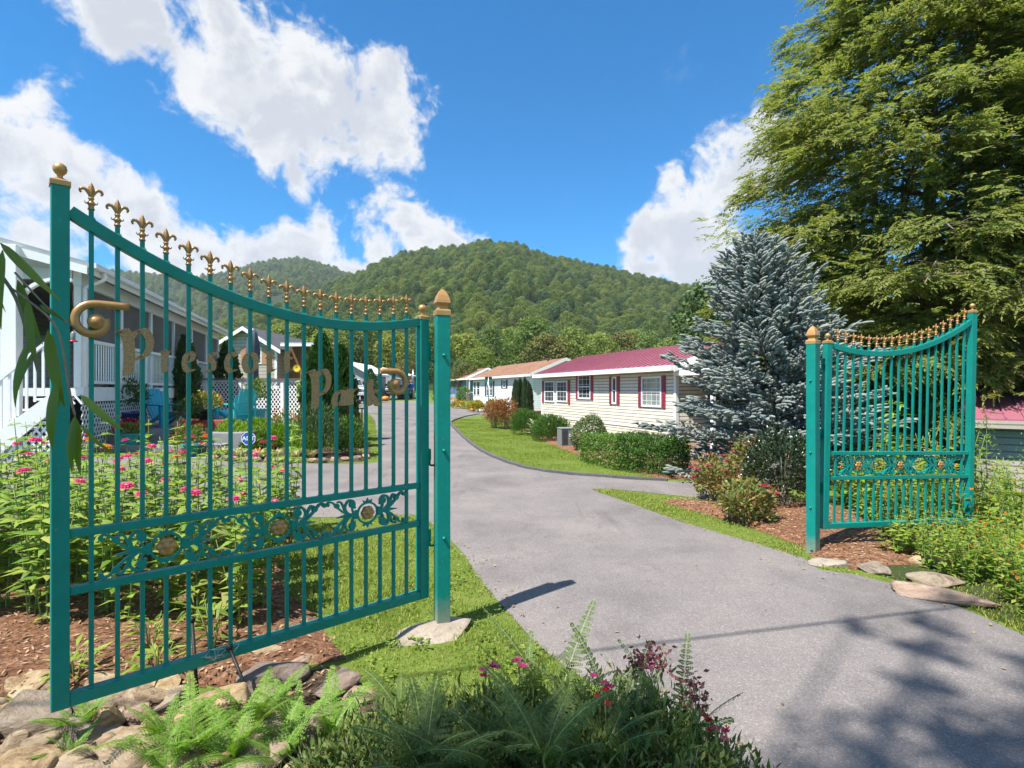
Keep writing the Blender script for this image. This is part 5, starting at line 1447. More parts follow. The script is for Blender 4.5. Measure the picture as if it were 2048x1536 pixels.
# ------------------------------------------------------------------ beige gabled home and terrace fence
def beige_home():
    Y = 31.5
    xl, xr = (427 - CX) / F_PX * Y, (553 - CX) / F_PX * Y
    zb0 = gz(xl, Y) - 0.2
    root = thing('gabled_house', 'beige gabled house with wooden shutters and brown porch behind the lattice fence', 'house', (xl, Y, zb0), 0)
    Wd = xr - xl; z_e = at(0, 690, Y).z - zb0 - 0.15; z_a = at(0, 653, Y).z - zb0 - 0.1
    xa = (490 - CX) / F_PX * Y - xl
    m = MB(); m.prism([(0, 0), (Wd, 0), (Wd, z_e), (xa, z_a), (0, z_e)], 0, 9, XZ); m.build('wall', M['beige'], root, fix=True)
    m = MB()
    for x0, z0 in ((-0.25, z_e - 0.16), (Wd + 0.35, z_e - 0.22)):
        m.prism([(x0, z0), (xa, z_a + 0.02), (xa, z_a + 0.14), (x0, z0 + 0.12)], -0.3, 9.2, XZ)
    m.build('roof', M['darkshingle'], root, fix=True)
    m = MB()
    for x0, z0 in ((-0.25, z_e - 0.16), (Wd + 0.35, z_e - 0.22)):
        m.prism([(x0, z0 - 0.16), (xa, z_a - 0.14), (xa, z_a + 0.08), (x0, z0 + 0.06)], -0.34, -0.305, XZ)
    m.span((-0.02, -0.02, 0), (0.1, 0.08, z_e - 0.02)); m.span((Wd - 0.1, -0.02, 0), (Wd + 0.02, 0.08, z_e - 0.02))
    m.build('trim', M['trim'], root, fix=True)
    w0 = (481 + 9 - CX) / F_PX * Y - xl
    window(root, w0 + 0.10, at(0, 728, Y).z - zb0, 0.86, 0.95, eface, ('trim', 'glass'), (3, 4), (0.33, 'shutterwood'))
    # porch wing
    px1 = (634 - CX) / F_PX * Y - xl; zr = at(0, 689, Y).z - zb0
    MB().span((Wd + 0.02, 1.2, 0), (px1, 1.3, zr - 0.05)).build('porch_wall', M['wood'], root)
    m = MB(); m.span((Wd + 0.36, -0.3, zr), (px1 + 0.1, 3.0, zr + 0.10)); m.build('porch_roof', M['tinroof'], root)
    MB().span((Wd + 0.36, -0.34, zr - 0.12), (px1 + 0.1, -0.305, zr + 0.02)).build('porch_fascia', M['trim'], root)
    m = MB(); m.span((px1 - 0.1, -0.25, 0), (px1, -0.15, zr - 0.13)); m.span((Wd + 0.1, -0.22, 1.05), (px1 - 0.1, -0.17, 1.12)); m.build('porch_post', M['wood'], root)
    dx = (613 - CX) / F_PX * Y - xl
    d = MB().span((dx, 1.14, 0.55), (dx + 0.5, 1.19, zr - 0.28)).build('door', paint('beige_door', (0.42, 0.38, 0.33), 0.5), root)
    m = MB()
    for i in range(2):
        for j in range(2): m.span((dx + 0.1 + i * 0.16, 1.128, zr - 0.78 + j * 0.19), (dx + 0.24 + i * 0.16, 1.137, zr - 0.62 + j * 0.19))
    m.build('door_window', M['glass'], d)
beige_home()

fl = thing('lattice_fence', 'white lattice fence with capped rail along the patio terrace', 'fence', (0, 18.6, 0), 0)
def fx(px, Y=18.6): return (px - CX) / F_PX * Y
fz0, fz1 = pz - 0.05, at(0, 757, 18.6).z
ff = lambda u, z, o: (u, -o, z)
for xa, xb in ((326, 408), (414, 478), (484, 562), (568, 640)):
    lattice('lattice_panel', fl, fx(xa), fx(xb), fz0 + 0.1, fz1 - 0.1, ff, 0.118, 0.027, M['white'], 0.0)
for xp in (323, 411, 481, 565, 643): MB().span((fx(xp) - 0.05, -0.05, 0.0), (fx(xp) + 0.05, 0.04, fz1 - 0.045)).build('post', M['white'], fl)
m = MB()
ends = [323, 411, 481, 565, 643]
for a, b in zip(ends[:-1], ends[1:]):
    m.span((fx(a) + 0.052, -0.02, fz1 - 0.13), (fx(b) - 0.052, 0.02, fz1 - 0.048)); m.span((fx(a) + 0.052, -0.02, fz0 + 0.02), (fx(b) - 0.052, 0.02, fz0 + 0.1))
m.build('rail', M['white'], fl)
MB().span((fx(320), -0.09, fz1 - 0.04), (fx(646), 0.09, fz1)).build('cap_board', M['brownpost'], fl)
bx_ = MB().span((fx(326), 0.5, 0.3), (fx(640), 0.56, fz1 - 0.35)).build('shade_board', M['shade_black'], fl)  # dark board added to paint the shade behind the lattice holes

# ------------------------------------------------------------------ gray shed in the distance
Yg = 47.0
sg_ = thing('gray_outbuilding', 'gray gabled outbuilding with white trim behind the parked cars', 'shed', ((668 - CX) / F_PX * Yg, Yg, gz(-14, Yg)), 0)
wg = 66 / F_PX * Yg; zg = at(0, 746, Yg).z - gz(-14, Yg); za_ = at(0, 728, Yg).z - gz(-14, Yg)
m = MB(); m.prism([(0, -0.2), (wg, -0.2), (wg, zg), (wg / 2, za_), (0, zg)], 0, 7, XZ); m.build('wall', M['grayside'], sg_, fix=True)
m = MB()
for x0 in (-0.3, wg + 0.3): m.prism([(x0, zg - 0.2), (wg / 2, za_ + 0.02), (wg / 2, za_ + 0.2), (x0, zg - 0.02)], -0.35, 7.2, XZ)
m.build('roof', M['trim'], sg_, fix=True)
s2 = thing('gray_outbuilding', 'low gray outbuilding with slanted roof right behind the black truck', 'shed', ((746 - CX) / F_PX * 52, 55.5, gz(-13, 55)), 0)
m = MB(); m.prism([(0, -0.2), (2.6, -0.2), (2.6, 2.3), (0, 3.0)], 0, 4, XZ); m.build('wall', M['grayside'], s2, fix=True)
m = MB(); m.prism([(-0.2, 3.06), (2.9, 2.24), (2.9, 2.36), (-0.2, 3.18)], -0.2, 4.2, XZ); m.build('roof', M['trim'], s2, fix=True)
# ------------------------------------------------------------------ blue spruce
def spruce():
    rng = np.random.default_rng(17); rr = random.Random(17)
    base = (4.95, 10.3, gz(4.95, 10.3) - 0.05)
    root = thing('blue_spruce', 'silvery blue spruce beside the plain gate leaf', 'tree', base, 0)
    H = 4.46 - base[2]
    tr = MB(); tr.tube([(0, 0, -0.3), (0.02, 0, H * 0.3), (-0.12, 0, H * 0.7), (-0.42, 0, H * 0.97)], [0.10, 0.085, 0.045, 0.012], 9)
    ax = lambda z: np.array([-0.42 * (z / H) ** 1.6, 0.0, z])
    P, D, SL = [], [], []
    z = 0.30
    while z < H - 0.06:
        t = z / H
        R_ = 2.10 * (1 - t) ** 0.56 * (0.84 if t < 0.07 else 1.0) - 0.06
        k = 8 if t < 0.85 else 6
        a0 = rr.uniform(0, 6.28)
        for i in range(k):
            a = a0 + 2 * math.pi * i / k + rr.uniform(-0.25, 0.25)
            L = R_ * rr.uniform(0.72, 1.10)
            if 2.5 < a % 6.283 < 4.2 and t < 0.42: L *= 1.22
            if (a % 6.283 < 0.7 or a % 6.283 > 5.5) and t < 0.42: L *= 1.08
            rise = -0.14 + 0.75 * t + rr.uniform(-0.10, 0.10)
            d = np.array([math.cos(a), math.sin(a), rise]); d /= np.linalg.norm(d)
            o = ax(z)
            tip = o + d * L + np.array([0, 0, 0.10 * L])
            midp = o + d * L * 0.5 - np.array([0, 0, 0.05 * L])
            pts = catmull([Vector(o), Vector(midp), Vector(tip)], 3)
            tr.tube(pts, [0.018 * (1 - 0.8 * q / 6) * (0.5 + 0.5 * (1 - t)) for q in range(7)][:len(pts)], 5)
            n = max(6, int(L * 54))
            side = np.array([-math.sin(a), math.cos(a), 0])
            for j in range(n):
                f = 0.16 + 0.84 * (j + rr.random()) / n
                q = (1 - f) ** 2 * o + 2 * f * (1 - f) * midp + f * f * tip
                w_ = L * 0.36 * (1 - f * 0.66) * rr.random() ** 0.6
                s = rr.choice((-1, 1))
                off = side * s * w_ + d * w_ * 0.30 + np.array([0, 0, rr.uniform(-0.05, 0.05)])
                dd = d * 0.7 + side * s * rr.uniform(0.2, 1.0) + np.array([0, 0, rr.uniform(-0.15, 0.42)])
                P.append(q + off); D.append(dd); SL.append(rr.uniform(0.08, 0.17) * (0.8 + 0.4 * f))
                if rr.random() < 0.30 * (1 - f):     # filling shoots nearer the stem
                    P.append(q + off * 0.4 + np.array([0, 0, rr.uniform(-0.06, 0.08)])); D.append(dd + np.array([0, 0, 0.4])); SL.append(0.11)
        z += 0.20 * (1.0 - 0.35 * t)
    P.append(ax(H - 0.12)); D.append(np.array([0, 0, 1.0])); SL.append(0.3)
    for i in range(7):
        P.append(ax(H - 0.2 - 0.03 * i)); D.append(np.array([math.cos(i * 2.4) * 0.6, math.sin(i * 2.4) * 0.6, 1])); SL.append(0.18)
    P, D, SL = np.array(P), unit(np.array(D)), np.array(SL)
    Lv = Leaves(); n = len(P)
    # every shoot: a plump core and a brush of needles
    k = 5; X = perp(D, rng); Y_ = np.cross(D, X)
    rings = ((0.0, 0.010), (0.35, 0.023), (0.8, 0.018), (1.0, 0.0))
    V = np.stack([P + D * (SL * f)[:, None] + (X * math.cos(2 * math.pi * j / k) + Y_ * math.sin(2 * math.pi * j / k)) * r for f, r in rings for j in range(k)], 1)
    q = k * len(rings); I = np.arange(n)[:, None] * q
    T = []
    for a in range(len(rings) - 1):
        for j in range(k):
            p0, p1 = a * k + j, a * k + (j + 1) % k
            T += [I + [p0, p1, p1 + k], I + [p0, p1 + k, p0 + k]]
    Lv.add_arrays(V.reshape(-1, 3), np.concatenate(T))
    per = 26
    PP = np.repeat(P, per, 0); DD = np.repeat(D, per, 0); S2 = np.repeat(SL, per)
    f = rng.random(n * per); ang = rng.uniform(0, 6.283, n * per)
    XX, YY = np.repeat(X, per, 0), np.repeat(Y_, per, 0)
    out = XX * np.cos(ang)[:, None] + YY * np.sin(ang)[:, None]
    nl = 0.032 * (1 - 0.35 * f)
    Lv.spikes(PP + DD * (S2 * f)[:, None], out + DD * 0.75, nl, 0.009, rng)
    tr.build('trunk', M['bark'], root); Lv.build('needles', L_['spruce'], root)
spruce()

# ------------------------------------------------------------------ hemlock
def hemlock():
    rng = np.random.default_rng(23); rr = random.Random(23)
    base = (10.7, 14.2, gz(10.7, 14.2) - 0.1)
    root = thing('hemlock_tree', 'huge feathery hemlock rising out of the picture above the lower house', 'tree', base, 0)
    H = 17.5; tr = MB()
    stems = [((0, 0), (0.3, 0.2), 0.27), ((0.75, 0.3), (1.4, -0.6), 0.20), ((-0.35, 0.6), (-1.0, 1.2), 0.18), ((1.5, 0.9), (2.6, 1.4), 0.17)]
    for (bx, by), (tx, ty), r in stems:
        p = catmull([(bx, by, -0.6), (bx * 0.9, by, 2.0), ((bx + tx) / 2, (by + ty) / 2, 7.0), (tx, ty, 13.0), (tx * 0.8, ty * 0.8, 16.8)], 4)
        tr.tube(p, [r * (1 - 0.9 * i / (len(p) - 1)) for i in range(len(p))], 9)
    def rad(z):
        return float(np.interp(z, [0.6, 2.6, 4.5, 6.5, 8.7, 10.7, 12.7, 15, 17.5], [3.4, 4.6, 5.0, 4.75, 4.3, 3.55, 2.6, 1.4, 0.1]))
    SP, SD, SS = [], [], []
    z = 2.55
    while z < H - 0.2:
        Rz = rad(z); k = 9 if z < 13 else 7
        a0 = rr.uniform(0, 6.28)
        for i in range(k):
            a = a0 + 2 * math.pi * i / k + rr.uniform(-0.3, 0.3)
            sx, sy = rr.choice(((0.2, 0.1), (0.9, 0.0), (-0.4, 0.6), (1.2, 0.8))); 
            L = Rz * rr.uniform(0.72, 1.13)
            o = Vector((sx * 0.8, sy * 0.8, z + rr.uniform(-0.3, 0.3)))
            d = Vector((math.cos(a), math.sin(a), 0))
            tip = Vector((d.x * L, d.y * L, z + rr.uniform(-0.5, 0.75) - 0.06 * L))
            mid = o.lerp(tip, 0.55) + Vector((0, 0, 0.10 * L + rr.uniform(-0.1, 0.2)))
            front = d.y < 0.55
            pts = catmull([o, mid, tip], 5); kk = len(pts)
            if front: tr.tube(pts, [0.045 * (1 - 0.9 * q / (kk - 1)) * (1 - 0.5 * z / H) + 0.004 for q in range(kk)], 5)
            n = int(L * (32 if front else 9))
            side = Vector((-d.y, d.x, 0))
            for j in range(n):
                f = 0.18 + 0.82 * ((j + rr.random()) / n) ** 0.72
                p = pts[min(kk - 1, int(f * (kk - 1)))]
                s = rr.choice((-1, 1)); w_ = L * 0.36 * (1.05 - f * 0.75) * rr.random() ** 0.55
                q = p + side * s * w_ + d * w_ * 0.5 + Vector((0, 0, -0.16 * w_ + rr.uniform(-0.26, 0.20)))
                if front and rr.random() < 0.045: tr.tube([p, p.lerp(q, 0.5) + Vector((0, 0, 0.04)), q], [0.010, 0.007, 0.004], 4)
                SP.append(q); SD.append(d * rr.uniform(0.5, 1) + side * s * rr.uniform(0.1, 0.9) + Vector((0, 0, -rr.uniform(0.0, 0.45)))); SS.append(rr.uniform(0.28, 0.58))
        z += 0.30 if z < 9 else 0.36
    for i in range(7500):      # twigs everywhere in the outer crown, between the limbs
        z = 1.6 + (H - 2.2) * rr.random() ** 0.9; a = rr.uniform(0, 6.283)
        if math.sin(a) > 0.5: continue
        r = rad(z) * (0.55 + 0.47 * rr.random() ** 0.6) * (1 + 0.13 * math.sin(a * 5 + z * 1.7) + 0.08 * math.sin(a * 11 - z * 3.1))
        SP.append(Vector((math.cos(a) * r, math.sin(a) * r, z))); b = a + rr.uniform(-0.9, 0.9)
        SD.append(Vector((math.cos(b), math.sin(b), rr.uniform(-0.35, 0.45)))); SS.append(rr.uniform(0.24, 0.50))
    P, D, S = np.array([tuple(p) for p in SP]), unit(np.array([tuple(p) for p in SD])), np.array(SS)
    n = len(P)
    Z = np.array([0, 0, 1.0]); X = unit(np.cross(D, Z) + rng.normal(size=(n, 3)) * 0.22); N = unit(np.cross(X, D))
    Lv = Leaves(); per = 15
    for j in range(per):
        f = (j + 0.5) / per; sgn = 1 if j % 2 else -1
        lat = (0.36 * (1 - f) + 0.08)
        p = P + D * (S * f)[:, None] - Z * (S * 0.14 * f * f)[:, None]
        dd = D * 0.8 + X * sgn * (0.95 - 0.4 * f) - Z * (0.18 + 0.2 * f) + rng.normal(size=(n, 3)) * 0.16
        Lv.diamonds(p, dd, N + rng.normal(size=(n, 3)) * 0.35, S * lat * rng.uniform(0.7, 1.25, n), 0.034 + 0.016 * rng.random(n), 0.1)
    # fine tips
    Lv.diamonds(P + D * (S * 0.9)[:, None] - Z * (S * 0.18)[:, None], D - Z * 0.5, N, S * 0.34, 0.03)
    tr.build('trunk', M['twig'], root); Lv.build('crown', L_['hemlock'], root)
    return n
hemlock()

# ------------------------------------------------------------------ clipped and loose shrubs
def shrub(name, label, loc, parts, cat='shrub', rz=0.0, group=None, stems=None, zmin=-0.35, seed=1):
    """parts: (material, n, (rx, ry, rz), centre, leaf length, leaf width, inner, upright)"""
    rng = np.random.default_rng(seed)
    root = thing(name, label, cat, loc, rz, group)
    for nm, mat, n, r, c, ll, lw, inner, upr in parts:
        Lv = Leaves(); P, N = shell(n, rng, r[0], r[1], r[2], c, inner, 0.18, zmin)
        k = len(P)
        D = unit(N * 0.7 + rdir(k, rng) * 0.6 + np.array([0, 0, upr]))
        Nn = unit(N + rdir(k, rng) * 0.7)
        Lv.blades(P, D, Nn, ll * rng.uniform(0.7, 1.3, k), lw * rng.uniform(0.7, 1.2, k), 0.18, 0.12)
        Lv.build(nm, mat, root)
    if stems:
        n, r, h, rad = stems; m = MB(); rr = random.Random(seed)
        for i in range(n):
            a = i * 2.4; e = (math.cos(a) * r * rr.random(), math.sin(a) * r * rr.random(), h * rr.uniform(0.7, 1))
            m.tube(catmull([(e[0] * 0.15, e[1] * 0.15, -0.1), (e[0] * 0.5, e[1] * 0.5, h * 0.4), e], 3), [rad * q for q in (1, .95, .85, .75, .6, .45, .3)], 5)
        m.build('stem', M['twig'], root)
    return root
def box_shell(n, rng, sx, sy, sz, c=(0, 0, 0), depth=0.07):
    P, N = [], []
    ar = np.array([sy * sz, sy * sz, sx * sz, sx * sz, sx * sy]); pr = ar / ar.sum()
    ch = rng.choice(5, n, p=pr); u = rng.uniform(-0.5, 0.5, (n, 3)) * [sx, sy, sz]
    Nn = np.array([[1, 0, 0], [-1, 0, 0], [0, 1, 0], [0, -1, 0], [0, 0, 1.0]])[ch]
    half = np.array([sx, sy, sz]) / 2
    P = np.where(np.abs(Nn) > 0, Nn * half, u)
    e = np.clip(np.abs(P / half), 0, 1); rnd = np.prod(np.sort(e, 1)[:, 1:], 1) ** 6
    P = P * (1 - 0.05 * rnd[:, None]) - Nn * (rng.random((n, 1)) ** 1.5) * depth + rng.normal(size=(n, 3)) * 0.012
    return P + np.array(c), unit(Nn + rng.normal(size=(n, 3)) * 0.25)
def hedge(label, a, b, width, h, mat, n, seed, loose=0.0, top=0.0):
    rng = np.random.default_rng(seed)
    a, b = Vector(a), Vector(b); L = (b - a).length; mid = (a + b) / 2
    root = thing('hedge', label, 'hedge', (mid.x, mid.y, gz(mid.x, mid.y)), math.atan2(b.y - a.y, b.x - a.x))
    Lv = Leaves(); P, N = box_shell(n, rng, L, width, h, (0, 0, h / 2), 0.10 + loose)
    P[:, 2] += loose * 1.2 * np.sin(P[:, 0] * 5.1 + seed) * (P[:, 2] / h) + loose * np.sin(P[:, 0] * 11) * 0.5 * (P[:, 2] / h)
    P[:, 1] += loose * np.sin(P[:, 0] * 4.3) * 0.8
    D = unit(N * 0.6 + rdir(n, rng) * 0.7 + np.array([0, 0, 0.35]))
    Lv.blades(P, D, unit(N + rdir(n, rng) * 0.6), 0.05 * rng.uniform(0.7, 1.4, n), 0.022, 0.15, 0.1)
    if loose:
        k = n // 14; Q = rng.uniform(-0.5, 0.5, (k, 3)) * [L, width, 0] + [0, 0, h * 0.93]
        for j in range(6):
            Dq = np.array([0, 0, 1.0]) + rng.normal(size=(k, 3)) * [0.25, 0.25, 0]
            Lv.blades(Q + np.array([0, 0, 1]) * 0.03 * j, Dq + rdir(k, rng) * 0.8, rdir(k, rng), 0.05, 0.014)
    Lv.build('foliage', mat, root)
    m = MB(); rr = random.Random(seed)
    for i in range(int(L * 5)):
        x = rr.uniform(-L / 2, L / 2) * 0.9; y = rr.uniform(-.3, .3) * width; m.tube([(x, y, -0.1), (x + rr.uniform(-.1, .1), y * 1.3, h * 0.75)], [0.012, 0.005], 5)
    m.build('stem', M['twig'], root)
    return root
def gpt(px, py, back=0.0):
    q = G(px, py); q.y += back; q.x *= (q.y / (q.y - back)); q.z = gz(q.x, q.y); return q
p = gpt(1182, 905, 0.45); shrub('round_bush', 'round clipped variegated bush between the heat pump and the hedge', p,
   [('foliage', leafmat('variegated_leaves', [(0.06, 0.11, 0.03), (0.10, 0.16, 0.045), (0.20, 0.25, 0.10), (0.32, 0.33, 0.18)], 0.45, 0.25, 0.35), 6500, (0.50, 0.48, 0.46), (0, 0, 0.40), 0.055, 0.03, 0.78, 0.2)], 'bush', stems=(8, 0.3, 0.6, 0.014), seed=31, zmin=-0.9)
a, b = gpt(1185, 926, 0.4), gpt(1262, 946, 0.4); hedge('neatly clipped flat-topped hedge in front of the cream home', a, b, 0.75, 0.62, L_['hedge'], 7000, 41)
a, b = gpt(1262, 944, 0.45), gpt(1352, 962, 0.5); hedge('shaggy untrimmed hedge running up to the blue spruce', a, b, 0.75, 0.60, L_['yew'], 7500, 42, 0.10)
for px, py, rr_, hh, lab, sd in ((1058, 872, 0.62, 0.90, 'bright green spreading yew behind the pale mullein', 51), (1102, 885, 0.55, 0.72, 'low green yew beside the heat pump', 52)):
    p = gpt(px, py, 0.5)
    shrub('yew_bush', lab, p, [('foliage', L_['yew'], 5200, (rr_, rr_ * 0.8, hh * 0.62), (0, 0, hh * 0.42), 0.11, 0.018, 0.45, 0.9)], 'bush', stems=(9, 0.4, hh * 0.7, 0.014), seed=sd, zmin=-0.6)
# columnar junipers
for px, top, bot, Y, lab in ((1035, 753, 850, 22.8, 'columnar juniper, the taller of the pair by the gap between homes'), (1054, 761, 853, 22.3, 'columnar juniper, the shorter one nearest the cream home')):
    q = at(px, bot, Y); z0 = gz(q.x, Y); h = at(px, top, Y).z - z0
    rng = np.random.default_rng(int(px)); root = thing('columnar_juniper', lab, 'tree', (q.x, Y, z0), 0)
    Lv = Leaves()
    for c in range(5):
        ox, oy = (math.cos(c * 1.256) * 0.11, math.sin(c * 1.256) * 0.11)
        hh = h * rng.uniform(0.86, 1.0); n = 1500
        t = rng.random(n); a = rng.uniform(0, 6.283, n); r = 0.14 * np.sin(np.clip(t * 0.92 + 0.10, 0, 1) * math.pi) ** 0.5 * rng.uniform(0.75, 1.05, n)
        P = np.stack([ox + np.cos(a) * r, oy + np.sin(a) * r, t * hh], -1)
        Nn = np.stack([np.cos(a), np.sin(a), a * 0 + 0.2], -1)
        Lv.diamonds(P, np.array([0, 0, 1.0]) + Nn * 0.22 + rdir(n, rng) * 0.12, Nn + rdir(n, rng) * 0.4, 0.17 * rng.uniform(0.6, 1.3, n), 0.03)
    Lv.build('foliage', L_['juniper'], root)
    MB().tube([(0, 0, -0.15), (0, 0, h * 0.8)], [0.05, 0.015], 7).build('trunk', M['bark'], root)
# nandina-like shrubs with red leaves
for px, py, w_, h_, lab, sd in ((990, 858, 0.50, 1.05, 'red and bronze leaved shrub on the lawn edge below the street sign', 61), (1012, 860, 0.42, 1.15, 'bronze leaved shrub next to the columnar junipers', 62)):
    p = gpt(px, py, 0.4)
    shrub('red_leaf_shrub', lab, p, [('foliage', L_['nandina'], 950, (w_ * 1.05, w_, h_ * 0.46), (0, 0, h_ * 0.66), 0.12, 0.045, 0.15, 0.5), ('lower_foliage', L_['rose'], 420, (w_ * 0.7, w_ * 0.7, h_ * 0.35), (0, 0, h_ * 0.35), 0.08, 0.03, 0.2, 0.4)], 'shrub', stems=(16, w_ * 0.9, h_ * 0.95, 0.013), seed=sd, zmin=-0.9)
# golden shrubs before the white home
for i, (px, lab) in enumerate(((946, 'golden shrub at the corner window of the white home'), (957, 'golden shrub between the corner window and the street sign'), (985, 'golden shrub right of the street sign post'), (996, 'golden shrub half behind the bronze leaved shrub'))):
    Y = 34.5 + 0.2 * i; q = at(px, 812, Y)
    shrub('golden_shrub', lab, (q.x, Y, gz(q.x, Y)), [('foliage', L_['goldshrub'], 900, (0.42, 0.4, 0.36), (0, 0, 0.36), 0.10, 0.06, 0.6, 0.4)], 'shrub', seed=70 + i, stems=(5, .2, .4, .012), group='golden shrubs before the white home')
p = at(928, 812, 40); shrub('green_shrub', 'dark green upright shrub behind the brown wooden post', (p.x, 40, gz(p.x, 40)), [('foliage', L_['hedge'], 1100, (0.5, 0.5, 0.75), (0, 0, 0.75), 0.12, 0.06, 0.6, 0.5)], 'shrub', seed=75, stems=(5, .2, .9, .014))
p = at(917, 812, 39); shrub('flower_bed_mound', 'low mound of orange flowers at the lane corner stones', (p.x, 39, gz(p.x, 39)), [('foliage', L_['weed'], 700, (0.6, 0.5, 0.28), (0, 0, 0.2), 0.10, 0.05, 0.5, 0.5), ('flower', L_['orangepet'], 160, (0.6, 0.5, 0.34), (0, 0, 0.24), 0.09, 0.09, 0.9, 0.3)], 'flower bed', seed=76)
# rose bush by the side lane, dark laurel by the post
def rose(label, px, py, w_, h_, seed, back=0.35):
    p = gpt(px, py, back)
    r = shrub('rose_bush', label, p, [('foliage', L_['rose'], int(2300 * w_ / 0.5), (w_, w_ * 0.8, h_ * 0.50), (0, 0, h_ * 0.52), 0.056, 0.034, 0.12, 0.35), ('red_foliage', L_['nandina'], int(190 * w_ / 0.5), (w_ * 1.06, w_ * 0.86, h_ * 0.55), (0, 0, h_ * 0.56), 0.05, 0.028, 0.75, 0.4)], 'bush', stems=(16, w_ * 0.85, h_ * 0.9, 0.008), seed=seed, zmin=-0.85)
    rng = np.random.default_rng(seed + 500)
    P, N = shell(13, rng, w_ * 1.02, w_ * 0.8, h_ * 0.52, (0, 0, h_ * 0.56), 0.92, 0.1, -0.2)
    for q, nrm in zip(P, N):
        Lv = Leaves(); k = 16; a = np.linspace(0, 4 * math.pi, k)
        Dv = np.stack([np.cos(a) * 0.8, np.sin(a) * 0.8, np.linspace(0.2, 1.2, k)], -1)
        Lv.blades(np.zeros((k, 3)), Dv, -Dv + np.array([0, 0, 1.5]), 0.046, 0.04, 0.3, 0.2)
        fl_ = Lv.build('flower', L_['rosepet'], r, tuple(q))
    return r
rose('straggling rose bush with pink flowers, at the lane side of its mulch bed', 1430, 1010, 0.34, 0.60, 81)
rose('reddish rose bush with pink flowers, tallest, under the blue spruce', 1495, 1008, 0.28, 0.84, 82, 0.75)
rose('full rose bush with small bronze leaves at the road edge', 1492, 1064, 0.38, 0.50, 83, 0.4)
p = Vector((3.75, 7.6, gz(3.75, 7.6))); shrub('dark_laurel', 'dark glossy laurel behind the bolted gate post', p, [('foliage', leafmat('laurel_leaves', [(0.018, 0.034, 0.014), (0.03, 0.05, 0.02), (0.05, 0.075, 0.03)], 0.25, 0.15, 0.6), 3600, (0.60, 0.5, 0.52), (0, 0, 0.50), 0.06, 0.03, 0.5, 0.4)], 'bush', stems=(9, .4, .8, .012), seed=91, zmin=-0.8)
# pale mullein rosette at the yews
p = gpt(1064, 874, 0.15); root = thing('mullein', 'pale woolly mullein with big leaves before the yew', 'plant', p, 0)
Lv = Leaves(); rng = np.random.default_rng(5)
for i in range(15):
    a = i * 2.4; t = i / 15
    Lv.blades([(0, 0, 0.05 + 0.5 * t)], [(math.cos(a), math.sin(a), 0.35 + 0.9 * t)], [(-math.cos(a) * 0.4, -math.sin(a) * 0.4, 1)], 0.34 * (1 - 0.5 * t), 0.11 * (1 - 0.4 * t), 0.1, 0.25)
Lv.build('foliage', leafmat('woolly_leaves', [(0.33, 0.38, 0.22), (0.42, 0.45, 0.28)], 0.8, 0.25, 0.1), root)
MB().tube([(0, 0, -0.05), (0, 0, 0.6)], [0.015, 0.008], 6).build('stem', L_['zinnia_stem'], root)
# heat pump
p = gpt(1131, 893, 0.15); hp = thing('heat_pump', 'gray heat pump cabinet between the yew and the round bush', 'heat pump', p, R(14))
MB().span((-0.19, -0.19, 0.0), (0.19, 0.19, 0.50)).build('cabinet', M['charcoal'] if False else paint('gray_enamel', (0.20, 0.20, 0.21), 0.45), hp, 0.008)
m = MB(); 
for i in range(13): m.span((-0.17, -0.197, 0.05 + i * 0.033), (-0.0, -0.1905, 0.062 + i * 0.033))
m.build('louvre_panel', M['charcoal'], hp); MB().span((0.04, -0.197, 0.28), (0.12, -0.1905, 0.36)).build('notice', M['white'], hp)
MB().span((-0.20, -0.20, 0.502), (0.20, 0.20, 0.525)).build('lid', paint('gray_lid', (0.28, 0.28, 0.29), 0.4), hp)
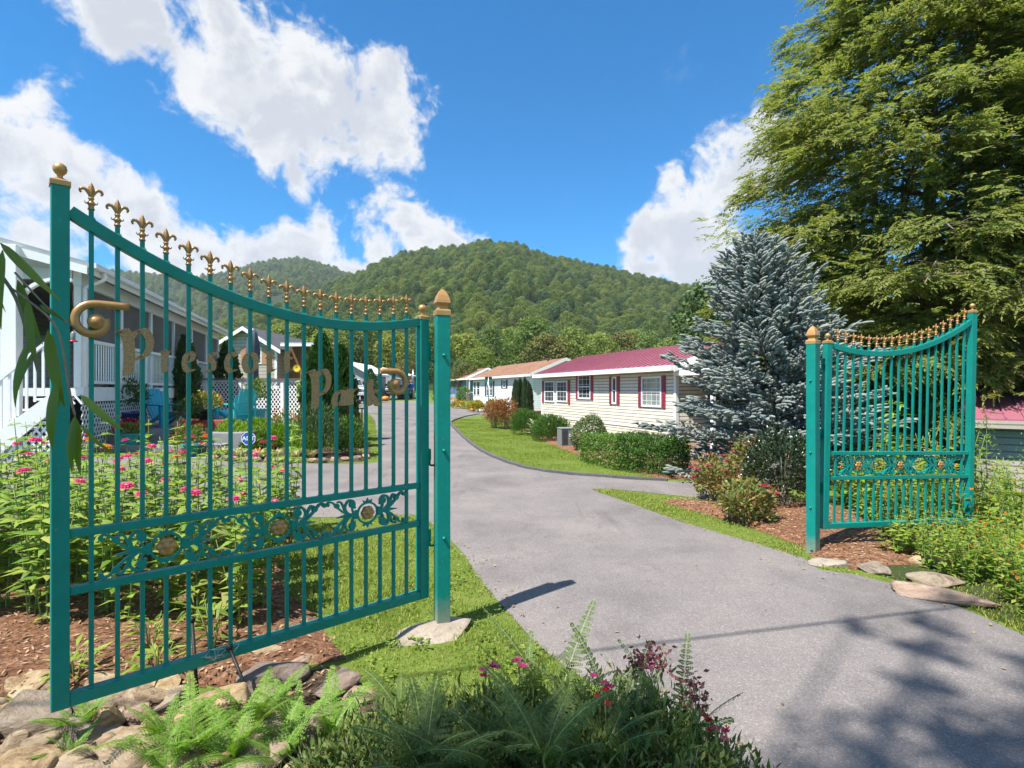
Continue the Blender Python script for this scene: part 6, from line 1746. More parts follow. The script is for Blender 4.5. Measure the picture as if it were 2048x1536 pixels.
# ------------------------------------------------------------------ zinnias behind the open leaf
def zinnia_head(mat, s, seed):
    rng = np.random.default_rng(seed); Lv = Leaves()
    for ring, (n, tilt, l) in enumerate(((15, 0.02, 0.030), (13, 0.25, 0.026), (10, 0.6, 0.020))):
        a = np.arange(n) * 2 * math.pi / n + ring * 0.2
        D = np.stack([np.cos(a), np.sin(a), a * 0 + tilt], -1)
        P = D * [0.005, 0.005, 0] + [0, 0, 0.004 + 0.004 * ring]
        Lv.blades(P, D, np.array([[0, 0, 1.0]] * n) - D * 0.1, l * s, 0.011 * s, 0.1, 0.18, 0.62)
    return Lv
def zinnia(label, seed, h, nst, col, blooms):
    rng = np.random.default_rng(seed); rr = random.Random(seed)
    root = thing('zinnia_plant', label, 'plant', (0, 0, 0), 0, 'zinnias in the bed behind the lettered gate leaf')
    Lv = Leaves(); m = MB(); tops = []
    for s in range(nst):
        a = s * 2.1 + rr.random(); hh = h * rr.uniform(0.78, 1.0)
        tip = Vector((math.cos(a) * 0.16 * rr.uniform(0.4, 1.3), math.sin(a) * 0.16 * rr.uniform(0.4, 1.3), hh))
        pts = catmull([(tip.x * 0.15, tip.y * 0.15, -0.05), (tip.x * 0.5, tip.y * 0.5, hh * 0.45), tuple(tip)], 6)
        m.tube(pts, [0.0065 * (1 - 0.6 * i / (len(pts) - 1)) for i in range(len(pts))], 5)
        tops.append(tip)
        k = int(hh / 0.05)
        for j in range(2, k):
            t = j / k; p = pts[min(len(pts) - 1, int(t * (len(pts) - 1)))].lerp(pts[min(len(pts) - 1, int(t * (len(pts) - 1)) + 1)], 0.5)
            b = j * 1.57 + rr.uniform(-0.5, 0.5)
            size = (0.086 + 0.045 * math.sin(t * 3.0)) * rr.uniform(0.65, 1.25) * (0.75 if t > 0.9 else 1)
            if t < 0.25 and rr.random() < 0.6: continue
            for q in (0, math.pi):
                d = (math.cos(b + q), math.sin(b + q), rr.uniform(-0.1, 0.45))
                Lv.blades([p], [d], [(rr.uniform(-.3, .3), rr.uniform(-.3, .3), 1)], size, size * 0.46, 0.12, rr.uniform(0.1, 0.4), 0.40)
            if rr.random() < 0.35:      # little side shoots
                for q in range(4):
                    d = (math.cos(b + 1 + q), math.sin(b + 1 + q), rr.uniform(0.2, 0.8)); Lv.blades([p], [d], [(0, 0, 1)], size * 0.55, size * 0.2, 0.1, 0.2)
    m.build('stem', L_['zinnia_stem'], root); Lv.build('foliage', L_['zinnia'], root)
    for i, tip in enumerate(tops[:blooms]):
        tl = (rr.uniform(-0.25, 0.25), rr.uniform(-0.25, 0.25), 0)
        f_ = zinnia_head(col, rr.uniform(1.2, 1.7), seed + i).build('flower', col, root, tuple(tip), tl)
        MB().lathe([(0.010, 0.004), (0.012, 0.010), (0.008, 0.017), (0.0, 0.019)], n=9).build('flower_eye', L_['eye'], f_)
    return root
ZL = ['tall zinnia with a pink bloom among its crowd of like plants', 'leafy zinnia without open bloom in the crowd behind the gate leaf', 'shorter zinnia with several pink blooms in the crowd', 'zinnia with an orange-red bloom in the crowd behind the gate leaf']
ZP = [zinnia(ZL[0], 101, 1.18, 3, L_['pink'], 1), zinnia(ZL[1], 102, 1.02, 4, L_['pink'], 0), zinnia(ZL[2], 103, 1.00, 4, L_['pink'], 2), zinnia(ZL[3], 104, 1.10, 3, L_['orangepet'], 1), zinnia(ZL[0], 105, 1.26, 3, L_['pink'], 1)]
rr = random.Random(77); zs = []
def zfree(x, y, d): return all((x - a) ** 2 + (y - b) ** 2 > d * d for a, b in zs)
tries = 0
while len(zs) < 74 and tries < 9000:
    tries += 1
    y = rr.uniform(3.65, 6.2); x = rr.uniform(-5.6, -1.5)
    edge = -1.66 - (y - 3.6) * 0.30
    if x > edge or x < -1.02 * y - 0.35 or not zfree(x, y, 0.235): continue
    zs.append((x, y))
first = set()
for i, (x, y) in enumerate(zs):
    k = rr.choice((0, 1, 1, 2, 3, 4, 1))
    if (x, y)[1] > 5.0 and k == 1 and rr.random() < 0.5: k = 0
    if k not in first: o = ZP[k]; first.add(k)
    else: o = copy_tree(ZP[k])
    o.location = (x, y, gz(x, y) + 0.02); o.rotation_euler = (0, 0, rr.uniform(0, 6.28)); s = rr.uniform(0.86, 1.10)
    o.scale = (s, s, s * (1.0 if y > 4.2 else 0.92))
# sparse low plants at the front of that bed
def lowplant(label, x, y, h, r, mat, n, ll, lw, seed, name='low_plant', group=None):
    rng = np.random.default_rng(seed); root = thing(name, label, 'plant', (x, y, gz(x, y) + 0.02), 0, group)
    Lv = Leaves(); a = rng.uniform(0, 6.283, n); t = rng.random(n)
    P = np.stack([np.cos(a) * r * 0.5 * t, np.sin(a) * r * 0.5 * t, h * (0.25 + 0.75 * rng.random(n)) * (1 - 0.35 * t)], -1)
    D = np.stack([np.cos(a), np.sin(a), rng.uniform(-0.1, 0.9, n)], -1)
    Lv.blades(P, D, np.array([[0, 0, 1.0]] * n) + rdir(n, rng) * 0.3, ll * rng.uniform(0.7, 1.3, n), lw, 0.1, 0.3, 0.4)
    Lv.build('foliage', mat, root)
    m = MB()
    for i in range(5):
        b = i * 1.3; m.tube([(0, 0, -0.04), (math.cos(b) * r * 0.2, math.sin(b) * r * 0.2, h * 0.5), (math.cos(b) * r * 0.4, math.sin(b) * r * 0.4, h * 0.9)], [0.005, 0.004, 0.002], 4)
    m.build('stem', L_['zinnia_stem'], root)
    return root
for i, (px, py, Y, lab) in enumerate(((318, 1330, 3.05, 'narrow-leaved lily shoot in the mulch under the gate bottom rail'), (300, 1290, 3.3, 'leafy shoot in the mulch near the bar ends of the gate'), (425, 1262, 3.35, 'pale leaved shoot in the mulch beside the iron rods'), (150, 1345, 3.0, 'small bright seedling beside the gate end post'), (395, 1215, 3.7, 'drooping young plant at the lawn side of the mulch'))):
    k = (px - CX) / F_PX; lowplant(lab, k * Y, Y, 0.20 + 0.05 * (i % 3), 0.20, L_['weed'], 34, 0.11, 0.026, 200 + i)
p = gpt(470, 1240); lowplant('big-leaved plant with drooping yellowish leaves at the lawn edge', p.x, p.y, 0.62, 0.30, leafmat('yellowing_leaves', [(0.30, 0.33, 0.10), (0.38, 0.38, 0.14), (0.24, 0.28, 0.09)], 0.6, 0.4), 26, 0.20, 0.095, 212)

# ------------------------------------------------------------------ rockery stones
ROCKS = [  # px, py of the middle, width and height in pixels, distance, material, label
 (70, 1440, 165, 70, 2.66, 0, 'long flat brown slab lying left of the gate end post'), (215, 1365, 150, 42, 2.86, 0, 'flat stone at the mulch edge under the gate corner'), (50, 1375, 100, 34, 2.95, 0, 'thin tan slab on the mulch by the left edge'),
 (110, 1480, 120, 60, 2.5, 0, 'broken tan stone in front of the brown slab'), (35, 1490, 90, 70, 2.45, 0, 'angular pale stone at the lower left edge'), (60, 1530, 200, 70, 2.33, 0, 'large rounded tan boulder in the lower left corner'),
 (185, 1475, 140, 62, 2.5, 0, 'broad pale stone between the two ferns and the gate corner'), (150, 1545, 160, 60, 2.28, 0, 'smooth tan stone at the bottom edge near the small fern'), (275, 1500, 210, 62, 2.42, 0, 'big layered boulder crossed by a fern frond shadow'),
 (218, 1445, 56, 92, 2.55, 0, 'upright grayish stone between the ferns'), (272, 1430, 58, 44, 2.58, 1, 'small reddish triangular stone behind the ferns'), (262, 1402, 92, 38, 2.68, 0, 'mottled flat stone below the gate bottom rail'),
 (210, 1412, 80, 36, 2.68, 1, 'small brown stone pressed under the gate corner'), (330, 1370, 66, 34, 2.86, 0, 'tan stone against the upright iron rod'), (300, 1382, 90, 34, 2.8, 0, 'slanting stone under the middle of the rail'), 
 (352, 1395, 40, 60, 2.75, 0, 'gray wedge stone leaning by the iron rod'), (452, 1425, 170, 120, 2.66, 0, 'large weathered slab between the two iron rods'), (555, 1352, 150, 66, 2.95, 1, 'purplish flat boulder right of the slanting rod'),
 (530, 1303, 66, 34, 3.2, 0, 'smooth gray oval stone under the gate rail at the lawn'), (672, 1375, 110, 56, 2.85, 1, 'pink-gray stone among the ferns at the lawn edge'), (720, 1395, 70, 46, 2.75, 1, 'reddish stone at the end of the rockery'),
 (620, 1465, 84, 80, 2.5, 1, 'round brown boulder behind the shaded ferns'), (640, 1515, 76, 46, 2.36, 1, 'squarish stone at the foot of the round boulder'), (510, 1525, 180, 44, 2.34, 0, 'long gray stone at the bottom edge between the ferns'),
 (430, 1530, 80, 40, 2.32, 0, 'dark stone at the bottom under the ferns'), (500, 1470, 120, 44, 2.45, 0, 'low mossy stone covered by fern fronds'), (340, 1545, 150, 50, 2.28, 0, 'pale gray stone cut by the bottom edge'),
 (600, 1322, 34, 20, 3.1, 1, 'small pinkish stone by the oval stone'), (380, 1325, 40, 24, 3.1, 0, 'little tan stone on the mulch behind the rail'), (150, 1420, 60, 36, 2.72, 0, 'small pale stone wedged behind the gate corner')]
for i, (px, py, w_, h_, Y, mt, lab) in enumerate(ROCKS):
    sz = max(0.07, h_ / F_PX * Y * 0.85); Y = (CAM_H - 0.28 * sz) * F_PX / (py - HZ); p = at(px, py, Y); sx = w_ / F_PX * Y; z = gz(p.x, Y) + 0.28 * sz
    dep = min(0.8 * sx + 0.05, 0.34)
    o = link_mesh('stone', rock_mesh('stone', 300 + i, (sx * 1.12, dep * 1.1, sz * 1.15), M['stone_red' if mt else 'stone'], cuts=16, sub=4, rough=0.05, boxy=0.75), None, (p.x, Y, z), (R(random.Random(i).uniform(-12, 18)), R(random.Random(i + 9).uniform(-12, 12)), R(random.Random(i + 5).uniform(-30, 30))))
    tag(o, lab, 'stone', 'stones of the rockery')
rr = random.Random(13); small = [link_mesh('pebble_stone', rock_mesh('pebble_stone', 400 + i, (0.13, 0.10, 0.075), M['stone'], cuts=8, sub=3), None) for i in range(5)]
n = 0; used = set()
while n < 62:
    y = rr.uniform(2.1, 2.95); x = rr.uniform(-1.02 * y, -0.32 * y)
    if y > 3.02 + 0.1 * x and False: continue
    k = rr.randrange(5)
    o = small[k] if k not in used else small[k].copy()
    if k in used: COL.objects.link(o)
    used.add(k); s = rr.uniform(0.5, 1.35)
    o.location = (x, y, gz(x, y) + 0.025 * s); o.rotation_euler = (rr.uniform(-.4, .4), rr.uniform(-.4, .4), rr.uniform(0, 6.28)); o.scale = (s, s, s)
    tag(o, 'small loose tan stone filling the gaps between the rockery boulders', 'stone', 'small filler stones of the rockery'); n += 1
# slabs on the bank by the road, edging stones of the garden bed and the lane corner
for i, (px, py, w_, h_, Y, lab) in enumerate(((1900, 1205, 270, 50, 4.15, 'long pinkish stone slab along the road edge'), (1870, 1170, 150, 60, 4.5, 'broad lichen covered slab above the long one'), (1745, 1140, 90, 34, 4.85, 'flat tan stone beside the bolted gate post'), (1860, 1140, 110, 26, 5.0, 'shaded flat stone under the plain gate leaf'))):
    p = at(px, py, Y); sx = w_ / F_PX * Y
    o = link_mesh('stone_slab', rock_mesh('stone_slab', 500 + i, (sx * 0.80, 0.30, 0.13), M['stone_red' if i == 0 else 'stone'], cuts=24, sub=4, rough=0.07, boxy=0.85), None, (p.x, Y, gz(p.x, Y) + 0.03), (R(8), R(-3), R(-28 if i == 0 else -15)))
    tag(o, lab, 'stone', 'stones along the road bank')
edge = [G(px, py) for px, py in ((425, 920), (447, 922), (468, 924), (490, 924), (512, 925), (534, 925), (556, 925), (578, 926), (600, 926), (622, 926), (644, 926), (666, 925), (690, 923), (712, 921), (732, 918))]
ed0 = None
for i, p in enumerate(edge):
    if ed0 is None: o = ed0 = link_mesh('edging_stone', rock_mesh('edging_stone', 520, (0.27, 0.17, 0.13), M['stone_red'], cuts=12, sub=3), None)
    else: o = ed0.copy(); COL.objects.link(o)
    o.location = (p.x, p.y + 0.05, p.z + 0.05); o.rotation_euler = (0, 0, 0.25 * math.sin(i * 2.1) + (math.pi if i % 2 else 0)); o.scale = (1, 1, 0.9 + 0.3 * (i % 3) / 2)
    tag(o, 'flat reddish edging stone along the garden bed kerb line', 'stone', 'edging stones of the garden bed')
ed0 = None
for i, (px, py) in enumerate(((903, 812), (912, 814), (921, 815), (930, 817), (940, 819), (950, 820), (960, 822))):
    p = G(px, py)
    if ed0 is None: o = ed0 = link_mesh('white_stone', rock_mesh('white_stone', 530, (0.5, 0.34, 0.26), paint('whitewashed_stone', (0.55, 0.47, 0.40), 0.85, 0, 0.2, 6, 0.5, 30), cuts=9, sub=3), None)
    else: o = ed0.copy(); COL.objects.link(o)
    o.location = (p.x, p.y + 0.1, p.z + 0.08); o.rotation_euler = (0, 0, i * 1.9)
    tag(o, 'pale stone edging the lane corner below the white mobile home', 'stone', 'pale stones at the lane corner')

# ------------------------------------------------------------------ ferns
def frond_arrays(seed, L, pin=20, curve=0.5, wide=0.27):
    rng = np.random.default_rng(seed); Lv = Leaves()
    t = np.linspace(0.10, 1, pin)
    ang = 1.15 - curve * 1.5 * t
    ds = L / pin
    pos = np.stack([np.cumsum(np.cos(ang)) * ds, t * 0, np.cumsum(np.sin(ang)) * ds], -1); dirs = np.stack([np.cos(ang), t * 0, np.sin(ang)], -1)
    for i in range(pin):
        ln = L * wide * min(1, t[i] * 2.2 + 0.30) * (1.02 - t[i]) ** 0.75
        if ln < 0.006: continue
        for s in (1, -1):
            d = unit(np.array([[dirs[i, 0] * 0.45, s * 0.95, dirs[i, 2] * 0.45 - 0.12 + rng.uniform(-0.1, 0.1)]]))[0]
            k = max(2, int(ln / 0.0085)); f = (np.arange(k) + 0.5) / k
            n_ = np.cross(dirs[i], d) * (1 if s > 0 else -1)
            for q in (1, -1):
                dd = d * 0.6 + dirs[i] * q * 0.9
                P = pos[i] + d * (ln * f)[:, None] - np.array([0, 0, 0.18 * ln]) * (f ** 2)[:, None]
                Lv.diamonds(P, np.repeat([dd], k, 0), np.repeat([n_], k, 0), 0.0112 * (1.2 - 0.85 * f) * (L / 0.4) ** 0.5, 0.0115, 0.05)
    m = MB(); m.tube([(0, 0, 0)] + [tuple(p) for p in pos], [0.003 * (1 - 0.8 * i / pin) for i in range(pin + 1)], 4)
    return Lv, m
FR = {}
def fern(label, loc, nf, L, mat, seed, curve=0.55, spread=1.0, arc=(0, 6.283), group='ferns of the rockery'):
    rr = random.Random(seed); root = thing('fern', label, 'fern', loc, rr.uniform(0, 6.28) if arc[1] > 6 else 0, group)
    for i in range(nf):
        v = (seed + i) % 4; key = (round(L, 2), v, mat.name, round(curve, 1))
        if key not in FR:
            Lv, m = frond_arrays(600 + v * 7, L * (0.85 + 0.12 * v), 18 + v, curve, 0.27 if curve > 0.4 else 0.17)
            V, T = Lv.arrays(); me = mesh_np('frond', V, T, [mat, L_['zinnia_stem']])
            bm = bmesh.new(); bm.from_mesh(me); n0 = len(bm.verts)
            vs = [bm.verts.new(p) for p in m.v]; 
            for f in m.f:
                ff = bm.faces.new([vs[k] for k in f]); ff.material_index = 1
            bm.to_mesh(me); bm.free(); FR[key] = me
        a = arc[0] + (arc[1] - arc[0]) * (i + rr.uniform(-0.25, 0.25)) / nf; s = rr.uniform(0.75, 1.1)
        link_mesh('frond', FR[key], root, (0, 0, 0), (rr.uniform(-.2, .2), rr.uniform(-0.25, 0.3) * spread, a), s)
    dz = loc[2] - gz(loc[0], loc[1])
    if dz > 0.03:
        m = MB()
        for i in range(3): m.tube([(0.004 * i, 0, 0.01), (0.012 * math.cos(i * 2), 0.012 * math.sin(i * 2), -dz * 0.5), (0.03 * math.cos(i * 2), 0.03 * math.sin(i * 2), -dz - 0.03)], 0.0025, 4)
        m.build('stalk', L_['zinnia_stem'], root)
    return root
FERNS = [(330, 1455, 2.45, 8, 0.34, 'bright green fern in front of the upright iron rod'), (390, 1475, 2.38, 8, 0.36, 'fern beside the layered boulder, nearest the iron rods'), (160, 1470, 2.52, 7, 0.28, 'single arching fern by the gate corner'), (140, 1520, 2.36, 6, 0.20, 'small fern at the foot of the pale stones'),
         (520, 1430, 2.6, 8, 0.38, 'long fern spreading over the purplish boulder'), (590, 1440, 2.55, 8, 0.34, 'fern between the purplish boulder and the round one'), (470, 1490, 2.36, 7, 0.34, 'pale fern along the bottom edge'), (560, 1500, 2.34, 7, 0.32, 'fern overhanging the long gray stone'), (330, 1530, 2.25, 6, 0.26, 'low fern at the bottom edge under the big boulder'), (660, 1440, 2.5, 7, 0.34, 'darker fern at the shade edge')]
for i, (px, py, Y, nf, L, lab) in enumerate(FERNS):
    p = at(px, py, Y); fern(lab, (p.x, Y, max(gz(p.x, Y) + 0.02, p.z - 0.16)), nf, round(L * 0.84, 2), L_['fern'], 30 + i * 3)

# ------------------------------------------------------------------ shaded thicket at the bottom edge
rr = random.Random(9)
TH = [(720, 1475, 2.05, 0.22, 0.42), (800, 1440, 2.1, 0.26, 0.46), (890, 1410, 2.12, 0.28, 0.50), (975, 1395, 2.08, 0.28, 0.50), (1060, 1395, 2.05, 0.30, 0.48), (1160, 1390, 2.05, 0.30, 0.50), (1260, 1400, 2.05, 0.28, 0.46), (1350, 1440, 2.0, 0.26, 0.40), (760, 1480, 1.8, 0.30, 0.50), (900, 1470, 1.75, 0.32, 0.52), (1050, 1470, 1.72, 0.32, 0.50), (1200, 1470, 1.72, 0.32, 0.50), (1330, 1510, 1.72, 0.28, 0.40), (1440, 1530, 1.80, 0.24, 0.34), (660, 1525, 1.92, 0.2, 0.36)]
TL = ['leafy azalea at the rockery end of the thicket', 'leafy azalea in front of the concrete footing', 'leafy azalea below the lettered gate post', 'leafy azalea with coral blooms at the road corner', 'leafy azalea under the tall upright fern', 'leafy azalea with pink bloom near the road', 'azalea with dusky seed heads at the road edge', 'last azalea of the thicket on the asphalt edge', 'nearest azalea by the shaded ferns', 'nearest azalea under the gate post', 'nearest azalea in the middle of the thicket', 'nearest azalea with pink and red bloom', 'nearest azalea at the asphalt edge', 'low sprig of azalea reaching over the asphalt', 'low azalea by the squarish stone']
for i, (px, py, Y, r, h) in enumerate(TH):
    p = at(px, py, Y)
    z0 = gz(p.x, Y); top = p.z; hh = max(0.30, top - z0)
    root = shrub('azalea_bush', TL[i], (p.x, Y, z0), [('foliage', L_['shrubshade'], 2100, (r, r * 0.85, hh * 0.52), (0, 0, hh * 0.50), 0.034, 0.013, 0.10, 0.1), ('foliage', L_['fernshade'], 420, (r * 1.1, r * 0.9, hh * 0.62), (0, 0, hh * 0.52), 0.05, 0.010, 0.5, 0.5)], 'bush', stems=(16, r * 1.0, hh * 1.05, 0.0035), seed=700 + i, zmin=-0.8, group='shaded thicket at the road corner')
FT = [(1110, 1250, 2.15, 0.50), (1055, 1270, 2.2, 0.42), (1235, 1285, 2.05, 0.45), (1365, 1310, 2.0, 0.50), (740, 1455, 2.05, 0.36), (820, 1420, 2.1, 0.38), (900, 1400, 2.0, 0.42), (990, 1400, 1.95, 0.42), (1130, 1420, 1.85, 0.42), (1290, 1430, 1.85, 0.40), (850, 1490, 1.66, 0.40), (980, 1500, 1.62, 0.40), (1120, 1500, 1.62, 0.42), (1250, 1505, 1.66, 0.40), (700, 1500, 1.85, 0.38), (1400, 1500, 1.82, 0.34), (800, 1325, 2.5, 0.34), (1180, 1330, 2.1, 0.4)]
FL = ['tallest upright dark fern against the asphalt', 'dark fern leaning left beside the tallest one', 'dark fern with curled tip against the asphalt', 'thin upright dark fern at the asphalt side', 'shaded fern by the rockery', 'shaded fern in front of the footing', 'shaded fern below the gate post', 'shaded fern by the coral blooms', 'shaded fern in the middle of the thicket', 'shaded fern under the dusky seed heads', 'nearest shaded fern left of the middle', 'nearest shaded fern in the middle', 'nearest shaded fern by the pink and red bloom', 'nearest shaded fern toward the asphalt', 'shaded fern over the squarish stone', 'low shaded fern over the asphalt edge', 'dark fern in the grass before the footing', 'dark fern between the two upright ones']
for i, (px, top, Y, L) in enumerate(FT):
    p = at(px, top, Y); z0 = p.z - L * 0.72
    up = i < 4
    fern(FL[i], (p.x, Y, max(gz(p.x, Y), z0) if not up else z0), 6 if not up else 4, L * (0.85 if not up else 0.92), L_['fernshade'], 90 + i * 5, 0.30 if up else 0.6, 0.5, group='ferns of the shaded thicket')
rr = random.Random(21)
for i in range(16):
    px = rr.uniform(700, 1330); Y = rr.uniform(1.62, 2.05); p = at(px, rr.uniform(1390, 1470) + (40 if px < 850 else 0), Y)
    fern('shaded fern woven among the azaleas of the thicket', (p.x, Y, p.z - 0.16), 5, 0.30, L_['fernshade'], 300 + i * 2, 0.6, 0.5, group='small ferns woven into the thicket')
BL = [(985, 1335, 2.12, 'rosepet', 'coral bloom at the road corner of the thicket'), (1040, 1325, 2.12, 'rosepet', 'small coral bloom beside the asphalt'), (1048, 1332, 2.10, 'rosepet', 'faded rose bloom beside the coral one'), (1205, 1368, 1.95, 'pink', 'magenta bloom in the middle of the thicket'), (1210, 1398, 1.93, 'redpet', 'red bloom just under the magenta one'), (1312, 1338, 1.98, 'pink', 'magenta bloom on the dusky seed heads'), (1412, 1450, 1.9, 'redpet', 'small red bloom at the asphalt edge'), (970, 1342, 2.1, 'rosepet', 'pale pink bloom left of the coral one'), (1432, 1462, 1.9, 'rosepet', 'faded pink bloom at the asphalt edge')]
for i, (px, py, Y, mt, lab) in enumerate(BL):
    root = thing('azalea_bloom', lab, 'flower', tuple(at(px, py, Y)), i, 'blooms of the thicket')
    Lv = Leaves(); rng = np.random.default_rng(i)
    for c in range(3):
        o = rng.normal(size=3) * 0.014; a = np.arange(7) * 0.9; D = np.stack([np.cos(a), np.sin(a), a * 0 + 0.6], -1)
        Lv.blades(np.repeat([o], 7, 0), D, np.array([[0, 0, 1.0]] * 7), 0.020, 0.014, 0.2, 0.15)
    Lv.build('petals', L_[mt], root); MB().tube([(0, 0, 0), (0.01, 0.01, -0.10), (0.0, 0.02, -0.22)], [0.0022, 0.0022, 0.003], 4).build('stem', L_['zinnia_stem'], root)
for i, (px, py, Y) in enumerate(((1290, 1310, 2.0), (1315, 1318, 1.98), (1275, 1330, 1.98), (1380, 1380, 1.92), (1400, 1395, 1.92))):
    root = thing('seed_head', 'dusky red seed cluster above the thicket at the asphalt', 'flower', tuple(at(px, py, Y)), i * 2, 'dusky seed heads of the thicket')
    rng = np.random.default_rng(40 + i); Lv = Leaves(); P = rng.normal(size=(46, 3)) * [0.026, 0.026, 0.03]
    Lv.blades(P, rdir(46, rng) + [0, 0, .4], rdir(46, rng), 0.024, 0.013); Lv.build('seed_clumps', L_['mossrose'], root)
    m = MB()
    for q in range(5): m.tube([tuple(P[q]), (0.01 * q, 0.01, -0.12), (0.0, 0.02, -0.30)], [0.0015, 0.0018, 0.003], 4)
    m.build('stem', L_['zinnia_stem'], root)

# ------------------------------------------------------------------ leafy branch hanging in at the left
root = thing('hanging_branch', 'hanging branch of long narrow leaves before the gate end post', 'branch', tuple(at(0, 480, 0.95)), 0)
o0 = at(0, 480, 0.95)
def rel(px, py, Y): return tuple(at(px, py, Y) - o0)
m = MB(); m.tube(catmull([(-6.0, -6.6, 7.4), (-2.4, -1.9, 3.6), rel(-600, -60, 0.85), rel(-260, 300, 0.95), rel(-80, 470, 0.95), rel(20, 575, 0.95), rel(60, 690, 0.95), rel(80, 760, 0.95)], 6), [0.03, 0.027, 0.024, 0.021, 0.018, 0.015, 0.013, 0.012, 0.011, 0.010, 0.009, 0.008, 0.007, 0.0065, 0.006, 0.0055, 0.005, 0.0045, 0.0042] + [0.004 - 0.0001 * i for i in range(24)], 6)
m.tube(catmull([rel(20, 575, 0.95), rel(55, 600, 0.94), rel(115, 660, 0.94), rel(140, 790, 0.94), rel(150, 830, 0.94)], 5), [0.0022] * 21, 5)
m.tube(catmull([rel(30, 545, 0.95), rel(100, 620, 0.95), rel(150, 655, 0.96)], 5), [0.0018] * 11, 5); m.build('twig', M['twig'], root)
HANG = [((0, 485), (125, 605), 24), ((5, 500), (8, 660), 26), ((-10, 520), (18, 625), 22), ((35, 560), (90, 690), 26), ((55, 600), (80, 730), 24), ((58, 680), (38, 815), 30), ((95, 660), (135, 815), 34), ((70, 700), (42, 780), 18), ((112, 765), (112, 900), 36), ((120, 780), (95, 860), 22), ((150, 830), (150, 945), 34), ((155, 840), (165, 950), 24), ((160, 790), (250, 860), 22), ((160, 850), (235, 905), 20), ((80, 610), (130, 640), 14), ((-20, 600), (-2, 760), 30)]
lm = None
for i, (a, b, wpx) in enumerate(HANG):
    Y = 0.93 + 0.012 * (i % 4); A, B = Vector(rel(*a, Y)), Vector(rel(*b, Y)); d = B - A; L = d.length; W = wpx / F_PX * Y
    d.normalize(); rng = np.random.default_rng(i)
    view = Vector((0.3 * math.sin(i * 2.3), -1, 0.5 * math.cos(i * 1.7))); S = d.cross(view).normalized(); N = S.cross(d)
    V, T = [], []
    for j in range(9):
        t = j / 8; wv = 0.72 * W / 2 * math.sin(math.pi * min(1, 0.06 + 0.94 * t ** 0.8)) ** 0.8 if 0 < t < 1 else 0.0006
        c = d * L * t + N * (0.10 * L * math.sin(t * 2.6))
        V += [c - S * wv - N * wv * 0.25, c, c + S * wv - N * wv * 0.25]
    T = [(j * 3 + k, j * 3 + k + 1, j * 3 + 4 + k, j * 3 + 3 + k) for j in range(8) for k in (0, 1)]
    link_mesh('leaf', mesh_np('leaf', np.array([tuple(v) for v in V]), np.array(T), L_['willow'], True), root, tuple(A))
p = G(1662, 1132)
tag(link_mesh('kerb_stone', rock_mesh('kerb_stone', 541, (0.52, 0.2, 0.10), M['concrete'], cuts=14, sub=3, rough=0.03, boxy=0.8), None, (p.x, p.y, p.z + 0.01), (0, 0, R(-22))), 'pale worn concrete kerb piece at the foot of the bolted gate post', 'kerb stone')
# ------------------------------------------------------------------ patio furniture and pots
M['aqua'] = paint('aqua_plastic_shaded', (0.01, 0.36, 0.52), 0.4, 0, 0.06, 6)  # chair aqua with its shade put into the colour
M['aqua_sunlit'] = paint('aqua_plastic_sunlit', (0.03, 0.50, 0.56), 0.4, 0, 0.06, 6)  # the same chair aqua, lightened as if in sun
M['bluepot'] = paint('cobalt_glaze', (0.02, 0.045, 0.16), 0.15, 0, 0.2, 8)
M['tealpot'] = paint('teal_glaze', (0.03, 0.30, 0.32), 0.35, 0, 0.12, 8)
M['terracotta'] = paint('terracotta', (0.38, 0.13, 0.065), 0.8, 0, 0.15, 8)
M['blackpot'] = paint('black_plastic_pot', (0.02, 0.02, 0.022), 0.5, 0, 0.2, 8)
M['brick'] = paint('red_painted_block', (0.33, 0.07, 0.05), 0.75, 0, 0.25, 9, 0.3, 30)
M['canvas'] = paint('slate_canvas', (0.10, 0.105, 0.15), 0.85, 0, 0.18, 5, 0.2, 50)

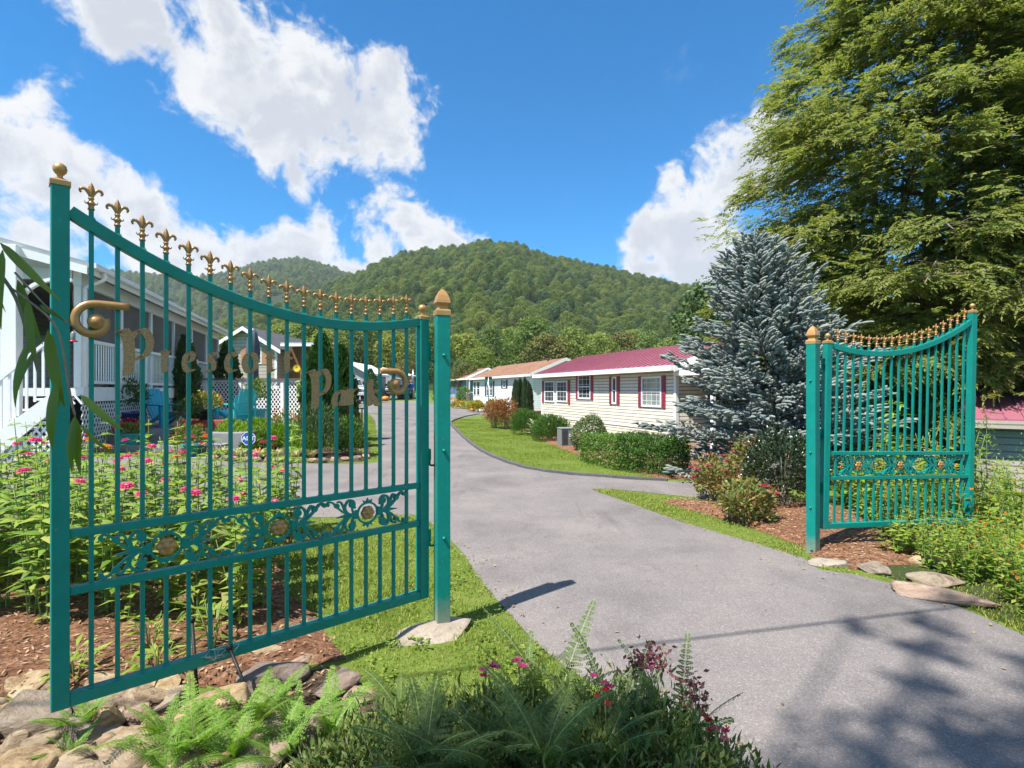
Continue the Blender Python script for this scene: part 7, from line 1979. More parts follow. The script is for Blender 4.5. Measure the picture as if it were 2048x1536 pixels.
def adirondack(label, loc, rz, mat):
    """fan-backed lounge chair: front faces +y"""
    root = thing('adirondack_chair', label, 'chair', loc, rz, 'two aqua garden chairs on the patio')
    for s in (-1, 1):
        m = MB(); m.prism([(0.40, 0.0), (0.50, 0.0), (0.47, 0.54), (0.37, 0.54)], s * 0.31 - 0.04, s * 0.31 + 0.04, YZ); m.build('leg', mat, root, 0.008, fix=True)
        m = MB(); m.prism([(-0.42, 0.0), (-0.30, 0.0), (0.44, 0.30), (0.44, 0.39), (0.30, 0.36)], s * 0.25 - 0.02, s * 0.25 + 0.02, YZ); m.build('leg', mat, root, 0.006, fix=True)
        m = MB(); m.prism([(-0.30, 0.545), (0.52, 0.545), (0.56, 0.56), (0.52, 0.58), (-0.30, 0.58)], s * 0.34 - 0.075, s * 0.34 + 0.075, YZ); m.build('armrest', mat, root, 0.012, fix=True)
        m = MB(); m.bar((s * 0.30, -0.28, 0.15), (s * 0.30, -0.32, 0.545), 0.05, 0.03); m.build('arm_support', mat, root)
    m = MB()
    for i in range(6):
        t = i / 5; m.box((0, 0.42 - 0.52 * t, 0.385 - 0.19 * t), (0.46, 0.085, 0.02), (R(20), 0, 0))
    m.build('seat', mat, root, 0.005)
    back = MB(); n = 7
    for i in range(n):
        u = (i - (n - 1) / 2) / ((n - 1) / 2)
        h = 0.82 * math.sqrt(max(0.05, 1 - 0.40 * u * u)); x0, x1 = u * 0.19, u * 0.30
        a = Vector((x0, -0.10, 0.17)); b = Vector((x1, -0.10 - 0.36 * h / 0.82, 0.17 + h))
        w = 0.075
        P = []
        for c, ww in ((a, w * 0.8), (a.lerp(b, 0.8), w * 1.22), (b, w * 1.22)):
            e = 0.0011 * i; P += [(c.x - ww / 2, c.y + e, c.z), (c.x + ww / 2, c.y + e, c.z), (c.x + ww / 2, c.y - 0.02 - e, c.z), (c.x - ww / 2, c.y - 0.02 - e, c.z)]
        back.add(P, [(i_ * 4 + k, i_ * 4 + (k + 1) % 4, i_ * 4 + 4 + (k + 1) % 4, i_ * 4 + 4 + k) for i_ in range(2) for k in range(4)] + [(3, 2, 1, 0), (8, 9, 10, 11)])
    back.bar((-0.27, -0.30, 0.545), (0.27, -0.30, 0.545), 0.03, 0.05); back.bar((-0.24, -0.20, 0.30), (0.24, -0.20, 0.30), 0.03, 0.05)
    back.build('backrest', mat, root, 0.004, fix=True)
def on_patio(px, py): # a point of the patio top under a pixel
    Y = (CAM_H - pz) * F_PX / (py - HZ); return Vector(((px - CX) / F_PX * Y, Y, pz))
q = on_patio(328, 853); adirondack('shaded aqua garden chair beside the dark flowering shrub, seen from its back corner', (q.x, q.y, pz), R(-118), M['aqua'])
q = on_patio(468, 850); adirondack('sunlit pale aqua garden chair under the closed umbrella', (q.x + 0.1, q.y, pz), R(62), M['aqua_sunlit'])
# closed parasol
q = on_patio(506, 842); um = thing('patio_umbrella', 'closed slate gray patio umbrella standing by the sunlit chair', 'umbrella', (q.x, q.y, pz), 0)
H_ = at(505, 657, q.y).z - pz
MB().lathe([(0.02, 0), (0.02, H_ - 0.02), (0.0, H_)], n=10).build('pole', M['steel'], um)
n = 20; V = []; prof = [(0.02, H_ - 0.02), (0.10, H_ - 0.10), (0.15, H_ * 0.86), (0.17, H_ * 0.74), (0.13, H_ * 0.62), (0.14, H_ * 0.45), (0.19, H_ * 0.30), (0.22, H_ * 0.24)]
for r, z in prof:
    for k in range(n): a = 2 * math.pi * k / n; rr_ = r * (1 + (0.22 if k % 2 else -0.22) * min(1, (H_ - z) * 2)); V.append((rr_ * math.cos(a + 0.3 * z), rr_ * math.sin(a + 0.3 * z), z + (0.05 if k % 2 and z < H_ * 0.3 else 0)))
me = MB().add(V, [(i * n + k, i * n + (k + 1) % n, (i + 1) * n + (k + 1) % n, (i + 1) * n + k) for i in range(len(prof) - 1) for k in range(n)], 0, True); me.build('canopy', M['canvas'], um, fix=True)
MB().lathe([(0.28, 0), (0.28, 0.05), (0.06, 0.09), (0.05, 0.25), (0.0, 0.25)], n=18).build('base', M['charcoal'], um)

def pot(label, loc, r, h, mat, plants, square=False, seed=0, name='flower_pot'):
    root = thing(name, label, 'planter', loc, 0.3 if square else 0)
    MB().lathe([(r * 0.72, 0), (r * 0.98, h * 0.86), (r * 1.06, h * 0.87), (r * 1.06, h), (r * 0.92, h), (r * 0.90, h * 0.92), (0.0, h * 0.91)], n=20, square=square).build('pot', mat, root)
    rng = np.random.default_rng(seed + 900)
    for nm, pm, n, (rx, rz_), zc, ll, lw, inner, upr in plants:
        Lv = Leaves(); P, N = shell(n, rng, rx, rx, rz_, (0, 0, h + zc), inner, 0.15, -0.5); k = len(P)
        Lv.blades(P, N * 0.8 + rdir(k, rng) * 0.5 + [0, 0, upr], unit(N + rdir(k, rng) * 0.6), ll * rng.uniform(0.7, 1.3, k), lw, 0.15, 0.15)
        Lv.build(nm, pm, root)
    return root
q = on_patio(248, 858); pot('cobalt blue pot with a dark shrub of white flowers by the deck lattice', (q.x, q.y, pz), 0.33, 0.42, M['bluepot'], [('foliage', L_['darkgreen'], 900, (0.52, 0.42), 0.35, 0.12, 0.04, 0.3, 0.4), ('flower', L_['whitepet'], 70, (0.50, 0.42), 0.38, 0.055, 0.05, 0.92, 0.2)], seed=1)
q = on_patio(268, 845); pot('dark purple leaved shrub in a pot behind the white-flowered one', (q.x, q.y, pz), 0.24, 0.35, M['blackpot'], [('foliage', L_['darkpurple'], 800, (0.40, 0.50), 0.5, 0.10, 0.05, 0.3, 0.5)], seed=2)
p = G(210, 908); q = Vector((p.x, 11.75, 0.44)); pot('teal trough of red geraniums on the patio step', q, 0.22, 0.24, M['tealpot'], [('foliage', L_['midgreen'], 300, (0.30, 0.14), 0.06, 0.07, 0.06, 0.4, 0.5), ('flower', L_['redpet'], 150, (0.30, 0.17), 0.12, 0.05, 0.045, 0.85, 0.5)], True, 3)
q = on_patio(418, 858); pot('black pot of yellow and orange lantana on the red block', (q.x, q.y - 0.2, pz + 0.24), 0.22, 0.24, M['blackpot'], [('foliage', L_['yellowgreen'], 520, (0.38, 0.24), 0.14, 0.07, 0.04, 0.4, 0.4), ('flower', L_['orangepet'], 110, (0.38, 0.25), 0.17, 0.045, 0.04, 0.9, 0.3), ('yellow_flower', L_['yellowpet'], 80, (0.38, 0.25), 0.17, 0.045, 0.04, 0.9, 0.3)], seed=4)
bl_ = thing('block_wall', 'low red painted block wall carrying the lantana pot', 'wall', (q.x + 0.15, q.y - 0.2, pz), 0); MB().span((-0.55, -0.2, 0), (0.55, 0.2, 0.24)).build('block', M['brick'], bl_, 0.012)
q = on_patio(378, 862); pot('terracotta pot with a cascading green plant beside the shaded chair', (q.x, q.y, pz), 0.20, 0.28, M['terracotta'], [('foliage', L_['darkgreen'], 420, (0.27, 0.28), 0.16, 0.10, 0.03, 0.2, 0.5)], seed=5)
p = G(352, 905); pot('wide low terracotta bowl of cactus and trailing plants on the step', (p.x, 11.78, 0.44), 0.26, 0.15, M['terracotta'], [('foliage', L_['olive'], 260, (0.24, 0.10), 0.02, 0.07, 0.03, 0.4, 0.4), ('cactus', L_['liriope'], 260, (0.10, 0.20), 0.20, 0.05, 0.008, 0.8, 0.7)], seed=6)
p = G(392, 910); pot('teal pot of green leaves and red blooms on the pavement', (p.x, 11.3, 0.24), 0.2, 0.26, M['tealpot'], [('foliage', L_['midgreen'], 420, (0.30, 0.24), 0.14, 0.08, 0.04, 0.3, 0.4), ('flower', L_['redpet'], 60, (0.30, 0.26), 0.2, 0.05, 0.045, 0.9, 0.3)], seed=7)
q = on_patio(513, 846); pot('square teal planter with a leggy green bush at the umbrella foot', (q.x + 0.25, q.y - 0.5, pz), 0.25, 0.42, M['tealpot'], [('foliage', L_['midgreen'], 420, (0.32, 0.42), 0.42, 0.09, 0.05, 0.2, 0.4)], True, 8)
p = G(606, 850); pot('blue glazed pot of red and orange flowers before the arborvitae', (p.x, 13.4, 0.12), 0.26, 0.55, paint('sky_blue_glaze', (0.08, 0.25, 0.42), 0.3), [('foliage', L_['midgreen'], 420, (0.42, 0.28), 0.14, 0.08, 0.04, 0.3, 0.4), ('flower', L_['orangepet'], 90, (0.42, 0.30), 0.2, 0.06, 0.05, 0.9, 0.3), ('red_flower', L_['redpet'], 60, (0.42, 0.30), 0.2, 0.06, 0.05, 0.9, 0.3)], seed=9)
p = at(565, 835, 14.2); shrub('flower_clump', 'clump of orange and red flowers against the white lattice', (p.x, 14.2, 0.2), [('foliage', L_['midgreen'], 700, (0.55, 0.4, 0.35), (0, 0, 0.40), 0.10, 0.035, 0.3, 0.5), ('flower', L_['orangepet'], 110, (0.55, 0.4, 0.38), (0, 0, 0.50), 0.06, 0.05, 0.9, 0.3)], 'flowers', stems=(8, .3, .6, .006), seed=211)
# sunflower leaning by the fence
Y = 15.5; p = at(597, 840, Y); root = thing('sunflower', 'tall sunflower with orange head above the lattice fence', 'flower', (p.x, Y, 0.3), 0)
t0 = at(594, 737, Y) - Vector((p.x, Y, 0.3)); m = MB(); m.tube(catmull([(0, 0, -0.1), (0.05, 0, 0.8), (0.06, 0, t0.z * 0.9), tuple(t0)], 5), 0.012, 6); m.build('stem', L_['zinnia_stem'], root)
Lv = Leaves(); a = np.arange(18) * 0.349; D = np.stack([np.cos(a), a * 0 - 0.2, np.sin(a)], -1); Lv.blades(np.repeat([tuple(t0)], 18, 0), D, np.array([[0, -1.0, 0.2]] * 18), 0.12, 0.05); Lv.build('flower', L_['yellowpet'], root)
Lv = Leaves(); rng = np.random.default_rng(3); z = rng.uniform(0.6, t0.z * 0.95, 16); a = rng.uniform(0, 6.28, 16); Lv.blades(np.stack([z * 0 + 0.05, z * 0, z], -1), np.stack([np.cos(a), np.sin(a), a * 0 - 0.3], -1), np.array([[0, 0, 1.0]] * 16), 0.24, 0.15); Lv.build('foliage', L_['zinnia'], root)

# ------------------------------------------------------------------ arborvitae
def arborvitae(label, px, top, base_z, Y, r, seed, mat, n=5200):
    x = (px - CX) / F_PX * Y; h = at(px, top, Y).z - base_z
    rng = np.random.default_rng(seed); root = thing('arborvitae', label, 'tree', (x, Y, base_z), 0)
    t = rng.random(n) ** 1.15; a = rng.uniform(0, 6.283, n)
    lump = 1 + 0.16 * np.sin(a * 3 + t * 19 + seed) + 0.10 * np.sin(a * 7 - t * 31)
    rr_ = r * np.minimum(1, (1 - t) * 2.1 + 0.03) ** 0.75 * np.minimum(1, t * 5 + 0.55) * lump * (0.55 + 0.45 * rng.random(n) ** 0.5)
    N = np.stack([np.cos(a), np.sin(a), a * 0 + 0.35], -1)
    P = np.stack([np.cos(a) * rr_, np.sin(a) * rr_, t * h * 0.97 + 0.03], -1)
    Lv = Leaves(); Lv.diamonds(P, np.array([0, 0, 0.9]) + N * 0.55 + rdir(n, rng) * 0.3, unit(np.cross(N, rdir(n, rng))), 0.13 * rng.uniform(0.6, 1.3, n), 0.075)
    Lv.build('foliage', mat, root); MB().tube([(0, 0, -0.2), (0, 0, h * 0.8)], [0.05, 0.012], 7).build('trunk', M['bark'], root)
arborvitae('bright green arborvitae, tallest, behind the garden shrubs', 643, 668, 0.05, 14.6, 0.46, 1, L_['arbor'], 8000)
arborvitae('darker arborvitae behind the tallest one', 682, 690, 0.05, 16.6, 0.42, 2, L_['arbor'], 6000)
arborvitae('dark cone arborvitae in front of the porch railing', 371, 672, pz, 17.2, 0.36, 3, L_['darkgreen'])
arborvitae('dark cone arborvitae before the beige house wall', 455, 684, pz, 20.4, 0.42, 4, L_['darkgreen'])
arborvitae('small arborvitae between the two gray outbuildings', 741, 738, gz(-11, 43), 43, 0.55, 5, L_['arbor'], 2500)
# ------------------------------------------------------------------ garden bed
for i, (px, py, Y, r, h, mt, lab) in enumerate(((462, 880, 12.6, 0.42, 0.62, 'bright', 'bright green glossy shrub above the security sign'), (520, 870, 13.0, 0.42, 0.66, 'bright', 'bright green glossy shrub right of the security sign'), (566, 872, 12.9, 0.42, 0.68, 'bright', 'bright green glossy shrub between the sign and the dark bush'), (600, 880, 12.5, 0.36, 0.55, 'bright', 'bright green shrub touching the dark bush'),
                                        (640, 885, 12.6, 0.52, 1.12, 'darkgreen', 'large dark green bush under the tallest arborvitae'), (702, 890, 13.2, 0.42, 0.85, 'yew', 'mid green bush below the address sign'), (690, 850, 15.2, 0.40, 1.0, 'olive', 'grayish loose bush in front of the darker arborvitae'), (500, 905, 12.2, 0.26, 0.36, 'hedge', 'small low green shrub behind the striped grasses'))):
    p = at(px, py, Y)
    shrub('garden_shrub', lab, (p.x, Y, gz(p.x, Y)), [('foliage', L_[mt], 2200, (r, r * 0.8, h * 0.52), (0, 0, h * 0.52), 0.085, 0.03, 0.45, 0.9)], 'shrub', stems=(8, r * 0.7, h * 0.8, 0.009), seed=230 + i, zmin=-0.8)
SG = [(440, 905, 'striped grass clump at the pavement end of the garden bed'), (475, 908, 'striped grass clump left under the security sign'), (515, 910, 'striped grass clump right of the security sign'), (548, 908, 'striped grass clump in the middle of the bed edge'), (590, 910, 'striped grass clump below the bright green shrubs'), (622, 908, 'striped grass clump below the dark bush'), (720, 905, 'striped grass clump at the lawn end of the bed'), (716, 888, 'taller striped grass clump under the address sign')]
for i, (px, py, lab) in enumerate(SG):
    p = G(px, min(py + 10, 919)); rng = np.random.default_rng(i); n = 120
    root = thing('striped_grass', lab, 'plant', (p.x, p.y + 0.05, p.z + 0.02), i, 'striped grass clumps of the garden bed')
    a = rng.uniform(0, 6.283, n); Lv = Leaves(); up = rng.uniform(1.1, 4.0, n)
    Lv.strips(np.stack([np.cos(a), np.sin(a), a * 0], -1) * 0.05 * rng.random((n, 1)), np.stack([np.cos(a), np.sin(a), up], -1), None, rng.uniform(0.30, 0.52, n), 0.016, 0.55)
    Lv.build('blades', L_['liriope'], root)
for i, (px, py, mt, lab) in enumerate(((663, 905, 'orangepet', 'marigold clump before the dark bush'), (685, 908, 'yellowpet', 'small yellow flowered clump by the edging stones'), (598, 908, 'yellowpet', 'yellow flowers among the striped grasses'))):
    p = G(px, py); shrub('flower_clump', lab, (p.x, p.y, p.z), [('foliage', L_['weed'], 260, (0.2, 0.2, 0.16), (0, 0, 0.16), 0.07, 0.03, 0.3, 0.5), ('flower', L_[mt], 24, (0.18, 0.18, 0.18), (0, 0, 0.2), 0.05, 0.045, 0.9, 0.4)], 'flowers', seed=250 + i)
# security sign
Y = 11.75; p = at(497, 877, Y); sg2 = thing('yard_sign', 'blue octagonal security sign on a stake in the garden bed', 'sign', (p.x, Y, gz(p.x, Y)), R(6))
zc = p.z - gz(p.x, Y)
def octo(r): return [(r * math.cos(R(22.5 + 45 * k)), r * math.sin(R(22.5 + 45 * k))) for k in range(8)]
MB().prism(octo(0.155), -0.006, 0.006, XZ).build('sign_board', paint('sign_blue', (0.015, 0.09, 0.42), 0.35), sg2, 0, (0, 0, zc), fix=True)
m = MB(); ro, ri = octo(0.152), octo(0.140)
for k in range(8): m.prism([ro[k], ro[(k + 1) % 8], ri[(k + 1) % 8], ri[k]], -0.0085, -0.0065, XZ)
m.build('sign_border', M['white'], sg2, 0, (0, 0, zc), fix=True)
m = MB(); m.tube([(0, 0.012, -0.1), (0, 0.012, zc + 0.05)], 0.008, 6); m.build('stake', M['steel'], sg2)
def text_part(txt, size, parent, loc, mat, name='lettering', ext=0.001, rot=(R(90), 0, 0), sp=1.0, off=0.002):
    c = bpy.data.curves.new(name + '_text', 'FONT'); c.body = txt; c.size = size; c.align_x = 'CENTER'; c.align_y = 'CENTER'; c.extrude = ext; c.space_character = sp; c.resolution_u = 3
    c.offset = off; t = bpy.data.objects.new(name + '_text', c)
    me = bpy.data.meshes.new_from_object(t); bpy.data.objects.remove(t); me.name = name; me.materials.clear(); me.materials.append(mat)
    return link_mesh(name, me, parent, loc, rot)
tx = text_part('ADT', 0.125, sg2, (0, -0.008, zc), M['white'], off=0.001)
# address sign
Y = 18.0; p = at(724, 872, Y); z0 = gz(p.x, Y); ads = thing('address_sign', 'black address sign with white lettering on a dark stake', 'sign', (p.x, Y, z0), R(4))
zt, zb_ = at(0, 799, Y).z - z0, at(0, 818, Y).z - z0
MB().span((-0.165, -0.012, zb_), (0.165, 0.012, zt - 0.03)).build('sign_board', M['iron'], ads, 0.003); MB().span((-0.18, -0.02, zt - 0.028), (0.18, 0.02, zt)).build('sign_cap', M['steel'], ads)
MB().span((-0.02, -0.015, -0.2), (0.02, 0.011, zb_ - 0.002)).build('stake', M['iron'], ads)
for txt, dz, s_ in (('10', 0.075, 0.085), ('GLASGOW', 0.155, 0.068), ('LANE', 0.225, 0.078)): text_part(txt, s_, ads, (0, -0.0135, zt - 0.03 - dz * 0.95), M['white'])
# ------------------------------------------------------------------ vehicles far down the drive
def wheel(parent, x, y, r, w, rim):
    o = thing_part = MB(); m = MB(); prof = [(r * 0.62, -w / 2), (r * 0.95, -w / 2), (r, -w * 0.35), (r, w * 0.35), (r * 0.95, w / 2), (r * 0.62, w / 2)]
    n = 20; V = []
    for rr_, yy in prof: V += [(rr_ * math.cos(2 * math.pi * k / n), 0, rr_ * math.sin(2 * math.pi * k / n)) for k in range(n)]
    V = [(v[0], prof[i // n][1], v[2]) for i, v in enumerate(V)]
    m.add(V, [(i * n + k, i * n + (k + 1) % n, ((i + 1) % 6) * n + (k + 1) % n, ((i + 1) % 6) * n + k) for i in range(6) for k in range(n)], 0, True)
    t = m.build('wheel', M['rubber'], parent, 0, (x, y, r), (0, 0, R(90)), fix=True)
    m = MB(); V = [(r * 0.63 * math.cos(2 * math.pi * k / n), s * w * 0.3, r * 0.63 * math.sin(2 * math.pi * k / n)) for s in (-1, 1) for k in range(n)]
    m.add(V, [tuple(range(n)), tuple(range(n, 2 * n))[::-1]])
    m.build('rim', rim, t, fix=True)
def loft(sections):
    """sections along y: list of (y, [(x, z) ...]) same count, symmetric profile"""
    m = MB(); n = len(sections[0][1]); V = []
    for y, pr in sections: V += [(x, y, z) for x, z in pr]
    F_ = [(i * n + k, i * n + (k + 1) % n, (i + 1) * n + (k + 1) % n, (i + 1) * n + k) for i in range(len(sections) - 1) for k in range(n)]
    F_ += [tuple(range(n))[::-1], tuple((len(sections) - 1) * n + k for k in range(n))]
    m.add(V, F_); return m
def prof(w, z0, z1, tuck=0.06, top=0.92): # rounded-box section
    return [(-w / 2 + tuck, z0), (-w / 2, z0 + 0.18), (-w / 2, z1 - 0.16), (-w / 2 * top, z1), (w / 2 * top, z1), (w / 2, z1 - 0.16), (w / 2, z0 + 0.18), (w / 2 - tuck, z0)]
def truck(label, name, loc, rz, body, scale=1.0, suv=False):
    """front faces -y"""
    root = thing(name, label, 'truck' if not suv else 'suv', loc, rz); root.scale = (scale,) * 3
    W = 1.98; L = 5.4
    zb_, zh, zr = 0.46, 1.16 if not suv else 1.06, 1.90 if not suv else 1.72
    b = loft([(0.0, prof(W - 0.16, zb_ + 0.06, zh - 0.12)), (0.10, prof(W - 0.03, zb_, zh - 0.03)), (0.5, prof(W, zb_, zh)), (1.5, prof(W, zb_, zh + 0.05)), (L - 0.3, prof(W, zb_, zh + 0.05)), (L, prof(W - 0.1, zb_ + 0.05, zh - 0.02))])
    b.build('body', body, root, 0.03, fix=True)
    ye = L - 0.35 if suv else 3.5
    cab = loft([(1.15, prof(W - 0.14, zh + 0.0, zh + 0.10, 0, 0.95)), (1.95, prof(W - 0.36, zh, zr, -0.10, 0.90)), (ye - 0.25, prof(W - 0.36, zh, zr, -0.10, 0.90)), (ye, prof(W - 0.2, zh, zh + 0.25, 0, 0.92))])
    cab.build('cab', body, root, 0.03, fix=True)
    zw = lambda y: zh + 0.10 + (zr - zh - 0.10) * (y - 1.15) / 0.80
    m = MB(); y0, y1 = 1.27, 1.86
    m.add([(-(W - 0.34) / 2, y0 - 0.03, zw(y0) + 0.02), ((W - 0.34) / 2, y0 - 0.03, zw(y0) + 0.02), ((W - 0.50) / 2, y1 - 0.03, zw(y1) + 0.02), (-(W - 0.50) / 2, y1 - 0.03, zw(y1) + 0.02)], [(0, 1, 2, 3)])
    m.build('windshield', M['glass'], root)
    for s in (-1, 1):
        m = MB(); x = s * (W / 2 - 0.075)
        m.add([(s * (W / 2 - 0.055), 1.75, zh + 0.14), (s * (W / 2 - 0.055), ye - 0.45, zh + 0.14), (s * (W / 2 - 0.15), ye - 0.5, zr - 0.13), (s * (W / 2 - 0.15), 2.1, zr - 0.13)], [(0, 1, 2, 3)]); m.build('side_window', M['glass'], root)
        wheelx = s * (W / 2 - 0.13)
        for y in (0.95, L - 1.15): wheel(root, wheelx, y, 0.40, 0.27, M['steel'])
        m = MB(); m.box((s * (W / 2 + 0.14), 1.62, zh + 0.20), (0.20, 0.10, 0.20)); m.build('mirror', body, root, 0.02)
        m = MB(); m.box((s * (W / 2 - 0.24), -0.015 + 0.02, zh - 0.25), (0.34, 0.06, 0.22)); hl = m.build('headlight', M['trim'] if not suv else M['glass_light'], root, 0.015)
        if not suv: MB().box((s * (W / 2 - 0.24), -0.035, zh - 0.25), (0.24, 0.03, 0.13)).build('lamp', M['glass_light'], hl, 0.01)
    m = MB()
    m.box((0, -0.01, zh - 0.25), (W - 0.85, 0.05, 0.30)); g0 = m.build('grille', M['charcoal'], root, 0.01)
    m = MB()
    for k in range(3 if suv else 4): m.box((0, -0.04, zh - 0.36 + k * 0.075), (W - 0.88, 0.02, 0.022))
    m.build('grille_bar', M['steel'], g0)
    MB().box((0, -0.04, zb_ + 0.12), (W - 0.1, 0.2, 0.22)).build('bumper', M['charcoal'] if not suv else body, root, 0.03)
    m = MB(); m.box((0, 2.6, zb_ - 0.02), (W - 0.5, 4.2, 0.12)); m.build('underbody', M['iron'], root)
    return root
M['carwhite'] = paint('white_car_paint', (0.75, 0.76, 0.78), 0.2, 0, 0.02, 2, coat=0.8)
M['carblack'] = paint('black_car_paint', (0.012, 0.013, 0.017), 0.2, 0, 0.05, 2, coat=0.8)
Y = 50.0; p = at(791, 803, Y); truck('black pickup truck facing the gate at the end of the drive', 'pickup_truck', (p.x, Y, gz(p.x, Y) + 0.02), R(3), M['carblack'], 1.0)
Y = 40.0; p = at(700, 806, Y); truck('white car parked nose forward behind the address sign', 'parked_car', (p.x + 0.25, Y, gz(p.x, Y) + 0.18), R(24), M['carwhite'], 0.98, True)

# ------------------------------------------------------------------ person walking by the truck
def person():
    Y = 53.0; p = at(822, 804, Y); z0 = gz(p.x, Y) + 0.022
    root = thing('person', 'person in a bright blue jacket and jeans standing by the black truck', 'person', (p.x, Y, z0), R(10))
    def skin(name, joints, edges, mat, parent, sub=2):
        me = bpy.data.meshes.new(name); me.from_pydata([j[0] for j in joints], edges, []); me.materials.append(mat)
        o = link_mesh(name, me, parent)
        md = o.modifiers.new('skin', 'SKIN'); o.modifiers.new('sub', 'SUBSURF').render_levels = sub; o.modifiers['sub'].levels = sub
        if not me.skin_vertices: 
            bm = bmesh.new(); bm.from_mesh(me); bm.verts.layers.skin.verify(); bm.to_mesh(me); bm.free()
        for i, j in enumerate(joints):
            me.skin_vertices[0].data[i].radius = (j[1], j[1]) if not isinstance(j[1], tuple) else j[1]
        me.skin_vertices[0].data[0].use_root = True
        for f in me.polygons: f.use_smooth = True
        return o
    J = [((0, 0, 0.95), (0.15, 0.11)), ((0, 0.0, 1.12), (0.14, 0.10)), ((0, 0, 1.32), (0.165, 0.11)), ((0, 0, 1.43), (0.11, 0.08)), ((0, -0.01, 1.50), 0.052), ((0, -0.02, 1.58), 0.07), ((0, -0.025, 1.66), 0.088), ((0, -0.01, 1.73), 0.065),
         ((0.19, 0, 1.39), 0.06), ((0.25, 0.02, 1.12), 0.048), ((0.25, -0.08, 0.88), 0.036), ((0.245, -0.11, 0.79), 0.036), ((-0.19, 0, 1.39), 0.06), ((-0.25, 0.02, 1.12), 0.048), ((-0.24, -0.10, 0.90), 0.036), ((-0.23, -0.13, 0.81), 0.036),
         ((0.10, 0, 0.86), 0.095), ((0.11, -0.05, 0.49), 0.062), ((0.11, 0.03, 0.10), 0.042), ((0.11, -0.10, 0.04), 0.038), ((-0.10, 0, 0.86), 0.095), ((-0.11, 0.03, 0.49), 0.062), ((-0.11, 0.10, 0.10), 0.042), ((-0.11, -0.03, 0.04), 0.038)]
    E = [(0, 1), (1, 2), (2, 3), (3, 4), (4, 5), (5, 6), (6, 7), (3, 8), (8, 9), (9, 10), (10, 11), (3, 12), (12, 13), (13, 14), (14, 15), (0, 16), (16, 17), (17, 18), (18, 19), (0, 20), (20, 21), (21, 22), (22, 23)]
    skin('body', J, E, paint('skin_tone', (0.50, 0.27, 0.19), 0.5), root)
    jk = [((0, 0, 0.92), (0.185, 0.14)), ((0, 0, 1.12), (0.175, 0.13)), ((0, 0, 1.32), (0.19, 0.13)), ((0, 0, 1.44), (0.12, 0.09)), ((0.195, 0, 1.40), 0.078), ((0.255, 0.02, 1.12), 0.064), ((0.25, -0.075, 0.90), 0.05), ((-0.195, 0, 1.40), 0.078), ((-0.255, 0.02, 1.12), 0.064), ((-0.242, -0.09, 0.92), 0.05)]
    skin('jacket', jk, [(0, 1), (1, 2), (2, 3), (3, 4), (4, 5), (5, 6), (3, 7), (7, 8), (8, 9)], paint('blue_jacket', (0.01, 0.10, 0.50), 0.6), root)
    jn = [((0, 0, 0.94), (0.16, 0.12)), ((0.10, 0, 0.84), 0.105), ((0.11, -0.05, 0.49), 0.076), ((0.11, 0.03, 0.09), 0.062), ((-0.10, 0, 0.84), 0.105), ((-0.11, 0.03, 0.49), 0.076), ((-0.11, 0.10, 0.09), 0.062)]
    skin('jeans', jn, [(0, 1), (1, 2), (2, 3), (0, 4), (4, 5), (5, 6)], paint('blue_denim', (0.05, 0.09, 0.20), 0.8, 0, 0.2, 12), root)
    for s in (1, -1):
        for k in range(5):
            b = Vector((s * 0.24, -0.12, 0.79)); a = (k - 1.5) * 0.018
            m = MB(); e = b + Vector((s * 0.0 if k < 4 else -s * 0.035, -0.02 - (0.0 if k < 4 else 0.02), -0.075 - 0.01 * (k in (1, 2)) + (0.03 if k == 4 else 0)))
            m.tube([b + Vector((0, a, 0)), (b + e) / 2 + Vector((0, a, 0)), e + Vector((0, a * 1.2, 0))], [0.010, 0.009, 0.006], 6); m.build('finger', M['fingers'] if 'fingers' in M else M.setdefault('fingers', paint('finger_skin', (0.50, 0.27, 0.19), 0.5)), root)
    hair = MB(); hair.lathe([(0.0, 0.125), (0.055, 0.112), (0.09, 0.07), (0.102, 0.0), (0.10, -0.05), (0.088, -0.10)], (0, 0.0, 1.675), 18); hair.build('hair', paint('ginger_hair', (0.42, 0.13, 0.05), 0.7), root)
    m = MB(); m.lathe([(0.0, -0.03), (0.011, -0.012), (0.014, 0.0), (0.0, 0.02)], (0, -0.115, 1.655), 8); m.build('nose', M['fingers'], root)
    for s in (1, -1):
        MB().lathe([(0.0, -0.009), (0.009, 0), (0.0, 0.009)], (s * 0.032, -0.100, 1.685), 8).build('eye', M['iron'], root)
        MB().lathe([(0.0, -0.03), (0.014, -0.012), (0.016, 0.01), (0.0, 0.03)], (s * 0.096, -0.01, 1.665), 8).build('ear', M['fingers'], root)
        MB().span((s * 0.11 - 0.05, -0.14 if s > 0 else -0.08, 0.0), (s * 0.11 + 0.05, 0.10 if s > 0 else 0.16, 0.08)).build('shoe', M['charcoal'], root, 0.02)
    MB().span((-0.028, -0.112, 1.612), (0.028, -0.098, 1.622)).build('mouth', paint('lips', (0.32, 0.10, 0.09), 0.5), root)
person()
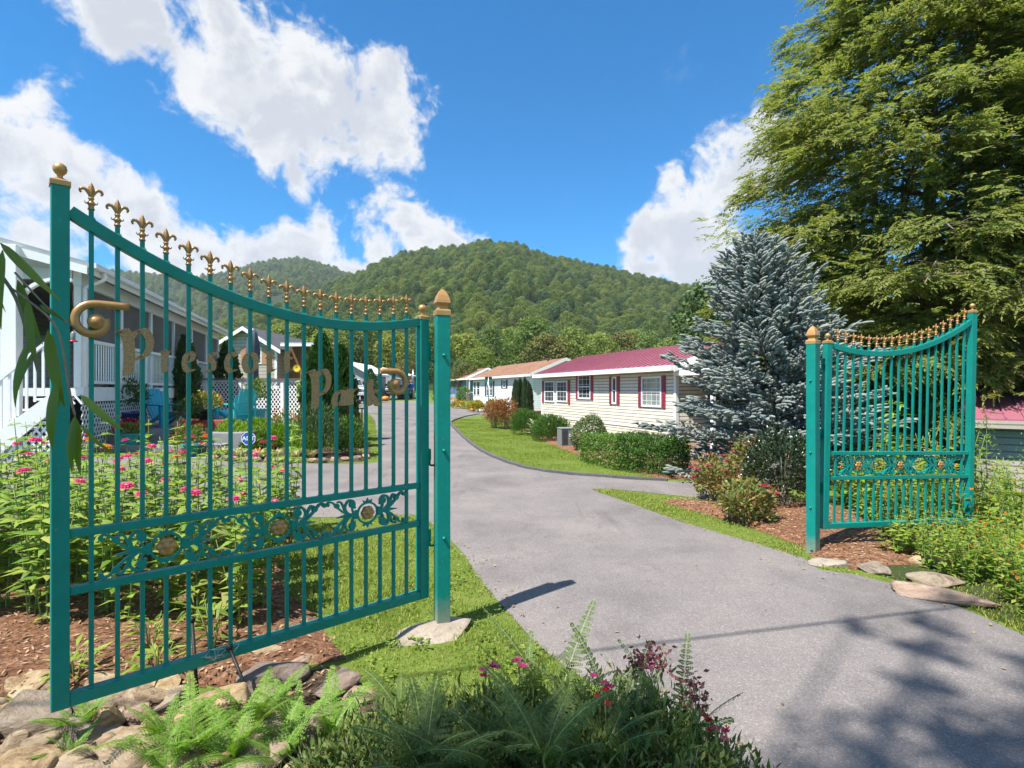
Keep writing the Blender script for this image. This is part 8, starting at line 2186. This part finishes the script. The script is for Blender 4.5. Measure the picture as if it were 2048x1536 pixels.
# flag, pumpkins, posts and signs at the far corner
Y = 56.0; p = at(826, 804, Y); z0 = gz(p.x, Y); fg = thing('flag_pole', 'thin pole with a hanging red and white flag behind the person', 'flag', (p.x, Y, z0), 0)
ht = at(0, 738, Y).z - z0; MB().tube([(0, 0, -0.2), (0, 0, ht)], 0.022, 6).build('pole', M['steel'], fg)
V, F_, mi = [], [], []
for i in range(9):
    for j in range(9):
        u, v = i / 8, j / 8; V.append((-0.02 - 0.42 * u * (0.55 + 0.45 * v), 0.07 * math.sin(u * 7), ht - 0.1 - 1.15 * v - 0.75 * u))
for i in range(8):
    for j in range(8): F_.append((i * 9 + j, i * 9 + j + 1, (i + 1) * 9 + j + 1, (i + 1) * 9 + j)); mi.append(0 if i < 4 else 1)
m = MB(); m.v = V; m.f = [list(f) for f in F_]; m.m = mi; m.sm = [True] * len(F_); m.build('flag_cloth', [paint('flag_white', (0.7, 0.66, 0.62), 0.8), paint('flag_red', (0.45, 0.04, 0.06), 0.8)], fg)
M['pumpkin'] = paint('pumpkin_rind', (0.62, 0.20, 0.03), 0.5, 0, 0.15, 6)
for i, (px, py, Y, s, lab) in enumerate(((753, 799, 48, 0.34, 'large pumpkin among the fall decorations left of the truck'), (762, 801, 47.5, 0.26, 'smaller pumpkin beside the large one'), (771, 799, 47, 0.36, 'orange pumpkin right before the truck bumper'), (945, 806, 36, 0.20, 'orange lantern-like pumpkin under the street sign shrubs'))):
    p = at(px, py, Y); z0 = gz(p.x, Y); root = thing('pumpkin', lab, 'pumpkin', (p.x, Y, z0), i, 'pumpkins set out along the drive')
    n = 24; V = []; pr = [(0.0, 0.06), (0.5, 0.02), (0.9, 0.22), (1.0, 0.48), (0.85, 0.76), (0.45, 0.90), (0.0, 0.84)]
    for r, z in pr: V += [(s * r * (1 - 0.09 * abs(math.cos(k * math.pi / n * 5))) * math.cos(2 * math.pi * k / n), s * r * (1 - 0.09 * abs(math.cos(k * math.pi / n * 5))) * math.sin(2 * math.pi * k / n), s * z * 1.3) for k in range(n)]
    m = MB().add(V, [(a * n + k, a * n + (k + 1) % n, (a + 1) * n + (k + 1) % n, (a + 1) * n + k) for a in range(6) for k in range(n)], 0, True); m.build('rind', M['pumpkin'], root)
    MB().tube([(0, 0, s * 1.08), (s * 0.05, 0, s * 1.35)], s * 0.09, 6).build('stalk', M['bark'], root)
p = at(757, 790, 48.6); z0 = gz(p.x, 48.6); sc_ = thing('scarecrow', 'pale fall figure decoration behind the pumpkins', 'decoration', (p.x, 48.6, z0), 0)
MB().lathe([(0.16, 0.0), (0.24, 0.25), (0.18, 0.62), (0.05, 0.70)], n=12).build('body', paint('straw_cloth', (0.55, 0.36, 0.20), 0.9, 0, 0.3, 8), sc_); MB().lathe([(0.0, 0.66), (0.11, 0.72), (0.13, 0.82), (0.09, 0.92), (0.0, 0.95)], n=12).build('head', paint('sackcloth', (0.62, 0.42, 0.32), 0.9), sc_)
MB().lathe([(0.22, 0.90), (0.20, 0.915), (0.11, 0.93), (0.08, 1.06), (0.0, 1.08)], n=12).build('hat', paint('straw_hat', (0.55, 0.40, 0.18), 0.9), sc_)
Y = 37.0; p = at(937, 815, Y); z0 = gz(p.x, Y); wp = thing('wooden_post', 'brown square wooden post at the lane corner', 'post', (p.x, Y, z0), 0); hh = at(0, 788, Y).z - z0
MB().span((-0.09, -0.09, -0.2), (0.09, 0.09, hh - 0.02)).build('shaft', M['brownpost'], wp, 0.008); MB().lathe([(0.105, -0.02), (0.105, 0.03), (0.0, 0.09)], square=True).build('cap', M['brownpost'], wp, 0, (0, 0, hh))
Y = 30.0; p = at(977, 818, Y); z0 = gz(p.x, Y); ss = thing('street_sign', 'green street name sign on a gray pole before the white mobile home', 'sign', (p.x, Y, z0), 0); ht = at(0, 754, Y).z - z0
MB().tube([(0, 0, -0.2), (0, 0, ht)], 0.03, 8).build('pole', M['steel'], ss)
M['signgreen'] = paint('street_sign_green', (0.01, 0.13, 0.085), 0.4)
MB().box((0, 0, ht - 0.06), (0.46, 0.012, 0.15), (0, 0, R(35))).build('sign_blade', M['signgreen'], ss); MB().box((0, 0, ht - 0.24), (0.46, 0.012, 0.15), (0, 0, R(-30))).build('sign_blade', M['signgreen'], ss)
Y = 40.0; p = at(905, 806, Y); z0 = gz(p.x, Y); gf = thing('garden_flag', 'small pastel garden flag on a wire stand by the orange flowers', 'flag', (p.x, Y, z0), R(8))
V = [(x, 0.03 * math.sin(x * 14 + z * 3), z) for x in np.linspace(-0.2, 0.2, 7) for z in np.linspace(0.35, 1.0, 7)]
m = MB(); m.v = [tuple(v) for v in V]; m.f = [[i * 7 + j, i * 7 + j + 1, (i + 1) * 7 + j + 1, (i + 1) * 7 + j] for i in range(6) for j in range(6)]; m.m = [0 if (j > 3) else (1 if j > 1 else 2) for i in range(6) for j in range(6)]; m.sm = [True] * 36
m.build('flag_cloth', [paint('flag_sky', (0.30, 0.50, 0.62), 0.8), paint('flag_orange', (0.62, 0.30, 0.10), 0.8), paint('flag_white_band', (0.6, 0.62, 0.62), 0.8)], gf)
m = MB(); m.tube([(-0.26, 0, -0.1), (-0.26, 0, 1.05), (0.22, 0, 1.05)], 0.008, 5); m.build('stand', M['iron'], gf)
p = at(882, 806, 45); shrub('corner_shrub', 'round green shrub at the far lane behind the lettered gate post', (p.x, 45, gz(p.x, 45)), [('foliage', L_['hedge'], 900, (0.8, 0.6, 0.5), (0, 0, 0.45), 0.14, 0.07, 0.5, 0.4)], 'shrub', seed=300, stems=(5, .4, .6, .015))
p = at(915, 790, 58); tree('dark', (p.x, 62, gz(p.x, 62)), 'small dark spruce-like tree left of the small blue house', 0.30, 0.4)

# ------------------------------------------------------------------ weeds on the bank right of the road
def weed_plant(name, label, loc, h, nst, leaf, wid, mat, seed, flower=None, spread=0.2, group=None, droop=0.2, plume=False):
    rng = np.random.default_rng(seed); rr_ = random.Random(seed); root = thing(name, label, 'plant', loc, 0, group)
    Lv, m, fl_ = Leaves(), MB(), Leaves()
    for s in range(nst):
        a = s * 2.4 + rr_.random(); hh = h * rr_.uniform(0.6, 1.0); e = Vector((math.cos(a) * spread * rr_.uniform(0.3, 1), math.sin(a) * spread * rr_.uniform(0.3, 1), hh))
        pts = catmull([(e.x * 0.2, e.y * 0.2, -0.1), (e.x * 0.6, e.y * 0.6, hh * 0.5), tuple(e)], 6); m.tube(pts, [0.007 * (1 - 0.7 * i / (len(pts) - 1)) for i in range(len(pts))], 5)
        k = max(8, int(hh / (0.035 if not plume else 0.05)))
        for j in range(2, k):
            t = j / k; p = pts[min(len(pts) - 1, int(t * (len(pts) - 1) + 0.5))] + Vector((0, 0, rr_.uniform(-.02, .02))); b = j * 2.4
            sz = leaf * 1.25 * (1.05 - 0.6 * t) * rr_.uniform(0.7, 1.25)
            Lv.blades([p], [(math.cos(b), math.sin(b), rr_.uniform(-0.1, 0.6))], [(rr_.uniform(-.3, .3), rr_.uniform(-.3, .3), 1)], sz, sz * wid, 0.12, droop, 0.42)
            if plume and t > 0.6:
                q = p + Vector((math.cos(b), math.sin(b), 1.0)) * 0.16 * (1.3 - t); m.tube([p, q], [0.003, 0.0015], 4)
                nn = 10; Lv.diamonds(np.array([tuple(q)] * nn) + rng.normal(size=(nn, 3)) * 0.035, rdir(nn, rng), rdir(nn, rng), 0.030, 0.014)
            if flower and rr_.random() < 0.13:
                q = np.array(tuple(p)) + [math.cos(b + 1) * sz * 0.8, math.sin(b + 1) * sz * 0.8, -0.01]; nn = 5; fl_.blades([q] * nn, rdir(nn, rng), rdir(nn, rng), 0.024, 0.017)
    m.build('stem', L_['zinnia_stem'], root); Lv.build('foliage', mat, root)
    if flower and fl_.n: fl_.build('blossom', flower, root)
    return root
GW = 'jewelweed and other weeds of the bank'
WL = ['orange flowered jewelweed in the weeds between the road and the lower house', 'leafy jewelweed without bloom in the weeds between the road and the lower house', 'broad leaved weed in the thicket between the road and the lower house']
WP = [weed_plant('jewelweed', WL[0], (0, 0, 0), 0.85, 6, 0.13, 0.42, L_['weed'], 1, L_['orangepet'], 0.28, GW), weed_plant('jewelweed', WL[1], (0, 0, 0), 0.72, 7, 0.12, 0.46, L_['weed'], 2, None, 0.30, GW), weed_plant('bank_weed', WL[2], (0, 0, 0), 0.60, 6, 0.17, 0.50, L_['weed'], 3, None, 0.28, GW)]
rr = random.Random(4); pts_ = []; tries = 0
while len(pts_) < 120 and tries < 20000:
    tries += 1; y = rr.uniform(3.2, 8.8); x = rr.uniform(3.5, 10.5)
    if x > y * 1.08 + 0.4: continue
    lim = 3.75 + 0.18 * max(0, y - 4.6)
    if y < 4.4: lim = 3.95 + (4.4 - y) * 0.1
    if x < lim or (abs(x - 4.95) < 0.9 and y > 8.3) or (x < 4.6 and y > 6.6): continue
    if any((x - a) ** 2 + (y - b) ** 2 < 0.085 for a, b in pts_): continue
    pts_.append((x, y))
low = 0
while low < 46:
    y = rr.uniform(2.9, 5.6); x = rr.uniform(3.5 + 0.18 * max(0, y - 4.2), 5.8)
    if x > y * 1.08 + 0.4 or any((x - a) ** 2 + (y - b) ** 2 < 0.03 for a, b in pts_): continue
    if abs(x - 3.55) < 0.5 and 3.7 < y < 4.9 and x < 3.62: continue
    pts_.append((x, y)); low += 1
first = set()
for i, (x, y) in enumerate(pts_):
    k = rr.choice((0, 0, 1, 1, 2)); near_gate = 4.2 < x < 6.6 and 4.2 < y < 5.9
    o = WP[k] if k not in first else copy_tree(WP[k]); first.add(k)
    s = rr.uniform(0.75, 1.15) * (0.72 if x < 4.4 else 1.0) * (0.72 if near_gate else 1.0) * (1.5 if x > 5.6 else 1.15 if x > 5.0 else 1)
    if i >= len(pts_) - 46: s = rr.uniform(0.40, 0.70)
    o.location = (x, y, gz(x, y)); o.rotation_euler = (0, 0, rr.uniform(0, 6.28)); o.scale = (s, s, s)
for i, (px, top, Y, h_, lab) in enumerate(((1975, 790, 6.6, 1.9, 'tallest weed with branching seed plume before the lower house'), (2040, 860, 6.3, 1.7, 'tall weed with plume at the right edge before the lower house'), (2010, 905, 5.6, 1.4, 'tall bright green weed below the plumes'))):
    p = at(px, top, Y); h_ = p.z - gz(p.x, Y); weed_plant('tall_weed', lab, (p.x, Y, p.z - h_), h_, 2 if i < 2 else 3, 0.17, 0.24, L_['weed'], 20 + i, None, 0.10, None, 0.3, True)
for i, (px, top, Y, h_, lab) in enumerate(((1782, 770, 7.2, 2.0, 'tall pokeweed-like plant behind the bars of the plain gate leaf'), (1800, 800, 7.4, 1.8, 'bright leafy stalk behind the plain gate leaf next to the tallest stalk'), (1870, 830, 7.0, 1.5, 'leafy stalk behind the right bars of the plain gate leaf'), (1735, 880, 6.8, 1.2, 'leafy plant behind the left bars of the plain gate leaf'), (1840, 880, 6.6, 1.2, 'broad plant behind the middle bars of the plain gate leaf'))):
    p = at(px, top, Y); h_ = p.z - gz(p.x, Y); weed_plant('leafy_stalk', lab, (p.x, Y, p.z - h_), h_, 3, 0.24, 0.30, L_['weed'], 40 + i, None, 0.16, None, 0.35)
p = at(1915, 880, 6.6); weed_plant('orange_flowered_weed', 'weed with a large orange bloom beside the gate end post', (p.x, 6.6, p.z - 1.0), 1.0, 4, 0.12, 0.4, L_['weed'], 60, L_['orangepet'], 0.25)
for i, (x, y, r, h, lab) in enumerate(((7.4, 11.6, 1.3, 1.4, 'dark undergrowth shrub by the hemlock trunks'), (9.0, 12.9, 1.2, 1.5, 'dark undergrowth shrub left of the hemlock trunk'), (6.5, 12.6, 0.9, 1.3, 'dark undergrowth shrub behind the blue spruce'), (12.0, 16.0, 1.6, 2.2, 'dark undergrowth shrub right behind the hemlock'), (14.2, 15.5, 1.6, 2.0, 'dark undergrowth shrub behind the lower house roof'))):
    shrub('undergrowth_shrub', lab, (x, y, gz(x, y) - 0.1), [('foliage', L_['darkgreen'], 2600, (r, r * 0.8, h * 0.55), (0, 0, h * 0.5), 0.13, 0.06, 0.3, 0.3)], 'shrub', stems=(9, r * 0.7, h * 0.8, 0.015), seed=320 + i, zmin=-0.8)

# ------------------------------------------------------------------ grass
def grass(name, regions, h, w, per_m2, mat, seed, exclude=()):
    rng = np.random.default_rng(seed); Lv = Leaves()
    for poly in regions:
        A = np.array(poly); x0, y0 = A.min(0); x1, y1 = A.max(0)
        n = int((x1 - x0) * (y1 - y0) * per_m2)
        X = rng.uniform(x0, x1, n); Y = rng.uniform(y0, y1, n); k = in_poly(X, Y, A)
        for e in exclude: k &= ~in_poly(X, Y, np.array(e))
        k &= (np.abs(X) < Y * 1.02 + 0.3) & (Y > 1.5)
        X, Y = X[k], Y[k]; n = len(X)
        patch = 0.70 + 0.48 * np.sin(X * 2.3 + 1.1 * np.sin(Y * 1.9)) * np.sin(Y * 2.9 + X)
        P = np.stack([X, Y, g(X, Y) + 0.005], -1); a = rng.uniform(0, 6.283, n)
        lean = rng.uniform(0.05, 0.75, n)
        D = np.stack([np.cos(a) * lean, np.sin(a) * lean, np.ones(n)], -1)
        Lv.strips(P, D, None, h * patch * rng.uniform(0.5, 1.3, n), w, rng.uniform(0.1, 0.5, n), 2)
    return tag(Lv.build(name, mat), kind='stuff')
LAWN_NEAR = gp([(520, 1038), (700, 1036), (820, 1032), (852, 1038), (872, 1060), (898, 1082), (932, 1117), (970, 1175), (1023, 1231), (1076, 1289), (1134, 1336), (1220, 1400)]) + [(0.6, 2.0), (0.1, 2.1), (-0.4, 2.45), (-0.75, 2.9), (-1.0, 3.25), (-1.2, 3.65), (-1.75, 4.3), (-2.2, 5.2), (-2.4, 6.0), (-3.2, 6.6), (-7, 6.8), (-7, 7.1)]
FOOT = [(-0.70, 3.42), (-0.38, 3.42), (-0.33, 3.86), (-0.62, 3.92)]
grass('grass', [LAWN_NEAR], 0.078, 0.0065, 2800, L_['grass'], 1, (FOOT,))
LAWN_BIG = gp([(905, 845), (912, 858), (940, 882), (975, 906), (1010, 921), (1050, 934), (1095, 942), (1150, 948), (1225, 954), (1330, 960), (1312, 955), (1225, 931), (1150, 908), (1075, 876), (1040, 857), (1012, 846), (975, 838), (925, 838)])
ISL = gp([(752, 925), (762, 905), (757, 870), (750, 840), (742, 832), (727, 834), (738, 880), (742, 925)])
grass('lawn_grass', [LAWN_BIG, ISL], 0.05, 0.013, 950, L_['lawn'], 2)
STRIP = gp([(1183, 981), (1260, 1008), (1340, 1038), (1450, 1074), (1520, 1094), (1600, 1118), (1614, 1098), (1540, 1070), (1470, 1048), (1400, 1028), (1350, 1015), (1320, 1006), (1345, 1000), (1400, 1001), (1400, 998), (1300, 988), (1230, 981)])
VERGE = gp([(1612, 1116), (1650, 1142), (1700, 1150), (1780, 1165), (1844, 1185), (1950, 1228), (2048, 1275)]) + [(3.9, 2.6), (4.0, 3.2), (3.72, 3.85), (3.62, 4.3), (3.35, 4.78), (3.0, 5.08), (2.86, 5.2)]
BANKG = [(3.35, 4.75), (3.1, 5.1), (3.6, 5.2), (4.9, 4.7), (4.9, 2.9), (3.75, 2.6), (3.58, 3.6), (3.6, 4.3)]
grass('verge_grass', [STRIP, VERGE, BANKG], 0.065, 0.009, 2300, L_['grass'], 3)
TUFT = gp([(756, 940), (775, 940), (772, 960), (758, 958)]); TUFT2 = gp([(790, 990), (826, 1000), (822, 1012), (795, 1004)])
grass('weed_tuft', [TUFT, TUFT2], 0.04, 0.008, 1600, L_['grass'], 4)
# clover and plantain in the turf, fallen leaves along the asphalt
rng = np.random.default_rng(18); Lv = Leaves(); A = np.array(LAWN_NEAR); c = rng.uniform(A.min(0), A.max(0), (700, 2)); c = c[in_poly(c[:, 0], c[:, 1], A) & (np.abs(c[:, 0]) < c[:, 1] * 1.02)]
for x, y in c:
    k = rng.integers(5, 12); a = rng.uniform(0, 6.283, k); r = rng.uniform(0.0, 0.05, k); P = np.stack([x + np.cos(a) * r, y + np.sin(a) * r, g(x, y) + rng.uniform(0.02, 0.055, k)], -1)
    Lv.blades(P, np.stack([np.cos(a), np.sin(a), a * 0 + 0.25], -1), np.array([[0, 0, 1.0]] * k), rng.uniform(0.018, 0.042, k), 0.02, 0.1, 0.1)
tag(Lv.build('clover', L_['weed']), kind='stuff')
Lv = Leaves(); ed_ = np.array(ROAD); P = []
for i in range(len(ed_)):
    a_, b_ = ed_[i], ed_[(i + 1) % len(ed_)]; ln = np.linalg.norm(b_ - a_)
    if ln > 8 or a_[1] > 14 or a_[1] < 1.5: continue
    q = a_ + (b_ - a_) * rng.random((int(ln * 26), 1)) + rng.normal(size=(int(ln * 26), 2)) * 0.13; P.append(q)
q = rng.uniform((-0.5, 2.2), (3.6, 12), (90, 2)); P.append(q[in_poly(q[:, 0], q[:, 1], ed_)])
P = np.concatenate(P); n = len(P); Lv.blades(np.stack([P[:, 0], P[:, 1], g(P[:, 0], P[:, 1]) + 0.03], -1), rdir(n, rng) * [1, 1, 0.15], np.array([0, 0, 1.0]) + rdir(n, rng) * 0.4, rng.uniform(0.015, 0.045, n), rng.uniform(0.010, 0.022, n), 0.15, 0.1)
tag(Lv.build('leaf_litter', leafmat('fallen_leaves', [(0.16, 0.10, 0.04), (0.28, 0.20, 0.07), (0.36, 0.26, 0.10), (0.20, 0.20, 0.05)], 0.8, 0.1, 0.2)), kind='stuff')
# bark flakes on the mulch
rng = np.random.default_rng(8); Lv = Leaves()
for poly, n in ((BED_Z, 9000), (BED_P, 3500), (BED_R, 3500)):
    A = np.array(poly); x0, y0 = A.min(0); x1, y1 = A.max(0); X = rng.uniform(max(x0, -6.5), x1, n); Y = rng.uniform(max(y0, 2.1), y1, n); k = in_poly(X, Y, A) & (np.abs(X) < Y * 1.02 + 0.2); X, Y = X[k], Y[k]; n = len(X)
    hz = 0.03 + 0.03 * (np.sin(X * 3.1 + 1) * np.cos(Y * 2.7) * 0.5 + 0.5) if poly is not BED_R else X * 0 + 0.014
    D = rdir(n, rng) * [1, 1, 0.25]; N = np.array([0, 0, 1.0]) + rdir(n, rng) * 0.5
    Lv.diamonds(np.stack([X, Y, g(X, Y) + hz + 0.006], -1), D, N, rng.uniform(0.02, 0.055, n), rng.uniform(0.008, 0.018, n), 0.1)
tag(Lv.build('bark_litter', leafmat('bark_flakes', [(0.11, 0.055, 0.03), (0.22, 0.12, 0.07), (0.36, 0.23, 0.14), (0.45, 0.30, 0.19)], 0.85, 0.05, 0.2)), kind='stuff')

# ------------------------------------------------------------------ what throws the shade: a tree and a service cable behind the viewer
def shade_tree():
    base = (-8.2, -6.6, 0.0)
    root = thing('shade_tree', 'tall leafy roadside tree standing behind the viewer, shading the road', 'tree', base, 0)
    rng = np.random.default_rng(6); Lv = Leaves()
    tr = MB(); tr.tube([(0, 0, -0.3), (0.1, 0.1, 3), (0.6, 0.4, 8), (0.9, 0.6, 13.5)], [0.24, 0.2, 0.13, 0.05], 8)
    off = lambda gx_, gy_, z: np.array([gx_ + SUN.x / SUN.z * z - base[0], gy_ + SUN.y / SUN.z * z - base[1], z])
    spots = [(2.3, 1.35, .8, 520), (3.0, 2.0, .65, 380), (1.95, 1.8, .65, 380), (2.6, 1.7, .7, 380), (1.5, 1.5, .6, 300), (1.6, 2.2, .5, 150), (2.1, 2.45, .42, 140), (2.6, 2.25, .5, 150), (2.9, 2.75, .34, 90), (1.2, 1.75, .5, 160), (0.5, 1.75, .45, 150), (-0.1, 1.75, .36, 110), (2.0, 1.7, .6, 190), (2.9, 1.7, .6, 180), (0.2, 2.15, .28, 75), (0.75, 2.2, .30, 85), (3.1, 3.15, .22, 40), (2.55, 3.35, .17, 24), (2.2, 2.95, .20, 30), (3.5, 2.2, .5, 120), (0.2, 1.2, .7, 220), (1.3, 1.1, .7, 220), (2.6, 1.1, .8, 240), (2.85, 3.7, .16, 18), (3.3, 4.1, .16, 18), (2.3, 3.7, .14, 14)]
    for i, (gx_, gy_, r, n) in enumerate(spots):
        c = off(gx_, gy_, 11.5 + 3.0 * ((i * 0.37) % 1)); 
        P, N = shell(n, rng, r, r, r * 0.7, c, 0.1, 0.1)
        k = len(P); Lv.blades(P, rdir(k, rng), rdir(k, rng), 0.17, 0.095)
        b = Vector((0.45, 0.3, 9.2 + 0.12 * i)); cc = Vector(tuple(c)); tr.tube(catmull([b, b.lerp(cc, 0.5) + Vector((0, 0, 0.3)), cc], 4), [0.05, 0.045, 0.04, 0.035, 0.03, 0.025, 0.02, 0.015, 0.01][:9], 5)
    for i in range(26):
        a = i * 2.4; c = np.array([0.5 + math.cos(a) * 2.2 * ((i % 5) / 4), 0.2 + math.sin(a) * 1.2 * ((i % 5) / 4) - 1.2, 12.2 + 0.14 * i]); P, N = shell(120, rng, 0.9, 0.9, 0.7, c, 0.3, 0.1); k = len(P); Lv.blades(P, rdir(k, rng), N, 0.2, 0.11)
    tr.build('trunk', M['bark'], root); Lv.build('crown', L_['midgreen'], root)
shade_tree()
a = Vector((0.379, 3.31, 0)); b = Vector((2.404, 3.80, 0)); zc_ = 5.2; o1 = Vector((SUN.x / SUN.z * zc_, SUN.y / SUN.z * zc_, zc_)); d_ = (b - a).normalized()
m = MB(); m.tube([a + o1 - d_ * 14 + Vector((0, 0, 0.5)), a + o1 - d_ * 2, b + o1, b + o1 + d_ * 9 + Vector((0, 0, 0.4)), b + o1 + d_ * 20 + Vector((0, 0, 1.2))], 0.014, 6)
tag(m.build('overhead_cable', M['rubber']), 'black overhead service cable crossing above the road behind the viewer', 'cable')

# ------------------------------------------------------------------ the air of the valley
mh, nt, out = new_mat('valley_haze')
pv = nt.nodes.new('ShaderNodeVolumePrincipled'); pv.inputs['Color'].default_value = (0.80, 0.88, 1.0, 1); pv.inputs['Density'].default_value = 0.00015; pv.inputs['Anisotropy'].default_value = 0.0
nt.links.new(pv.outputs[0], out.inputs['Volume'])
tag(MB().span((-1500, -130, -6), (1500, 1700, 330)).build('haze', mh), kind='stuff')
